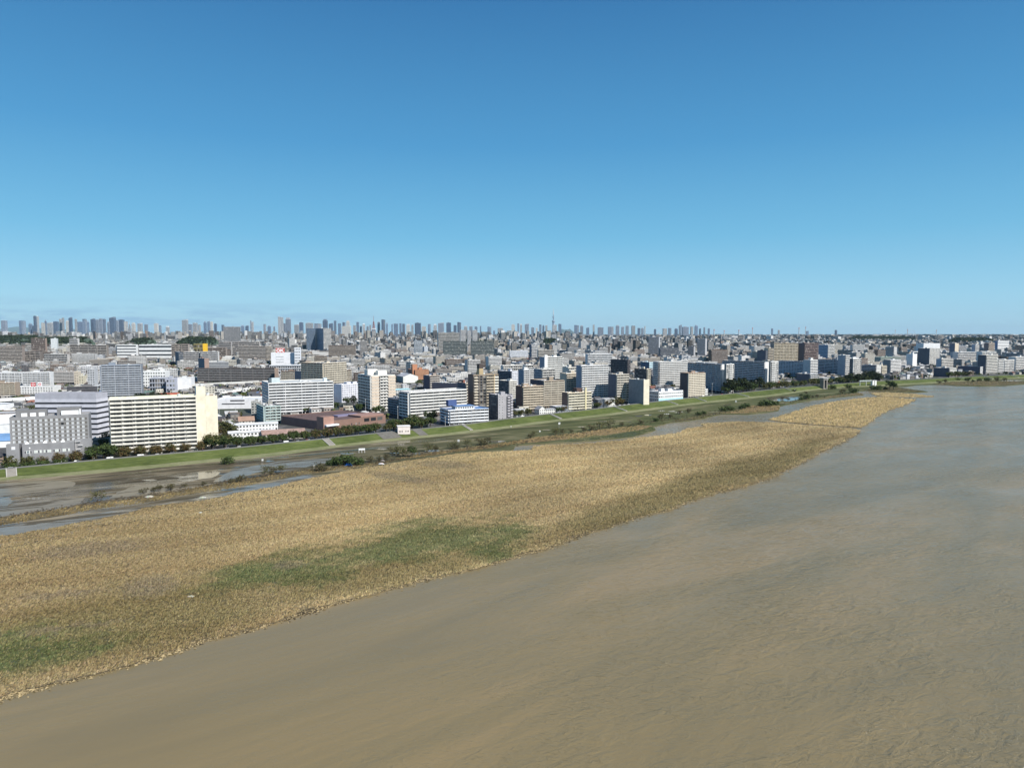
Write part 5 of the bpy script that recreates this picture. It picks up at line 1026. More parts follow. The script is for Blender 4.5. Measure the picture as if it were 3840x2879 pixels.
for i, (a, b, t) in enumerate(SKY):
    D = rs.uniform(8600, 10400); x = xat(a, D); wd = xat(b, D)-x; hh = zat(t, D)-ZC; c, mt, cn_ = SKC[rs.choice((0, 0, 1, 2, 2, 5, 4, 5, 0, 3))]
    dp = min(60, max(22, wd*.8)); ph = radians(rs.uniform(-8, 16)); k = rs.uniform(.85, 1.1); c = tuple(min(.85, v*k) for v in c)
    root = empty('skyscraper', (x, D, ZC), 0); mb = MB(); nf = max(8, int(hh/7)); nb = max(2, int(wd/9)); kind_ = i % 5
    w1 = wd*.78; top = hh
    if kind_ == 1 and wd > 30:      # slab with a light side bay
        mb.box(0, w1*.6, 0, dp, 0, top, c, mt, top=ROOF, nu=nb, nv=nf, bottom=False); mb.box(w1*.6, w1, 3, dp-3, 0, top*.985, tuple(min(.8, v*1.5) for v in c), STRIPE, top=ROOF, nu=2, nv=nf, bottom=False); shp = 'two toned'
    elif kind_ == 2:                # crown set back
        mb.box(0, w1, 0, dp, 0, top*.93, c, mt, top=ROOF, nu=nb, nv=nf, bottom=False); mb.box(w1*.15, w1*.85, 4, dp-4, top*.93, top, c, WALL, top=ROOF, bottom=False); shp = 'set back topped'
    elif kind_ == 3:                # slanting top
        mb.box(0, w1, 0, dp, 0, top*.95, c, mt, top=ROOF, nu=nb, nv=nf, bottom=False)
        mb.face([(0, 0, top*.95), (w1, 0, top*.95), (w1, 0, top)], c, WALL); mb.face([(w1, 0, top*.95), (w1, dp, top*.95), (w1, dp, top), (w1, 0, top)], c); mb.face([(0, 0, top*.95), (w1, 0, top), (w1, dp, top), (0, dp, top*.95)], c, ROOF); mb.face([(w1, dp, top*.95), (0, dp, top*.95), (w1, dp, top)], c); shp = 'slant topped'
    else:
        mb.box(0, w1, 0, dp, 0, top, c, mt, top=ROOF, nu=nb, nv=nf, bottom=False); mb.box(w1*.3, w1*.65, 6, dp-6, top, top+5, c, WALL, top=ROOF, bottom=False); shp = 'flat topped'
    mb.obj('shaft', root); q = MB(); q.box(-4, w1+4, -6, dp+6, 0, min(22, hh*.15), tuple(min(.8, v*1.25) for v in c), STRIPE, top=ROOF, nu=8, nv=3, bottom=False); q.obj('podium', root)
    ht = 'very tall' if t < 1200 else 'tall' if t < 1212 else 'mid height' if t < 1222 else 'low'
    skyitems.append(dict(o=root, u=(a+b)/2, key='%s %s %s skyscraper' % (ht, cn_, shp), cat='skyscraper', group='skyscrapers along the far skyline'))
# lattice broadcast tower with a spire, slender white needle tower, chimneys, gantry towers
def lattice(name, label, u, D, H_, wb, col, kind_):
    x = xat(u, D); root = empty(name, (x, D, ZC)); tag(root, label, 'tower'); mb = MB()
    if kind_ == 'needle':
        prof = [(0, 42), (120, 30), (300, 22), (345, 19)]
        for (z0_, r0), (z1_, r1) in zip(prof, prof[1:]): mb.tube((0, 0, z0_), (0, 0, z1_), r0, r1, 14, col, cap=False)
        mb.obj('shaft', root); d = MB(); d.tube((0, 0, 336), (0, 0, 350), 19, 36, 18, col); d.tube((0, 0, 350), (0, 0, 374), 38, 30, 18, (.25, .3, .38), GLASS); d.obj('lower_deck', root)
        d = MB(); d.tube((0, 0, 374), (0, 0, 440), 12, 10, 12, col); d.tube((0, 0, 440), (0, 0, 462), 26, 22, 16, (.28, .33, .4), GLASS); d.obj('upper_deck', root)
        d = MB(); d.tube((0, 0, 462), (0, 0, 500), 8, 7, 10, col); d.tube((0, 0, 500), (0, 0, 560), 11, 9, 10, (.6, .62, .66)); d.tube((0, 0, 560), (0, 0, H_), 7, 3.5, 8, (.6, .62, .66)); d.obj('mast', root)
    else:
        lv = [0, .12, .24, .36, .46, .56, .66, .75]; wf = lambda t: wb*(1-t)**1.7*.5+3
        for t0, t1 in zip(lv, lv[1:]):
            for k in range(4):
                a0, a1 = pi/4+k*pi/2, pi/4+(k+1)*pi/2
                p = lambda a, t: (cos(a)*wf(t), sin(a)*wf(t), t*H_)
                mb.tube(p(a0, t0), p(a0, t1), 3.2, 2.6, 5, col); mb.tube(p(a0, t0), p(a1, t1), 2, 1.8, 4, col); mb.tube(p(a1, t0), p(a0, t1), 2, 1.8, 4, col); mb.tube(p(a0, t1), p(a1, t1), 2.2, 2.2, 4, col)
        mb.obj('lattice_frame', root); d = MB(); w2 = wf(.42)+4; d.box(-w2, w2, -w2, w2, H_*.42, H_*.475, (.7, .7, .7)); d.obj('deck', root)
        d = MB(); d.tube((0, 0, H_*.74), (0, 0, H_), 3.5, 1.6, 6, col); d.obj('mast', root)
    return root
lattice('broadcast_tower', 'very slender pale needle shaped broadcast tower rising highest on the skyline', 2075, 15700, 634, 60, (.22, .27, .36), 'needle')
lattice('broadcast_tower', 'red lattice broadcast tower with a thin mast among the skyscrapers', 1402, 10000, 333, 95, (.26, .085, .075), 'lattice')
sp_ = empty('spire_tower', (xat(488, 9500), 9500, ZC)); tag(sp_, 'stepped grey skyscraper ending in a needle spire at left', 'skyscraper')
mb = MB(); 
for k, (w_, z0_, z1_) in enumerate(((34, 0, 110), (28, 110, 150), (20, 150, 180), (12, 180, 205))): mb.box(-w_/2, w_/2, -w_/2, w_/2, z0_, z1_, (.5, .52, .56), STRIPE, top=ROOF, nu=4, nv=max(2, int((z1_-z0_)/7)), bottom=False)
mb.obj('shaft', sp_); mb = MB(); mb.tube((0, 0, 205), (0, 0, 268), 4, .8, 6, (.5, .52, .56)); mb.obj('spire', sp_)
chim = []
for u, t, wd in ((2677, 1234, 5), (2715, 1238, 5), (2770, 1236, 5), (2821, 1227, 4), (2995, 1227, 4), (3020, 1224, 3), (3402, 1234, 3), (3510, 1236, 3), (3356, 1236, 2)):
    D = 9000; x = xat(u, D); h_ = zat(t, D)-ZC; o = empty('chimney', (x, D, ZC)); mb = MB(); n = 7
    mb.tube((0, 0, 0), (0, 0, h_), wd*1.5, wd*.9, 10, (.5, .5, .5)); mb.obj('stack', o)
    mb = MB(); mb.tube((0, 0, h_*.86), (0, 0, h_*.97), wd*1.1, wd*1.0, 10, (.55, .12, .08)); mb.obj('painted_band', o)
    skyitems.append(dict(o=o, u=u, key='thin industrial chimney with a red band', cat='chimney', group='chimneys along the right skyline'))
def wheel(label, u, t, D):
    x = xat(u, D); r = (zat(t, D)-ZC)/2; o = empty('ferris_wheel', (x, D, ZC)); tag(o, label, 'ferris wheel'); mb = MB(); n = 28
    for i in range(n):
        a, b = 2*pi*i/n, 2*pi*(i+1)/n; p = (cos(a)*r*.93, 0, r+sin(a)*r*.93); q = (cos(b)*r*.93, 0, r+sin(b)*r*.93); mb.tube(p, q, 1.6, 1.6, 5, (.55, .57, .6), cap=False)
        if i % 2 == 0: mb.tube((0, 0, r), p, .6, .6, 4, (.55, .57, .6), cap=False)
    mb.obj('rim', o); mb = MB(); mb.tube((-r*.45, 0, 0), (0, 0, r), 2.4, 1.6, 6, (.6, .6, .62)); mb.tube((r*.45, 0, 0), (0, 0, r), 2.4, 1.6, 6, (.6, .6, .62)); mb.obj('leg', o)
wheel('faint ferris wheel on the skyline between the skyscraper clusters', 2470, 1228, 11500); wheel('tiny ferris wheel on the flat far right horizon', 3416, 1236, 11500)
# far bluish hills
def hill(name, u0, u1, D, h, seed, z0=-5):
    r = random.Random(seed); n = 60; V = []; l = []; t = []; xs = [xat(u0+(u1-u0)*i/n, D) for i in range(n+1)]
    ph = [r.uniform(0, 6) for _ in range(4)]
    for j in range(5):
        for i, x in enumerate(xs):
            f = i/n; env = sin(pi*f)**.8; zz = h*env*(.72+.14*sin(f*9+ph[0])+.09*sin(f*23+ph[1])+.05*sin(f*51+ph[2])); jj = (0, .5, 1, .5, 0)[j]; V.append((x, D+(j-2)*h*4, z0+zz*jj))
    for j in range(4):
        for i in range(n): a = j*(n+1)+i; l += [a, a+1, a+n+2, a+n+1]; t.append(4)
    m = bpy.data.materials.get('hill_forest') or m_plain('hill_forest', (.05, .075, .05), .9, 0, .2, .001)
    return tag(link(name, mesh_np(name, V, l, t, [m], smooth=True)), kind='structure')
hill('distant_hills', 2050, 2170, 48000, 520, 3); hill('distant_hills', -300, 560, 52000, 620, 5); hill('distant_hills', 480, 1080, 54000, 330, 9)

# ------------------------------------------------------------------ filler districts
class T:
    """template: vertices = norm*(w,d,h)+offset metres"""
    def __init__(s): s.n = []; s.o = []; s.f = []
    def v(s, n, o=(0, 0, 0)): s.n.append(n); s.o.append(o); return len(s.n)-1
    def face(s, pts, col, mat, part, uv=None): s.f.append(([s.v(*p) if isinstance(p[0], tuple) else s.v(p) for p in pts], col, mat, part, uv))
    def box(s, a, b, oa=(0, 0, 0), ob=(0, 0, 0), col=0, mat=WALL, part='wall', topcol=None, topmat=None, uvf=False, skip=(), topskip=False):
        def P_(i, j, k): n = (a[0] if i == 0 else b[0], a[1] if j == 0 else b[1], a[2] if k == 0 else b[2]); o = (oa[0] if i == 0 else ob[0], oa[1] if j == 0 else ob[1], oa[2] if k == 0 else ob[2]); return (n, o)
        sides = {'F': ((0, 0), (1, 0), 'x'), 'R': ((1, 0), (1, 1), 'y'), 'B': ((1, 1), (0, 1), 'x'), 'L': ((0, 1), (0, 0), 'y')}
        for kx, (p, q, ax) in sides.items():
            if kx in skip: continue
            s.face([P_(p[0], p[1], 0), P_(q[0], q[1], 0), P_(q[0], q[1], 1), P_(p[0], p[1], 1)], col, mat if not isinstance(mat, dict) else mat[kx], part, ax if uvf else None)
        if not topskip: s.face([P_(0, 0, 1), P_(1, 0, 1), P_(1, 1, 1), P_(0, 1, 1)], topcol if topcol is not None else col, topmat or (mat if not isinstance(mat, dict) else WALL), part)
UVQ = {'x': 0, 'y': 1}
def t_box(facemats, hut=True, parapet=True):
    t = T(); t.box((0, 0, 0), (1, 1, 1), mat=facemats, uvf=True, topcol=1, topmat=ROOF, part='wall')
    if hut: t.box((.55, .3, 1), (.85, .75, 1), (0, 0, .0), (0, 0, 2.8), col=2, mat=WALL, part='rooftop_room', topcol=1, topmat=ROOF)
    if parapet:
        t.box((0, 0, 1), (1, 0, 1), (0, 0, 0), (0, .25, .8), col=0, part='wall'); t.box((0, 0, 1), (0, 1, 1), (0, .25, 0), (.25, 0, .8), col=0, part='wall')
    return t
def t_slab(n):
    t = T(); t.box((0, 0, 0), (1, 1, 1), mat={'F': BALC, 'R': WIN, 'B': WIN, 'L': WALL}, uvf=True, topcol=1, topmat=ROOF)
    for k in range(1, n): t.box((.03, 0, k/n), (.97, 0, k/n), (0, -1.3, -.2), (0, -.02, 1.05), col=2, part='balcony', topcol=2)
    t.box((0, 0, 1), (1, 0, 1), (0, -.3, -.1), (0, .25, .9), col=0, part='wall'); t.box((0, 0, 1), (0, 1, 1), (0, .25, 0), (.25, 0, .9), col=0, part='wall')
    t.box((.2, .3, 1), (.38, .75, 1), (0, 0, 0), (0, 0, 3.0), col=2, part='rooftop_room', topcol=1, topmat=ROOF)
    t.box((.7, .4, 1), (.7, .4, 1), (0, 0, 0), (2.4, 2.2, 1.8), col=2, part='water_tank')
    return t
def t_gable():
    t = T(); e = .5
    for p, q, ax in (((0, 0), (1, 0), 'x'), ((1, 0), (1, 1), 'y'), ((1, 1), (0, 1), 'x'), ((0, 1), (0, 0), 'y')): t.face([(*p, 0), (*q, 0), (*q, .68), (*p, .68)], 0, WIN, 'wall', ax)
    t.face([(1, 0, .68), (1, 1, .68), (1, .5, 1)], 0, WALL, 'wall'); t.face([(0, 1, .68), (0, 0, .68), (0, .5, 1)], 0, WALL, 'wall')
    t.face([((0, 0, .68), (-e, -e, -.2)), ((1, 0, .68), (e, -e, -.2)), ((1, .5, 1), (e, 0, .05)), ((0, .5, 1), (-e, 0, .05))], 1, ROOF, 'roof'); t.face([((1, 1, .68), (e, e, -.2)), ((0, 1, .68), (-e, e, -.2)), ((0, .5, 1), (-e, 0, .05)), ((1, .5, 1), (e, 0, .05))], 1, ROOF, 'roof')
    return t
def t_hip():
    t = T(); e = .5
    for p, q, ax in (((0, 0), (1, 0), 'x'), ((1, 0), (1, 1), 'y'), ((1, 1), (0, 1), 'x'), ((0, 1), (0, 0), 'y')): t.face([(*p, 0), (*q, 0), (*q, .72), (*p, .72)], 0, WIN, 'wall', ax)
    A = ((0, 0, .72), (-e, -e, -.15)); B = ((1, 0, .72), (e, -e, -.15)); D_ = ((1, 1, .72), (e, e, -.15)); E = ((0, 1, .72), (-e, e, -.15)); p = (.32, .5, 1); q = (.68, .5, 1)
    p = (p, (0, 0, 0)); q = (q, (0, 0, 0))
    t.face([A, B, q, p], 1, ROOF, 'roof'); t.face([B, D_, q], 1, ROOF, 'roof'); t.face([D_, E, p, q], 1, ROOF, 'roof'); t.face([E, A, p], 1, ROOF, 'roof'); return t
ALLWIN = {k: WIN for k in 'FRBL'}; ALLSTR = {'F': STRIPE, 'R': WIN, 'B': STRIPE, 'L': WIN}; PLW = {'F': WIN, 'R': WALL, 'B': WIN, 'L': WALL}; BND = {k: BAND for k in 'FRBL'}; PLN = {k: WALL for k in 'FRBL'}; GLS = {k: GLASS for k in 'FRBL'}
TPL = {'gable': t_gable(), 'hip': t_hip(), 'flat': t_box(ALLWIN, False, True), 'mid': t_box(PLW, True, True), 'stripe': t_box(ALLSTR, True, False), 'office': t_box(BND, True, True), 'hallp': t_box(PLN, False, False), 'farbox': t_box(ALLSTR, False, False), 'glassb': t_box(GLS, True, False)}
for n in (5, 7, 10, 14): TPL['slab%d' % n] = t_slab(n)
def emit(tp, X, Y, Z, Wd, Dp, Hh, rot, cols, nb, nf, part=None, local=False):
    """arrays of N copies -> arrays for mesh_np"""
    N_ = len(X); nn = np.array(tp.n, float); oo = np.array(tp.o, float); fs = [f for f in tp.f if part is None or f[3] == part]
    used = sorted({i for f in fs for i in f[0]}); re = {i: k for k, i in enumerate(used)}; nn = nn[used]; oo = oo[used]; nv = len(used)
    dims = np.stack([Wd, Dp, Hh], 1)[:, None, :]; P_ = nn[None]*dims+oo[None]
    if not local: P_ = P_-np.stack([Wd/2, Dp/2, Hh*0], 1)[:, None, :]
    c, s_ = np.cos(rot)[:, None], np.sin(rot)[:, None]; x = P_[:, :, 0]*c-P_[:, :, 1]*s_+X[:, None]; y = P_[:, :, 0]*s_+P_[:, :, 1]*c+Y[:, None]; z = P_[:, :, 2]+Z[:, None]
    V = np.stack([x, y, z], 2).reshape(-1, 3)
    li = np.concatenate([[re[i] for i in f[0]] for f in fs]); loops = (np.arange(N_)[:, None]*nv+li[None]).ravel(); tot = np.tile([len(f[0]) for f in fs], N_)
    uvs = []
    for f in fs:
        base = [(0, 0), (1, 0), (1, 1), (0, 1)][:len(f[0])]
        for b in base: uvs.append((b[0], b[1], 0 if f[4] is None else (1 if f[4] == 'x' else 2)))
    uvs = np.array(uvs, float); ku = np.where(uvs[:, 2][None] == 1, nb[:, 0][:, None], nb[:, 1][:, None])*(uvs[:, 2] > 0)[None]
    # every instance gets its own cell offset so curtains differ
    U = uvs[None, :, 0]*ku+np.floor(X[:, None] % 97); Vv = uvs[None, :, 1]*nf[:, None]*(uvs[:, 2] > 0)[None]+np.floor(Y[:, None] % 89)
    uv = np.stack([U, Vv], 2).reshape(-1, 2); fc = cols[:, [f[1] for f in fs], :].reshape(-1, 3); fm = np.tile([f[2] for f in fs], N_)
    return V, loops, tot, uv, fc, fm
def merge(name, parts_):
    V = []; l = []; t = []; uv = []; fc = []; fm = []; b = 0
    for p in parts_:
        V.append(p[0]); l.append(p[1]+b); t.append(p[2]); uv.append(p[3]); fc.append(p[4]); fm.append(p[5]); b += len(p[0])
    return mesh_np(name, *(np.concatenate(a) for a in (V, l, t)), MATS, np.concatenate(uv), np.concatenate(fc), np.concatenate(fm))

WALLC = np.array([(.80, .79, .77), (.84, .84, .83), (.72, .71, .69), (.66, .60, .50), (.55, .50, .44), (.42, .40, .38), (.28, .20, .15), (.74, .70, .60), (.50, .52, .55), (.34, .30, .27), (.82, .82, .84), (.16, .15, .16)]); WALLN = ['white', 'white', 'pale grey', 'cream', 'beige', 'grey', 'brown', 'cream', 'blue grey', 'dark brown', 'white', 'black']
ROOFC = np.array([(.07, .07, .08), (.11, .11, .115), (.16, .16, .165), (.10, .075, .06), (.25, .25, .25), (.40, .40, .40), (.14, .22, .20), (.24, .10, .07), (.10, .15, .26), (.55, .55, .54)]); ROOFN = ['black', 'charcoal', 'slate grey', 'brown', 'grey', 'pale grey', 'green', 'red', 'blue', 'white']
PARK = []   # (x,y,rx,ry) kept free for trees
for u, v, rx, ry in ((250, 1735, 14, 8), (620, 1472, 50, 22), (2800, 1462, 26, 60), (1345, 1520, 20, 30), (1430, 1560, 16, 20), (3010, 1430, 30, 34), (3250, 1418, 34, 60), (140, 1350, 35, 30), (1300, 1608, 46, 17), (1400, 1595, 34, 16), (1130, 1628, 30, 15), (1010, 1640, 34, 12), (1220, 1560, 22, 14)):
    x, y = G(u, v, ZC); PARK.append((x, y, rx, ry))
def city(y0, y1, step, jit, typ_p, seed, sizes, p_keep=.85, street=6, sstep=1.0):
    rg = np.random.default_rng(seed); half = .80*y1; nx = int(2*half/step)
    gx, gy = np.meshgrid(np.arange(-nx, nx), np.arange(-nx, nx)); gx = gx.ravel(); gy = gy.ravel()
    a = radians(30); X = (gx+(gx//6)*(street/step))*step; Yy = (gy+(gy//3)*(street/step))*step
    x = X*cos(a)-Yy*sin(a); y = X*sin(a)+Yy*cos(a)+(y0+y1)/2
    x += rg.normal(0, jit, len(x)); y += rg.normal(0, jit, len(x))
    k = (y > y0) & (y < y1) & (np.abs(x) < .76*y+40) & (rg.random(len(x)) < p_keep); x, y = x[k], y[k]
    k = y > np.interp(x, CA[:, 0], CA[:, 1])+24+np.abs(step)*.5; x, y = x[k], y[k]
    return x, y, rg
def clear(x, y, u0, u1, vt, rad):
    keep = np.ones(len(x), bool)
    for h in HEROES:
        c, s_ = cos(h['phi']), sin(h['phi']); dx = x-h['C'][0]; dy = y-h['C'][1]; lx = dx*c+dy*s_; ly = -dx*s_+dy*c; m = rad+3
        keep &= ~((lx > -m) & (lx < h['LR']+m) & (ly > -m-1) & (ly < h['LL']+m))
        # nothing may hide the storeys of a known building that the street leaves visible
        keep &= ~((y < h['D']+5) & (u1 > h['u0']-1) & (u0 < h['u1']+1) & (vt < h['vv']-1.0))
    for px, py, rx, ry in PARK: keep &= ((x-px)/rx)**2+((y-py)/ry)**2 > 1
    return keep
def P2(x, y, z):
    d = y*CT+(CAMH-z)*ST; return UW/2+F*x/d, VH/2-F*(y*ST-(CAMH-z)*CT)/d
ind = []; stuffp = {'house': [], 'block': [], 'far': []}; 
def run(kind_, x, y, rg, types, probs, wr, dr, hr, nfl, lim_ind, wallp=None):
    n = len(x); ty = rg.choice(len(types), n, p=probs); Wd = rg.uniform(*wr, n); Dp = rg.uniform(*dr, n); Hh = rg.uniform(0, 1, n)**1.6*(hr[1]-hr[0])+hr[0]
    for i, tn in enumerate(types):
        if tn.startswith('slab'): m = ty == i; k = int(tn[4:]); Hh[m] = k*rg.uniform(2.7, 3.1, m.sum())
    rot = radians(30)+rg.choice([0, 0, -pi/2, -radians(18)], n)+rg.normal(0, .05, n)
    R_ = np.hypot(Wd, Dp)/2; u, _ = P2(x, y, 3.0); du = F*R_/y; _, vt = P2(x, y-R_*.5, ZC+Hh+1); k = clear(x, y, u-du, u+du, vt, R_*.75)
    x, y, ty, Wd, Dp, Hh, rot, u, R_ = (a[k] for a in (x, y, ty, Wd, Dp, Hh, rot, u, R_)); n = len(x)
    if kind_ == 'block':   # no overlaps
        for i in np.argsort(y): pass
    wi = rg.choice(len(WALLC), n, p=wallp); ri = rg.choice(len(ROOFC), n, p=[.17, .19, .18, .10, .12, .10, .03, .04, .03, .04]) if kind_ == 'house' else rg.choice(len(ROOFC), n, p=[.16, .20, .20, .06, .14, .10, .04, .02, .03, .05])
    cols = np.zeros((n, 3, 3)); cols[:, 0] = WALLC[wi]*rg.uniform(.48, .88, (n, 1))*(1 if kind_ != 'far' else rg.choice([1.1, .7, .3], (n, 1), p=[.45, .2, .35])); cols[:, 1] = ROOFC[ri]*rg.uniform(.6, 1.1, (n, 1)); cols[:, 2] = (WALLC[wi]*.6+.20)*rg.uniform(.7, 1.0, (n, 1))
    nb = np.stack([np.maximum(1, np.round(Wd/3.4)), np.maximum(1, np.round(Dp/3.4))], 1); nf = np.maximum(1, np.round(Hh/2.9))
    return dict(kind=kind_, x=x, y=y, ty=ty, W=Wd, D=Dp, H=Hh, rot=rot, u=u, wi=wi, ri=ri, cols=cols, nb=nb, nf=nf, types=types, n=n, lim=lim_ind, R=R_)
WP = np.array([.13, .08, .11, .10, .11, .10, .10, .08, .07, .08, .05, .04]); WP = WP/WP.sum()
mids = []
x, y, rg = city(480, 1500, 62, 12, None, 31, None, .55); mids.append(run('block', x, y, rg, ['slab5', 'slab7', 'mid', 'office', 'slab10'], [.3, .25, .25, .1, .1], (18, 46), (10, 15), (10, 18), 3, 1, WP))
x, y, rg = city(1500, 3200, 62, 14, None, 32, None, .75); mids.append(run('block', x, y, rg, ['slab5', 'slab7', 'slab10', 'mid', 'office', 'hallp', 'slab14'], [.22, .25, .14, .20, .1, .05, .04], (20, 58), (11, 16), (10, 24), 3, 1, WP))
# blocks take their ground from the houses
bx = np.concatenate([m['x'] for m in mids]); by = np.concatenate([m['y'] for m in mids]); br = np.concatenate([m['R'] for m in mids])
def offblocks(x, y, r=5.0):
    cell = {}
    for i in range(len(bx)): cell.setdefault((int(bx[i]//40), int(by[i]//40)), []).append(i)
    keep = np.ones(len(x), bool)
    for i in range(len(x)):
        cx, cy = int(x[i]//40), int(y[i]//40)
        for a in (-1, 0, 1):
            for b in (-1, 0, 1):
                for j in cell.get((cx+a, cy+b), ()):
                    if (x[i]-bx[j])**2+(y[i]-by[j])**2 < (br[j]*.85+r)**2: keep[i] = False; break
    return keep
hs_ = []
x, y, rg = city(430, 1500, 12.5, 1.0, None, 41, None, .86); k = offblocks(x, y); hs_.append(run('house', x[k], y[k], rg, ['gable', 'hip', 'flat'], [.38, .30, .32], (7.5, 11), (7, 10), (5.8, 9.5), 2, 1, WP))
x, y, rg = city(1500, 3200, 18, 2.5, None, 42, None, .8); k = offblocks(x, y); hs_.append(run('house', x[k], y[k], rg, ['gable', 'hip', 'flat'], [.32, .25, .43], (8, 15), (8, 13), (6, 12), 2, 0, WP))
far = []
x, y, rg = city(3200, 7000, 42, 8, None, 51, None, .78); far.append(run('far', x, y, rg, ['stripe', 'farbox', 'flat', 'hallp', 'office'], [.30, .2, .32, .12, .06], (14, 46), (12, 30), (7, 34), 3, 0, WP))
x, y, rg = city(7000, 12500, 82, 18, None, 52, None, .75); k = (x < 4200) | (rg.random(len(x)) < .5); far.append(run('far', x[k], y[k], rg, ['farbox', 'stripe', 'hallp', 'glassb'], [.40, .30, .22, .08], (24, 80), (20, 50), (12, 62), 3, 0, WP))
x, y, rg = city(12500, 26000, 210, 50, None, 53, None, .8); far.append(run('far', x, y, rg, ['farbox', 'hallp'], [.6, .4], (60, 180), (40, 100), (12, 70), 3, 0, WP))
# taller middle clusters toward the centre distance
x, y, rg = city(2600, 6500, 120, 30, None, 54, None, .55); k = (np.abs(x/y+.02) < .30); far.append(run('far', x[k], y[k], rg, ['stripe', 'slab14', 'glassb', 'mid'], [.45, .2, .1, .25], (16, 34), (14, 26), (26, 60), 3, 0, WP))
x, y, rg = city(6500, 9500, 130, 30, None, 55, None, .7); k = (x/y > -.30) & (x/y < .10) & (rg.random(len(x)) < .75); far.append(run('far', x[k], y[k], rg, ['stripe', 'glassb', 'mid', 'farbox'], [.4, .2, .2, .2], (20, 50), (18, 36), (45, 118), 3, 0, WP))

x, y, rg = city(6800, 8600, 100, 25, None, 56, None, .7); k = (x/y < -.28); far.append(run('far', x[k], y[k], rg, ['stripe', 'glassb', 'mid', 'farbox'], [.4, .1, .3, .2], (16, 44), (16, 30), (58, 112), 3, 0, WP))

labq = []
def nearest_hero(u, y):
    best = None
    for h in HEROES:
        hu = (h['u0']+h['u1'])/2; ov = max(0, max(h['u0']-u, u-h['u1'])); q = ov*1.6+abs(h['D']-y)*.10*(1 if y > h['D'] else 1.6)
        if best is None or q < best[0]: best = (q, h)
    h = best[1]
    rel = 'behind' if (y > h['D'] and h['u0'] <= u <= h['u1']) else 'in front of' if (y <= h['D'] and h['u0'] <= u <= h['u1']) else 'left of' if u < h['u0'] else 'right of'
    return rel, h['short']
def individual(d, idx):
    for i in idx:
        tn = d['types'][d['ty'][i]]; tp = TPL[tn]; isb = d['kind'] != 'house'
        name = 'house' if not isb else ('office_block' if tn == 'office' else 'apartment_block')
        o = empty(name, (d['x'][i], d['y'][i], ZC), float(d['rot'][i]))
        for part in dict.fromkeys(f[3] for f in tp.f):
            one = lambda a: np.array([a], float)
            e = emit(tp, one(0), one(0), one(0), d['W'][i:i+1], d['D'][i:i+1], d['H'][i:i+1], one(0), d['cols'][i:i+1], d['nb'][i:i+1], d['nf'][i:i+1], part)
            link(part, mesh_np(part, e[0], e[1], e[2], MATS, e[3], e[4], e[5]), o)
        rel, sh = nearest_hero(d['u'][i], d['y'][i]); st = int(d['nf'][i])
        if isb: key = '%s %s %s %s' % (WALLN[d['wi'][i]], 'low' if st <= 5 else 'mid rise' if st <= 8 else 'high', 'office block' if tn == 'office' else 'apartment block', rel+' '+sh)
        else: key = '%s %s house %s' % (WALLN[d['wi'][i]], ROOFN[d['ri'][i]]+' roofed' if tn != 'flat' else 'flat roofed', rel+' '+sh)
        labq.append(dict(o=o, u=d['u'][i], key=key, cat='office block' if tn == 'office' else ('apartment block' if isb else 'house'), group='apartment and office blocks of the middle distance' if isb else 'small houses packed between the blocks'))
def bulk(d, idx, store):
    idx = np.asarray(idx)
    for t in range(len(d['types'])):
        j = idx[d['ty'][idx] == t]
        if len(j) == 0: continue
        store.append(emit(TPL[d['types'][t]], d['x'][j], d['y'][j], np.full(len(j), ZC), d['W'][j], d['D'][j], d['H'][j], d['rot'][j], d['cols'][j], d['nb'][j], d['nf'][j]))
def split(ds, total, store):
    alln = [(d['H'][i]*d['W'][i]/d['y'][i]**2 if d['kind'] != 'house' else 1/d['y'][i], a, i) for a, d in enumerate(ds) for i in range(d['n'])]
    alln.sort(reverse=True); chosen = set((a, i) for _, a, i in alln[:total])
    for a, d in enumerate(ds):
        ci = [i for i in range(d['n']) if (a, i) in chosen]; individual(d, ci); bulk(d, [i for i in range(d['n']) if (a, i) not in chosen], store)
napt = sum(1 for h in HEROES)
split(mids, max(60, 296-napt), stuffp['block']); split(hs_, 285, stuffp['house'])
for d in far: bulk(d, np.arange(d['n']), stuffp['far'])
for nm, key, lb in (('apartment_blocks', 'block', 'further apartment and office blocks spread through the middle distance'), ('houses', 'house', 'thousands of small houses filling the ground between the blocks'), ('distant_city', 'far', 'dense pale mass of far buildings reaching the horizon')):
    o = link(nm, merge(nm, stuffp[key])); tag(o, lb, 'buildings', kind='stuff')
ORD = ['first', 'second', 'third', 'fourth', 'fifth', 'sixth', 'seventh', 'eighth', 'ninth', 'tenth', 'eleventh', 'twelfth', 'thirteenth', 'fourteenth', 'fifteenth', 'sixteenth', 'seventeenth', 'eighteenth', 'nineteenth', 'twentieth']
def labels(items, suffix=''):
    by = {}
    for it in items: by.setdefault(it['key'], []).append(it)
    for k, g in by.items():
        g.sort(key=lambda i: i['u'])
        for n, it in enumerate(g):
            lab = k+suffix
            if len(g) > 1:
                lab = ('leftmost ' if n == 0 else 'rightmost ' if n == len(g)-1 else 'middle ' if len(g) == 3 else (ORD[n] if n < 20 else 'further')+' from left ')+lab
            tag(it['o'], lab, it['cat'], it.get('group'))
            w_ = lab.split()
            if len(w_) > 16: it['o']['label'] = ' '.join(lab.replace('in front of', 'before').replace('apartment block', 'block', 1).replace(' from left ', ' ').split()[:16])
labels(labq); labels(skyitems, ' on the horizon')
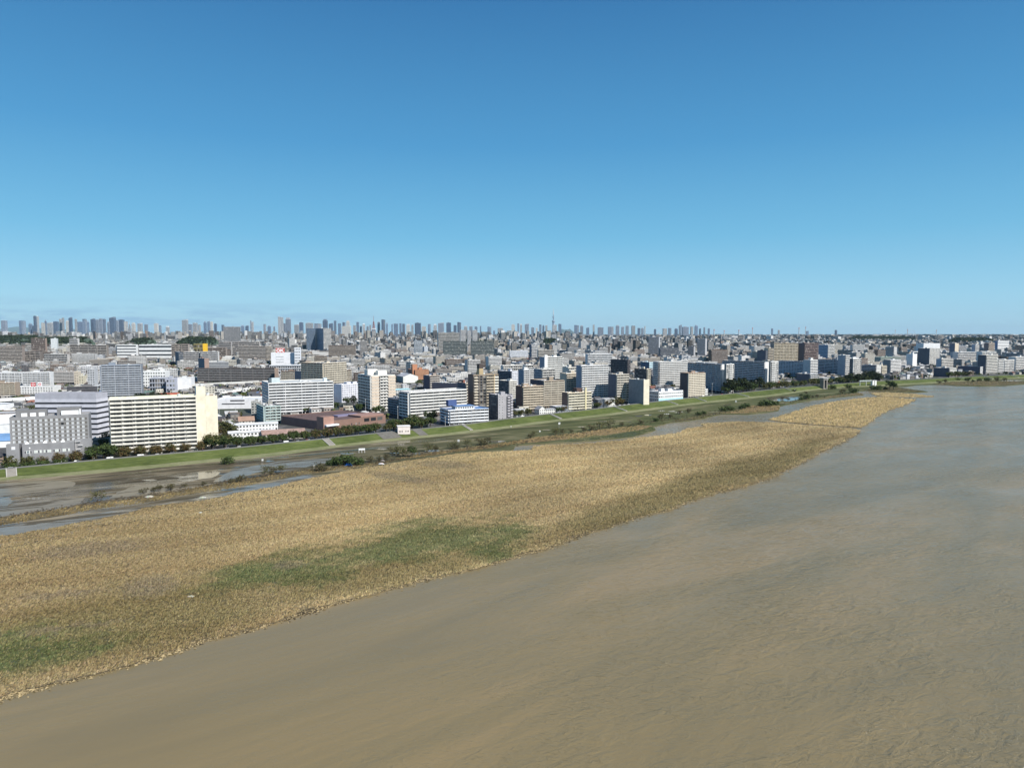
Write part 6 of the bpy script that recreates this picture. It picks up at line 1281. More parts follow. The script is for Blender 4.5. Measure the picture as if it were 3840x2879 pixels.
# ------------------------------------------------------------------ trees and bushes
def tree_meshes(seed, h, w, nl, leaf, tone, trunk_h=.3, sparse=0.0, stems=1, flat=1.0):
    r = random.Random(seed); tr = MB(); bc = (.1, .08, .06)
    tips = []
    for s_ in range(stems):
        a = r.uniform(0, 2*pi); sx = r.uniform(0, .12)*w*(stems > 1); base = (cos(a)*sx, sin(a)*sx, -.2); top = (base[0]*2.2+r.uniform(-.2, .2), base[1]*2.2+r.uniform(-.2, .2), h*r.uniform(.55, .7))
        tr.tube(base, top, .035*h/stems**.5, .012*h, 7, bc)
        for k in range(5 if stems == 1 else 3):
            t = r.uniform(trunk_h, .95); p = Vector(base).lerp(Vector(top), t); an = r.uniform(0, 2*pi); q = p+Vector((cos(an)*w*.36, sin(an)*w*.36, h*r.uniform(.12, .28))); tr.tube(p, q, .014*h, .004*h, 5, bc, cap=False); tips.append(q)
        tips.append(Vector(top))
    V = []; fc = []; l = []; b = 0
    nc = max(6, int(nl/42)); cl = []
    for i in range(nc):
        while True:
            x, y, z = (r.uniform(-1, 1) for _ in range(3))
            if x*x+y*y+z*z < 1: break
        cl.append((x*w*.42, y*w*.42, h*(trunk_h+(1-trunk_h)*(.5+.45*z*flat)), r.uniform(.16, .30)*w*.62, r.uniform(.6, 1.25)))
    for t in tips: cl.append((t.x, t.y, t.z, .2*w, 1.0))
    per = max(6, int(nl/len(cl)))
    for cx, cy, cz, cr_, br in cl:
        for _ in range(per):
            d = Vector((r.gauss(0, 1), r.gauss(0, 1), r.gauss(0, .8))).normalized()*cr_*r.uniform(.45, 1.0)
            if r.random() < sparse: d *= 1.7
            p = Vector((cx, cy, cz))+d; n = (d.normalized()+Vector((r.gauss(0, .5), r.gauss(0, .5), r.gauss(.3, .5)))).normalized(); a = n.orthogonal().normalized(); c = n.cross(a); an = r.uniform(0, pi); A = (a*cos(an)+c*sin(an))*leaf*r.uniform(.6, 1.2); Bv = (c*cos(an)-a*sin(an))*leaf*r.uniform(.35, .8)
            V += [p-A, p-Bv, p+A, p+Bv]; l += [b, b+1, b+2, b+3]; b += 4; k = br*r.uniform(.7, 1.3); tt = tone[r.randrange(len(tone))]; fc.append(tuple(v*k for v in tt))
    cm_ = mesh_np('crown', [tuple(v) for v in V], l, [4]*(len(l)//4), [mat_leaf], None, fc)
    return tr.mesh('trunk', [mat_bark]*9), cm_, h, w
GRN = [(.050, .075, .022), (.065, .090, .028), (.040, .060, .020)]; OLV = [(.085, .088, .030), (.065, .072, .026), (.10, .090, .035)]; RUS = [(.12, .072, .030), (.075, .070, .028), (.095, .075, .03)]; DRB = [(.085, .075, .035), (.060, .060, .028), (.10, .085, .045)]; DKG = [(.020, .031, .013), (.027, .038, .015)]
KT = {'green leafy': [tree_meshes(s, 8.5, 8, 900, .42, GRN) for s in (1, 2)], 'olive': [tree_meshes(s, 8, 7.5, 800, .42, OLV, sparse=.1) for s in (3, 4)], 'rusty autumn': [tree_meshes(s, 7.5, 7.5, 650, .42, RUS, sparse=.2) for s in (5, 6)],
      'thin bare': [tree_meshes(s, 8, 6.5, 230, .36, RUS, .25, sparse=.5) for s in (7, 8)], 'tall dark evergreen': [tree_meshes(s, 14, 11, 1400, .6, DKG, .2) for s in (9, 10)],
      'battered brown': [tree_meshes(s, 4.2, 5, 330, .34, DRB, .12, .35, 4) for s in (11, 12, 13)], 'dark rounded': [tree_meshes(s, 4.0, 6.5, 520, .42, GRN, .05, .1, 4) for s in (14, 15)], 'wispy': [tree_meshes(s, 6.5, 6.5, 300, .34, OLV, .15, .4, 3) for s in (16, 17)]}
treeq = []; rt = random.Random(77)
def tree(kind_, x, y, z, scale, u=None, name='tree', cat='tree', group='trees along the levee', key=None, label=None, wide=1.0):
    tm, cm_, h, w = rt.choice(KT[kind_]); o = empty(name, (x, y, z), rt.uniform(0, 6.28)); o.scale = (scale*wide, scale*wide, scale)
    link('trunk' if name == 'tree' else 'stem', tm, o); link('crown' if name == 'tree' else 'foliage', cm_, o)
    u = u if u is not None else proj(x, y, z)[0]
    if label: tag(o, label, cat, group)
    else:
        rel, sh = nearest_hero(u, y); treeq.append(dict(o=o, u=u, key=key or '%s %s %s %s' % (kind_, name, rel, sh), cat=cat, group=group))
    return o
cu = np.array([proj(r[4].x, r[4].y, 5)[0] if r[4].y > 60 else -9999 for r in rows])
def at_crest(u, off):
    i = int(np.argmin(np.abs(cu-u))); r = rows[i]; return r[4].x+r[9].x*off, r[4].y+r[9].y*off
for u0, u1, du, kinds, s0, s1 in ((40, 150, 26, ['dark rounded', 'olive'], .7, 1.0), (150, 380, 17, ['rusty autumn', 'olive', 'thin bare', 'dark rounded'], .55, .8), (380, 420, 12, ['green leafy'], .9, 1.1), (425, 800, 12, ['thin bare', 'thin bare', 'rusty autumn', 'olive'], .6, .85), (800, 900, 14, ['olive', 'green leafy'], .9, 1.15),
                                (900, 1200, 13, ['green leafy', 'olive', 'green leafy'], .62, .85), (1200, 1340, 14, ['rusty autumn', 'rusty autumn', 'olive'], .7, .9), (1340, 1470, 17, ['olive', 'green leafy', 'rusty autumn'], .75, 1.0), (1500, 1640, 15, ['olive', 'green leafy', 'green leafy'], .8, 1.1),
                                (1940, 2020, 17, ['green leafy', 'olive'], .6, .85), (2130, 2290, 20, ['green leafy', 'rusty autumn'], .6, .9), (2320, 2365, 14, ['olive', 'rusty autumn'], .8, 1.1), (2765, 2860, 11, ['green leafy', 'tall dark evergreen'], .9, 1.2), (2900, 3060, 14, ['olive', 'green leafy'], .9, 1.2), (3080, 3200, 12, ['green leafy', 'olive'], 1.0, 1.3),
                                (3200, 3330, 10, ['tall dark evergreen', 'green leafy'], .9, 1.15), (3590, 3650, 14, ['olive', 'green leafy'], 1.0, 1.3)):
    u = u0
    while u < u1:
        x, y = at_crest(u, rt.uniform(12, 18)); tree(rt.choice(kinds), x, y, ZC, rt.uniform(s0, s1)*1.22, wide=1.2); u += du*rt.uniform(.45, .95)
for u, D, k, s in ((816, 545, 'rusty autumn', 1.5), (852, 548, 'olive', 1.75), (868, 552, 'olive', 1.5), (1412, 700, 'green leafy', 1.35), (1430, 705, 'green leafy', 1.1), (1345, 735, 'green leafy', 1.1), (1362, 745, 'green leafy', 1.0), (1300, 800, 'green leafy', 1.2), (1325, 805, 'tall dark evergreen', .8), (1256, 742, 'green leafy', 1.3),
                   (1545, 640, 'green leafy', 1.1), (1560, 645, 'olive', 1.0), (1605, 655, 'green leafy', 1.25), (1625, 650, 'tall dark evergreen', .8), (1110, 640, 'green leafy', .9), (1130, 640, 'green leafy', .9), (1145, 720, 'green leafy', .9), (1165, 720, 'olive', .9), (1570, 1075, 'green leafy', 1.5), (1580, 1060, 'olive', 1.3), (398, 500, 'tall dark evergreen', .8), (385, 490, 'green leafy', 1.1),
                   (102, 1900, 'tall dark evergreen', 1.2), (112, 1910, 'tall dark evergreen', 1.3), (124, 1900, 'tall dark evergreen', 1.3), (136, 1910, 'tall dark evergreen', 1.2), (146, 1900, 'tall dark evergreen', 1.1)):
    tree(k, xat(u, D), D, ZC, s, group='trees among the buildings')
for i in range(22): u = 515+i*10+rt.uniform(-4, 4); D = rt.uniform(800, 860); tree('tall dark evergreen', xat(u, D), D, ZC, rt.uniform(.7, .95), group='dark trees behind the long cream slab')
for i in range(14): D = rt.uniform(1010, 1090); u = rt.uniform(2765, 2865); tree(rt.choice(['tall dark evergreen', 'green leafy']), xat(u, D), D, ZC, rt.uniform(.9, 1.3), group='trees between the two dark faced slabs')
labels(treeq); treeq = []
# battered bushes and drowned trees along the channel
BUSH = [(370, 1880, 'wispy', 1.0), (855, 1738, 'dark rounded', 1.15), (992, 1775, 'wispy', .8), (1020, 1770, 'battered brown', .9), (1058, 1772, 'wispy', .9), (1015, 1780, 'battered brown', .6), (1195, 1766, 'battered brown', 1.15), (1215, 1766, 'battered brown', .8), (1240, 1742, 'dark rounded', .9), (1270, 1742, 'dark rounded', 1.35), (1300, 1742, 'dark rounded', 1.6), (1330, 1744, 'dark rounded', 1.45), (1352, 1742, 'dark rounded', .9),
        (1385, 1732, 'battered brown', .9), (1420, 1728, 'battered brown', .8), (1450, 1724, 'battered brown', .9), (1490, 1708, 'wispy', 1.2), (1515, 1712, 'wispy', 1.15), (1545, 1712, 'green leafy', .85), (1470, 1700, 'battered brown', 1.0), (1602, 1695, 'wispy', 1.1), (1632, 1692, 'battered brown', 1.0), (1700, 1683, 'wispy', .95), (1715, 1684, 'battered brown', .8), (1752, 1674, 'wispy', 1.0), (1800, 1668, 'battered brown', 1.2), (1826, 1667, 'battered brown', 1.3),
        (1990, 1643, 'battered brown', .9), (2000, 1636, 'wispy', .8), (2084, 1634, 'wispy', 1.1), (2086, 1628, 'wispy', .9), (2110, 1626, 'battered brown', .9), (2140, 1622, 'battered brown', .8), (2188, 1618, 'battered brown', .9), (2216, 1613, 'battered brown', 1.2), (2246, 1612, 'wispy', 1.3), (2285, 1604, 'wispy', 1.3), (2330, 1596, 'battered brown', .8), (2402, 1589, 'battered brown', 1.0), (2460, 1580, 'dark rounded', .8), (2480, 1572, 'battered brown', 1.2), (2512, 1568, 'battered brown', .9),
        (2548, 1553, 'battered brown', 1.0), (2585, 1548, 'battered brown', 1.1), (2620, 1556, 'dark rounded', .9), (2640, 1552, 'dark rounded', .8), (2712, 1541, 'dark rounded', 1.1), (2728, 1540, 'dark rounded', 1.2), (2745, 1538, 'dark rounded', .9), (2784, 1532, 'dark rounded', 1.1), (2800, 1527, 'dark rounded', 1.2), (2856, 1522, 'dark rounded', 1.3), (2876, 1522, 'dark rounded', 1.7), (2896, 1520, 'dark rounded', 1.5), (2912, 1516, 'dark rounded', 1.0), (2935, 1497, 'battered brown', .8), (2955, 1502, 'battered brown', .8), (3002, 1499, 'dark rounded', .9), (3024, 1496, 'dark rounded', 1.4),
        (3047, 1493, 'battered brown', .9), (3064, 1490, 'battered brown', 1.0), (2976, 1470, 'dark rounded', .9), (3005, 1484, 'dark rounded', .7), (3022, 1476, 'battered brown', .8), (3122, 1458, 'dark rounded', 1.6), (3180, 1455, 'dark rounded', 1.5), (3160, 1476, 'battered brown', 1.5), (3195, 1472, 'dark rounded', 1.6), (3208, 1470, 'dark rounded', 1.2), (3275, 1462, 'dark rounded', 1.7), (3292, 1462, 'dark rounded', 1.7), (3336, 1462, 'green leafy', 1.7), (3350, 1462, 'green leafy', 1.3), (3322, 1461, 'dark rounded', 1.1),
        (3520, 1438, 'battered brown', 1.3), (3545, 1436, 'battered brown', 1.5), (3594, 1428, 'dark rounded', 1.1), (3627, 1428, 'dark rounded', 1.4), (3650, 1431, 'dark rounded', .9), (3672, 1429, 'dark rounded', 1.2), (3703, 1429, 'dark rounded', 1.6), (3735, 1430, 'battered brown', 1.8), (3768, 1430, 'battered brown', 1.5), (640, 1838, 'battered brown', .9), (595, 1842, 'battered brown', .8), (578, 1843, 'battered brown', .6), (540, 1850, 'battered brown', .7), (905, 1806, 'battered brown', .9), (690, 1826, 'battered brown', .5), (870, 1809, 'battered brown', .6), (765, 1822, 'battered brown', .6)]
segs = [(700, 'on the muddy ridge at left'), (1100, 'by the left lagoon'), (1460, 'around the blue tarp'), (1900, 'right of the pump house piers'), (2350, 'beside the green flooded grass'), (2700, 'above the side channel'), (3070, 'at the channel bend'), (3400, 'near the pale reed sliver'), (9999, 'on the far right shore')]
for u, v, k, s in BUSH:
    x, y = G(u, v, .45); where = next(t for a, t in segs if u < a); nm = 'bush' if k in ('battered brown', 'dark rounded') else 'tree'
    tree(k, x, y, .35, s*1.15, u, nm, nm, 'battered bushes along the flooded bank', '%s %s %s' % (k, nm, where))
labels(treeq)
# uncountable greenery: gardens in the city and wooded uplands far off
def leafcloud(name, X, Y, Z, Hh, Wd, nq, lab, seed, tones):
    rg = np.random.default_rng(seed); n = len(X); q = nq
    d = rg.normal(size=(n, q, 3)); d /= np.linalg.norm(d, axis=2, keepdims=True); rr = rg.uniform(.35, 1, (n, q, 1))
    c = np.stack([X, Y, Z+Hh*.58], 1)[:, None]+d*rr*np.stack([Wd/2, Wd/2, Hh*.42], 1)[:, None]
    nn = d+rg.normal(0, .6, (n, q, 3)); nn /= np.linalg.norm(nn, axis=2, keepdims=True); a = np.cross(nn, np.array([.3, .2, .93])); a /= np.linalg.norm(a, axis=2, keepdims=True)+1e-9; b = np.cross(nn, a); s_ = (Wd*.26)[:, None, None]*rg.uniform(.6, 1.1, (n, q, 1))
    V = np.stack([c-a*s_, c-b*s_*.7, c+a*s_, c+b*s_*.7], 2).reshape(-1, 3); col = np.array(tones)[rg.integers(0, len(tones), (n, q))]*rg.uniform(.7, 1.3, (n, 1, 1))*rg.uniform(.8, 1.2, (n, q, 1))
    return tag(link(name, mesh_np(name, V, np.arange(n*q*4), np.full(n*q, 4), [mat_leaf], None, col.reshape(-1, 3))), lab, 'trees', kind='stuff')
rg = np.random.default_rng(3)
n = 20000; y = 440+(rg.random(n)**.8)*3000; x = rg.uniform(-.76, .76, n)*y; Hh = rg.uniform(4, 9.5, n); u, _ = P2(x, y, 3.0); _, vt = P2(x, y, ZC+Hh)
k = (y > np.interp(x, CA[:, 0], CA[:, 1])+26) & clear(x, y, u-8, u+8, vt, 3); x, y, Hh = x[k], y[k], Hh[k]
leafcloud('garden_trees', x, y, np.full(len(x), ZC), Hh, Hh*rg.uniform(.7, 1.1, len(x)), 26, 'small garden and street trees scattered among the houses', 5, GRN+OLV)
def ridge(name, u0, u1, D, vt, dep, seed, lab):
    rg = np.random.default_rng(seed); x0, x1 = xat(u0, D), xat(u1, D); ztop = zat(vt, D); nx = 40; V = []; l = []; t = []
    prof = [0, .35, .8, .95, 1, 1]; zz = lambda i, j: ZC+(ztop-14-ZC)*prof[j]*(min(1, i/5, (nx-i)/5)**.6)*(1+.06*sin(i*.9+seed))
    for j in range(6):
        for i in range(nx+1): V.append((x0+(x1-x0)*i/nx, D-dep+dep*j/4, zz(i, j)-.5))
    for j in range(5):
        for i in range(nx): a = j*(nx+1)+i; l += [a, a+1, a+nx+2, a+nx+1]; t.append(4)
    o = link('wooded_upland', mesh_np('wooded_upland', V, l, t, [bpy.data.materials['hill_forest']], smooth=True)); tag(o, kind='structure')
    n = int((x1-x0)*dep/80); i = rg.uniform(0, nx, n); j = rg.uniform(0, 4.4, n); X = x0+(x1-x0)*i/nx; Y = D-dep+dep*j/4; Z = np.array([zz(float(a), int(b))+(zz(float(a), min(5, int(b)+1))-zz(float(a), int(b)))*(b-int(b)) for a, b in zip(i, j)])
    leafcloud(name, X, Y, Z-2, rg.uniform(11, 18, n), rg.uniform(11, 17, n), 14, lab, seed, DKG+[(.04, .06, .03)])
ridge('woodland', -120, 175, 4300, 1256, 260, 21, 'dark wooded ridge in the far left distance'); ridge('woodland', 160, 345, 3900, 1262, 220, 22, 'lower wooded ridge continuing right of the dark far left ridge')
ridge('woodland', 505, 580, 3600, 1265, 150, 23, 'small dark wood between the far left ridges and the slim grey cluster'); ridge('woodland', 690, 815, 3700, 1261, 180, 24, 'dark wood left of the slim grey striped cluster'); ridge('woodland', 2035, 2090, 4200, 1267, 160, 25, 'dark wood below the needle shaped tower')
ridge('woodland', 1740, 1830, 3800, 1268, 150, 26, 'dark wood above the right dark green slab'); ridge('woodland', 3170, 3420, 7000, 1259.5, 260, 27, 'long bluish dark treeline in the far right distance'); ridge('woodland', 3560, 3700, 5200, 1264, 200, 28, 'short dark treeline in front of the far right horizon')

# ------------------------------------------------------------------ things on the levee and the flood plain
def row_at(u): return int(np.argmin(np.abs(cu-u)))
def facing(name, u0, u1, mat, dz=.16, sub=5, ia=1, ib=4, za=1.55, zb=5.0, label=None, cat=None):
    i0, i1 = row_at(u0), row_at(u1); 
    if i1 <= i0: i1 = i0+1
    V = []; l = []; t = []
    for k in range(i0, i1+1):
        r = rows[k]
        for j in range(sub+1): q = r[ia].lerp(r[ib], j/sub); V.append((q.x, q.y, za+(zb-za)*j/sub+dz))
    m = sub+1
    for k in range(i1-i0):
        for j in range(sub): a = k*m+j; l += [a, a+m, a+m+1, a+1]; t.append(4)
    return link(name, mesh_np(name, V, l, t, [mat]))
tag(facing('concrete_revetment', 1418, 1487, mat_conc), kind='structure'); tag(facing('concrete_revetment', 1540, 1592, mat_conc), kind='structure')
def stairs(u, wd, label):
    i = row_at(u); r = rows[i]; top = r[4]; bot = r[1]; d = (bot-top); Ln = d.length; a = atan2(d.y, d.x); root = empty('levee_stairs', (top.x, top.y, 0), a); tag(root, label, 'stairs', 'concrete stairs down the levee')
    n = 14; mb = MB(); cc = (.30, .28, .25)
    for k in range(n): z = 5.0-(5.0-1.6)*(k/n)+.12; mb.box(Ln*k/n, Ln*(k+1)/n, -wd/2, wd/2, z-1.0, z, tuple(c*(1 if k % 2 else .86) for c in cc))
    mb.obj('steps', root)
    for s_ in (-1, 1):
        m = MB(); y0, y1 = s_*wd/2, s_*(wd/2+.45); y0, y1 = min(y0, y1), max(y0, y1); zt, zb = 5.6, 2.0
        P_ = [(0, y0, zt-1.6), (Ln, y0, zb-1.6), (Ln, y0, zb), (0, y0, zt)]; Q_ = [(p[0], y1, p[2]) for p in P_]; c2 = (.42, .40, .36)
        m.face(P_, c2); m.face(Q_[::-1], c2); m.face([P_[3], P_[2], Q_[2], Q_[3]], c2); m.face([P_[1], Q_[1], Q_[2], P_[2]], c2); m.face([P_[0], P_[3], Q_[3], Q_[0]], c2); m.obj('side_wall', root)
for u, w_, lb in ((70, 4.4, 'wide pale concrete stairs down the levee at the far left'), (1225, 4.2, 'pale concrete stairs down the levee left of the pump house'), (1722, 2.2, 'concrete stairs down the levee under the blue roofed block'), (2066, 2.2, 'narrow stairs down the levee below the small gabled house'),
                 (2300, 1.8, 'narrow stairs on the levee with drift piled at the foot'), (2500, 1.8, 'narrow stairs on the levee below the white clinic'), (2610, 1.8, 'narrow stairs on the levee below the slim brown tower'), (2757, 1.8, 'narrow stairs on the levee right of the left dark faced slab'), (2945, 1.8, 'narrow stairs on the levee below the right white gable'), (3590, 2.2, 'narrow stairs on the far levee left of the low black walled block'), (3690, 2.2, 'narrow stairs on the far levee below the rightmost tall tower'), (3790, 2.2, 'rightmost narrow stairs on the far levee')): stairs(u, w_, lb)
# pump house on piers
px_, py_ = G(1492, 1641, .5); zt = zat(1600, py_); zb_ = zat(1628, py_); ph_ = empty('pump_house', (px_, py_, 0), radians(14)); tag(ph_, 'pinkish white pump house standing on concrete piers at the levee foot', 'pump house')
wb = xat(1538, py_)-px_; mb = MB(); mb.box(0, wb, 0, 7.5, zb_, zt, (.74, .66, .62)); mb.obj('wall', ph_); mb = MB(); mb.box(-.3, wb+.3, -.3, 7.8, zt, zt+.35, (.78, .74, .70)); mb.obj('roof', ph_)
mb = MB(); mb.box(-.2, wb+.2, -.2, 7.7, zb_-.5, zb_, (.30, .27, .25)); mb.obj('floor_slab', ph_)
for x_ in (1.2, wb-1.4):
    for y_ in (.6, 6.2): mb = MB(); mb.box(x_, x_+1.0, y_, y_+1.0, 0, zb_-.5, (.33, .30, .27)); mb.obj('pier', ph_)
for k, fx in enumerate((.10, .22, .34, .60, .72, .84)): mb = MB(); mb.box(wb*fx, wb*fx+.55, -.06, -.01, 0, 1.3, (.12, .11, .12), WGLASS); mb.obj('window', ph_, loc=(0, 0, zb_+1.6))
mb = MB(); 
for k in range(9): mb.box(.4+k*.45, .4+(k+1)*.45, -1.6, -.3, zb_-.5-(k+1)*.36, zb_-.5-k*.36, (.66, .64, .6))
mb.obj('stair', ph_); mb = MB(); mb.box(-1, wb*.75, -2.6, -2.3, 0, 1.0, (.5, .48, .43)); mb.obj('low_wall', ph_)
# sluice gate tower and hut far right
x, y = G(3088, 1459, .5); o = empty('sluice_gate', (x, y, .3), radians(30)); tag(o, 'dark sluice gate tower with two tall piers and a white roof in the levee', 'sluice gate')
for s_ in (0, 7): mb = MB(); mb.box(s_, s_+2.4, 0, 6, 0, 14, (.22, .20, .18)); mb.obj('pier', o)
mb = MB(); mb.box(-1, 10.4, -.5, 6.5, 14, 17.2, (.30, .29, .28), WIN, nu=4, nv=1); mb.obj('gate_room', o); mb = MB(); mb.box(-2.4, 11.6, -1.6, 7.6, 17.2, 17.7, (.72, .72, .71)); mb.obj('roof', o); mb = MB(); mb.box(2.4, 7, 2.5, 3.2, 1, 8, (.10, .11, .12)); mb.obj('gate', o); mb = MB(); mb.box(2.41, 6.99, 1.0, 2.2, 0, 1.2, (.3, .3, .28)); mb.obj('sill', o)
x, y = G(3272, 1447, .8); o = empty('sluice_hut', (x, y, .5), radians(20)); tag(o, 'small twin white box sluice hut with a footbridge on the far levee', 'sluice hut')
for s_ in (0, 5): mb = MB(); mb.box(s_, s_+3.4, 0, 4, 0, 9, (.78, .78, .75)); mb.obj('box', o)
mb = MB(); mb.box(-.5, 9, -.3, 4.3, 9.01, 9.4, (.4, .42, .42)); mb.obj('roof', o); mb = MB(); mb.box(-26, -.5, 1.2, 2.8, 8.2, 8.6, (.42, .48, .46)); mb.box(-26, -.5, 1.2, 1.3, 8.6, 9.8, (.42, .48, .46)); mb.obj('footbridge', o)
for k in (-25, -12): mb = MB(); mb.box(k, k+.8, 1.6, 2.4, 0, 8.19, (.42, .44, .42)); mb.obj('post', o)
# boards, tarps and wreckage left by the flood
def sign(u, v, w_, h_, post, label, col=(.84, .84, .82), tilt=.1):
    x, y = G(u, v, .45); o = empty('notice_board', (x, y, .35), rt.uniform(-.3, .3)); o.rotation_euler[1] = tilt; tag(o, label, 'notice board'); mb = MB(); w_, h_ = w_*.72, h_*.72; mb.box(-w_/2, w_/2, -.06, .06, post, post+h_, (.66, .66, .64)); mb.obj('panel', o)
    for s_ in (-.3, .3): mb = MB(); mb.tube((s_*w_, .1, -.2), (s_*w_, .1, post+h_*.8), .07, .07, 6, (.3, .3, .3)); mb.obj('post', o)
for u, v, w_, h_, p_, lb in ((1718, 1668, 2.2, 2.4, 2.6, 'white notice board standing above a drowned tree right of the pump house'), (2096, 1603, 2.4, 2.6, 3.0, 'white notice board on the flats below the brown ended block'), (2024, 1621, 1.8, 1.6, .6, 'low white notice board beside a leaning bush'), (2759, 1511, 2.2, 2.8, 1.2, 'white notice board on the flats left of the channel bend'),
                             (2980, 1469, 3.2, 3.0, 1.4, 'white notice board beside a bush at the levee foot'), (1177, 1757, 1.6, 2.2, .8, 'white board leaning by the left lagoon'), (983, 1742, 1.6, 1.8, 2.6, 'white board caught in a drowned tree by the left lagoon'), (1916, 1604, 1.2, 1.0, 1.0, 'small pale board at the levee foot below the lilac grey tower')): sign(u, v, w_, h_, p_, lb)
x, y = G(1357, 1697, .45); o = empty('white_goal', (x, y, .35), .2); tag(o, 'toppled white goal frame standing in shallow mud', 'goal frame'); mb = MB(); mb.box(-2.2, 2.2, -.3, .3, 2.0, 3.2, (.86, .86, .86)); mb.obj('panel', o)
for s_ in (-2, 0, 2): mb = MB(); mb.box(s_-.12, s_+.12, -.2, .2, -.1, 2.0, (.8, .8, .8)); mb.obj('leg', o)
def tarp(name, u, v, w_, h_, col, label, cat, seed):
    r = random.Random(seed); x, y = G(u, v, .5); mb = MB(); n = 7
    hgt = [[max(0, h_*(1-((i-3)/3.2)**2)*(1-((j-3)/3.2)**2)+r.uniform(-.18, .18)*h_) for i in range(n)] for j in range(n)]; jx = [[r.uniform(-.1, .1)*w_ for _ in range(n)] for _ in range(n)]
    p = lambda i, j: ((i-3)/3*w_/2+jx[j][i], (j-3)/3*w_*.3, hgt[j][i]+.12)
    for j in range(n-1):
        for i in range(n-1): mb.face([p(i, j), p(i+1, j), p(i+1, j+1), p(i, j+1)], tuple(c*r.uniform(.8, 1.1) for c in col))
    o = mb.obj(name, None, loc=(x, y, .4)); return tag(o, label, cat)
tarp('blue_tarp', 1308, 1746, 4.2, 2.0, (.04, .18, .50), 'crumpled blue tarpaulin caught under the dark rounded bushes', 'tarpaulin', 1)
tarp('white_wreckage', 560, 1864, 4.0, 1.0, (.40, .38, .33), 'white crumpled wreckage on the muddy ridge at left', 'wreckage', 2); tarp('white_wreckage', 1430, 1740, 3.6, .9, (.55, .55, .53), 'white wreckage sheet right of the blue tarp', 'wreckage', 3)
tarp('white_wreckage', 760, 1866, 3.4, .6, (.45, .43, .36), 'pale wreckage beside the puddle strip at left', 'wreckage', 4); tarp('white_wreckage', 1435, 1730, 2.6, 1.4, (.2, .18, .16), 'dark wreckage heap behind the white sheet right of the blue tarp', 'wreckage', 5)
tarp('white_wreckage', 715, 2236, 2.0, .4, (.40, .36, .28), 'pale twisted pipe wreck lying in the olive part of the reed bed', 'wreckage', 6); tarp('white_wreckage', 752, 1922, 1.4, .4, (.6, .6, .55), 'tiny white sheet in the straw below the puddle strip', 'wreckage', 7)
# posts and lamps
def lamp(u, v, h_, label, globe=True, D=None):
    x, y = G(u, v, ZC) if D is None else (xat(u, D), D); o = empty('street_lamp', (x, y, ZC)); tag(o, label, 'street lamp' if globe else 'pole'); mb = MB(); mb.tube((0, 0, 0), (0, 0, h_), .16, .10, 8, (.66, .66, .64)); mb.obj('pole', o)
    mb = MB()
    if globe: mb.tube((0, 0, h_), (0, 0, h_+.3), .2, .5, 8, (.8, .8, .8)); mb.tube((0, 0, h_+.3), (0, 0, h_+.9), .5, .25, 8, (.84, .84, .84)); mb.obj('lamp_head', o)
    else: mb.box(-.9, .9, -.06, .06, h_-.8, h_-.6, (.6, .6, .6)); mb.obj('crossarm', o); o.name = 'utility_pole'
for u, v, h_, lb, gl, D in ((114, 1742, 10, 'white globe lamp in front of the grey hotel', True, None), (1371, 1560, 14, 'tall white lamp among trees left of the beige panelled tower', True, 720), (1492, 1575, 13, 'thin pale lamp left of the white nine storey slab', True, 660), (1428, 1560, 7, 'short white lamp behind the brown tiled hall', True, 690),
                            (1670, 1598, 9, 'white flat pole at the left end of the blue roofed block', False, None), (2670, 1482, 15, 'tall white lamp right of the small white block by the slim tower', True, None), (2834, 1462, 13, 'pale lamp before the trees of the right dark faced slab', True, None), (2967, 1445, 11, 'pale lamp below the long blue grey slab', True, None),
                            (822, 1560, 12, 'dark pole in front of the white warehouse', False, None), (885, 1580, 13, 'tall pole left of the small grey block', False, 660), (1953, 1556, 6, 'short pale pole by the square white house', False, None), (3350, 1430, 12, 'slim pole below the white block under the green roof', False, None)): lamp(u, v, h_, lb, gl, D)
# parked cars
def car_parts(col, van=False):
    b = MB(); L_, W2, H1, H2 = (4.4, .86, .85, 1.45) if not van else (4.7, .9, 1.0, 2.0)
    pr = [(-2.2, .35), (-2.2, .75), (-1.4, H1), (-.75, H2), (1.2, H2), (1.95, H1), (2.2, .8), (2.2, .35)] if not van else [(-2.35, .35), (-2.35, .9), (-1.9, 1.1), (-1.4, H2), (2.25, H2), (2.35, 1.1), (2.35, .35)]
    ins = [.0 if z <= H1+.12 else .14 for x, z in pr]; A = [(x, -W2+i, z) for (x, z), i in zip(pr, ins)]; B_ = [(x, W2-i, z) for (x, z), i in zip(pr, ins)]
    b.face(A, col); b.face(B_[::-1], col); n = len(pr)
    for i in range(n): j = (i+1) % n; b.face([A[j], A[i], B_[i], B_[j]], col)
    body = b.mesh('body'); g = MB(); s = 1 if not van else 1.15
    for sy in (-1, 1): y_ = sy*(W2-.10); g.face([(-1.15, y_, H1+.06), (1.55, y_, H1+.06), (1.1, sy*(W2-.15), H2-.1), (-.7, sy*(W2-.15), H2-.1)][::-sy], (.1, .1, .1), WGLASS)
    win = g.mesh('side_window'); w_ = MB(); w_.tube((0, -.11, 0), (0, .11, 0), .33, .33, 12, (.02, .02, .02)); wh = w_.mesh('wheel'); w_ = MB(); w_.tube((0, -.13, 0), (0, -.111, 0), .18, .18, 8, (.5, .5, .5)); w_.tube((0, .111, 0), (0, .13, 0), .18, .18, 8, (.5, .5, .5)); return body, win, (wh, w_.mesh('rim'))
CARS = {k: car_parts(c, v) for k, c, v in (('white', (.82, .82, .82), False), ('silver', (.50, .51, .53), False), ('black', (.03, .03, .035), False), ('dark blue', (.03, .05, .14), False), ('red', (.35, .03, .02), False))}; VAN = car_parts((.80, .80, .80), True)
carq = []
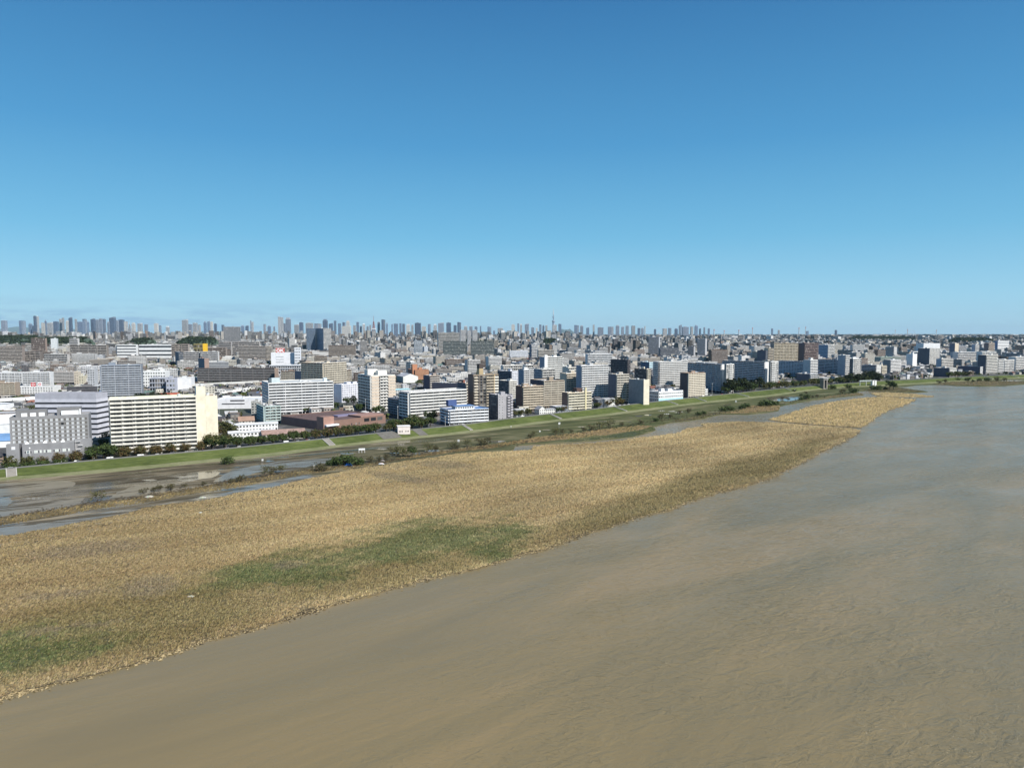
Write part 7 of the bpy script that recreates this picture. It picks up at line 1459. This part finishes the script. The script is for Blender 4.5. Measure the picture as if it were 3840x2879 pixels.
def car(kind_, x, y, rz, u=None, z=None, key=None):
    bd, wn_, wh = VAN if kind_ == 'white van' else CARS[kind_]; o = empty('parked_car' if kind_ != 'white van' else 'parked_van', (x, y, ZC if z is None else z), rz); link('body', bd, o); link('side_window', wn_, o)
    for sx in (-1.4, 1.4):
        for sy in (-.76, .76): wo = link('wheel', wh[0], o, (sx, sy, .33)); link('rim', wh[1], wo)
    u = u or proj(x, y, 3)[0]; rel, sh = nearest_hero(u, y); carq.append(dict(o=o, u=u, key=key or '%s parked %s' % (kind_, rel+' '+sh) if 'van' in kind_ else '%s car parked %s' % (kind_, rel+' '+sh), cat='van' if 'van' in kind_ else 'car', group='vehicles parked behind the levee'))
rc = random.Random(9)
def carrow(u0, u1, du, off, p=.8):
    u = u0
    while u < u1:
        if rc.random() < p:
            i = row_at(u); r = rows[i]; t = rows[i+1][4]-r[4]; x, y = at_crest(u, off+rc.uniform(-.4, .4)); car(rc.choice(['white', 'white', 'silver', 'white van', 'black', 'dark blue', 'silver', 'red']), x, y, atan2(t.y, t.x)+rc.choice([0, pi]), u)
        u += du*rc.uniform(.8, 1.3)
carrow(4, 60, 24, 9.5, 1); carrow(150, 330, 26, 13, .9); carrow(440, 740, 25, 10.2, .75); carrow(800, 1000, 30, 10.2, .7); carrow(1090, 1200, 17, 10.4, 1); carrow(1500, 1600, 24, 10.5, .6); carrow(1700, 1850, 30, 10.3, .5); carrow(2340, 2430, 18, 10.5, .9); carrow(2640, 2760, 20, 11, .7)
for j, D in enumerate((655, 675, 700)):
    for k in range(8): u = 1255+k*19+j*8; x = xat(u, D+k*1.5); car(rc.choice(['white', 'silver', 'black', 'white', 'white van', 'dark blue']), x, D+k*1.5+18, radians(31)+rc.choice([0, pi/2]), u)
for k in range(14): u = 830+(k % 7)*13; D = 610+(k//7)*14; car(rc.choice(['white', 'silver', 'black', 'dark blue']), xat(u, D), D, radians(20+rc.choice([0, 90])), u)
labels(carq)
# walkers on the crest path
def person(u, off, rz, shirt, trousers, label, z=5.03, stride=.3):
    x, y = at_crest(u, off); me = bpy.data.meshes.new('person'); s_ = stride
    J = [(0, 0, .92), (0, 0, 1.15), (0, .01, 1.40), (0, .02, 1.50), (0, .03, 1.66), (-.10, 0, .88), (-.11, s_*.5, .50), (-.11, s_*.55, .09), (-.11, s_*.55+.16, .05), (.10, 0, .88), (.11, -s_*.25, .50), (.11, -s_*.7, .12), (.11, -s_*.7+.15, .05),
         (-.19, 0, 1.42), (-.25, -s_*.35, 1.14), (-.24, -s_*.2, .90), (.19, 0, 1.42), (.25, s_*.35, 1.14), (.24, s_*.6, .92), (0, .03, 1.74)]
    E = [(0, 1), (1, 2), (2, 3), (3, 4), (4, 19), (0, 5), (5, 6), (6, 7), (7, 8), (0, 9), (9, 10), (10, 11), (11, 12), (2, 13), (13, 14), (14, 15), (2, 16), (16, 17), (17, 18)]
    rad = [.15, .14, .16, .055, .095, .09, .065, .045, .04, .09, .065, .045, .04, .06, .045, .035, .06, .045, .035, .075]
    me.from_pydata(J, E, []); o = bpy.data.objects.new('person', me); C.objects.link(o); md = o.modifiers.new('skin', 'SKIN'); me.skin_vertices.new() if not me.skin_vertices else None
    for i, q in enumerate(rad): me.skin_vertices[0].data[i].radius = (q, q*.8)
    me.skin_vertices[0].data[0].use_root = True; sb = o.modifiers.new('sub', 'SUBSURF'); sb.levels = 1; sb.render_levels = 1
    dg = bpy.context.evaluated_depsgraph_get(); ev = bpy.data.meshes.new_from_object(o.evaluated_get(dg)); o.modifiers.clear(); o.data = ev
    for m in MATS: ev.materials.append(m)
    while len(ev.materials) > len(MATS): ev.materials.pop(index=0)
    a = ev.attributes.new('Col', 'FLOAT_COLOR', 'FACE'); cs = []
    for p in ev.polygons:
        z_ = p.center.z; ax = abs(p.center.x); c = (.42, .27, .19) if (1.50 < z_ < 1.68) or (ax > .2 and z_ < 1.0) else (.03, .025, .02) if z_ >= 1.68 else shirt if z_ > .93 else trousers if z_ > .1 else (.05, .05, .05); cs += [*c, 1]
    a.data.foreach_set('color', cs); o.location = (x, y, z); o.rotation_euler = (0, 0, rz); tag(o, label, 'person')
al = radians(31)-pi/2
person(245, 2.0, al, (.80, .80, .80), (.05, .06, .1), 'person in a white top walking the crest path beside the grey hotel'); person(381, 2.8, al+pi, (.78, .78, .76), (.06, .06, .06), 'person in a white top on the crest path left of the long cream slab'); person(410, 2.0, al, (.7, .7, .72), (.3, .3, .32), 'person in pale clothes on the crest path at the corner of the long cream slab')
person(652, 2.2, al, (.10, .10, .13), (.05, .05, .06), 'person in dark clothes on the crest path before the long cream slab'); person(755, 2.6, al+pi, (.75, .74, .70), (.08, .08, .12), 'person in a cream top on the crest path below the cream gable tower'); person(766, 2.0, al+pi, (.45, .08, .07), (.06, .06, .1), 'person in a red top walking below the blank cream gable')
person(1420, 2.4, al, (.8, .8, .8), (.1, .1, .12), 'person in a white shirt on the crest path left of the pump house'); person(1612, 2.0, al, (.12, .16, .3), (.06, .06, .07), 'person in a blue top on the crest path right of the pump house')

# ------------------------------------------------------------------ the air
m = bpy.data.materials.new('pale_air'); m.use_nodes = True; nt = m.node_tree; nt.nodes.remove(nt.nodes['Principled BSDF']); pv = nt.nodes.new('ShaderNodeVolumePrincipled')
pv.inputs['Color'].default_value = (.62, .86, 1.0, 1); pv.inputs['Density'].default_value = 1.15e-5; pv.inputs['Anisotropy'].default_value = .0
nt.links.new(pv.outputs[0], nt.nodes['Material Output'].inputs['Volume'])
mb = MB(); mb.box(-76000, 76000, -2600, 76000, -8, 700, (.5, .5, .5)); o = mb.obj('haze', None, [m]*9); tag(o, 'thin blue air over the whole place', 'haze', kind='stuff')
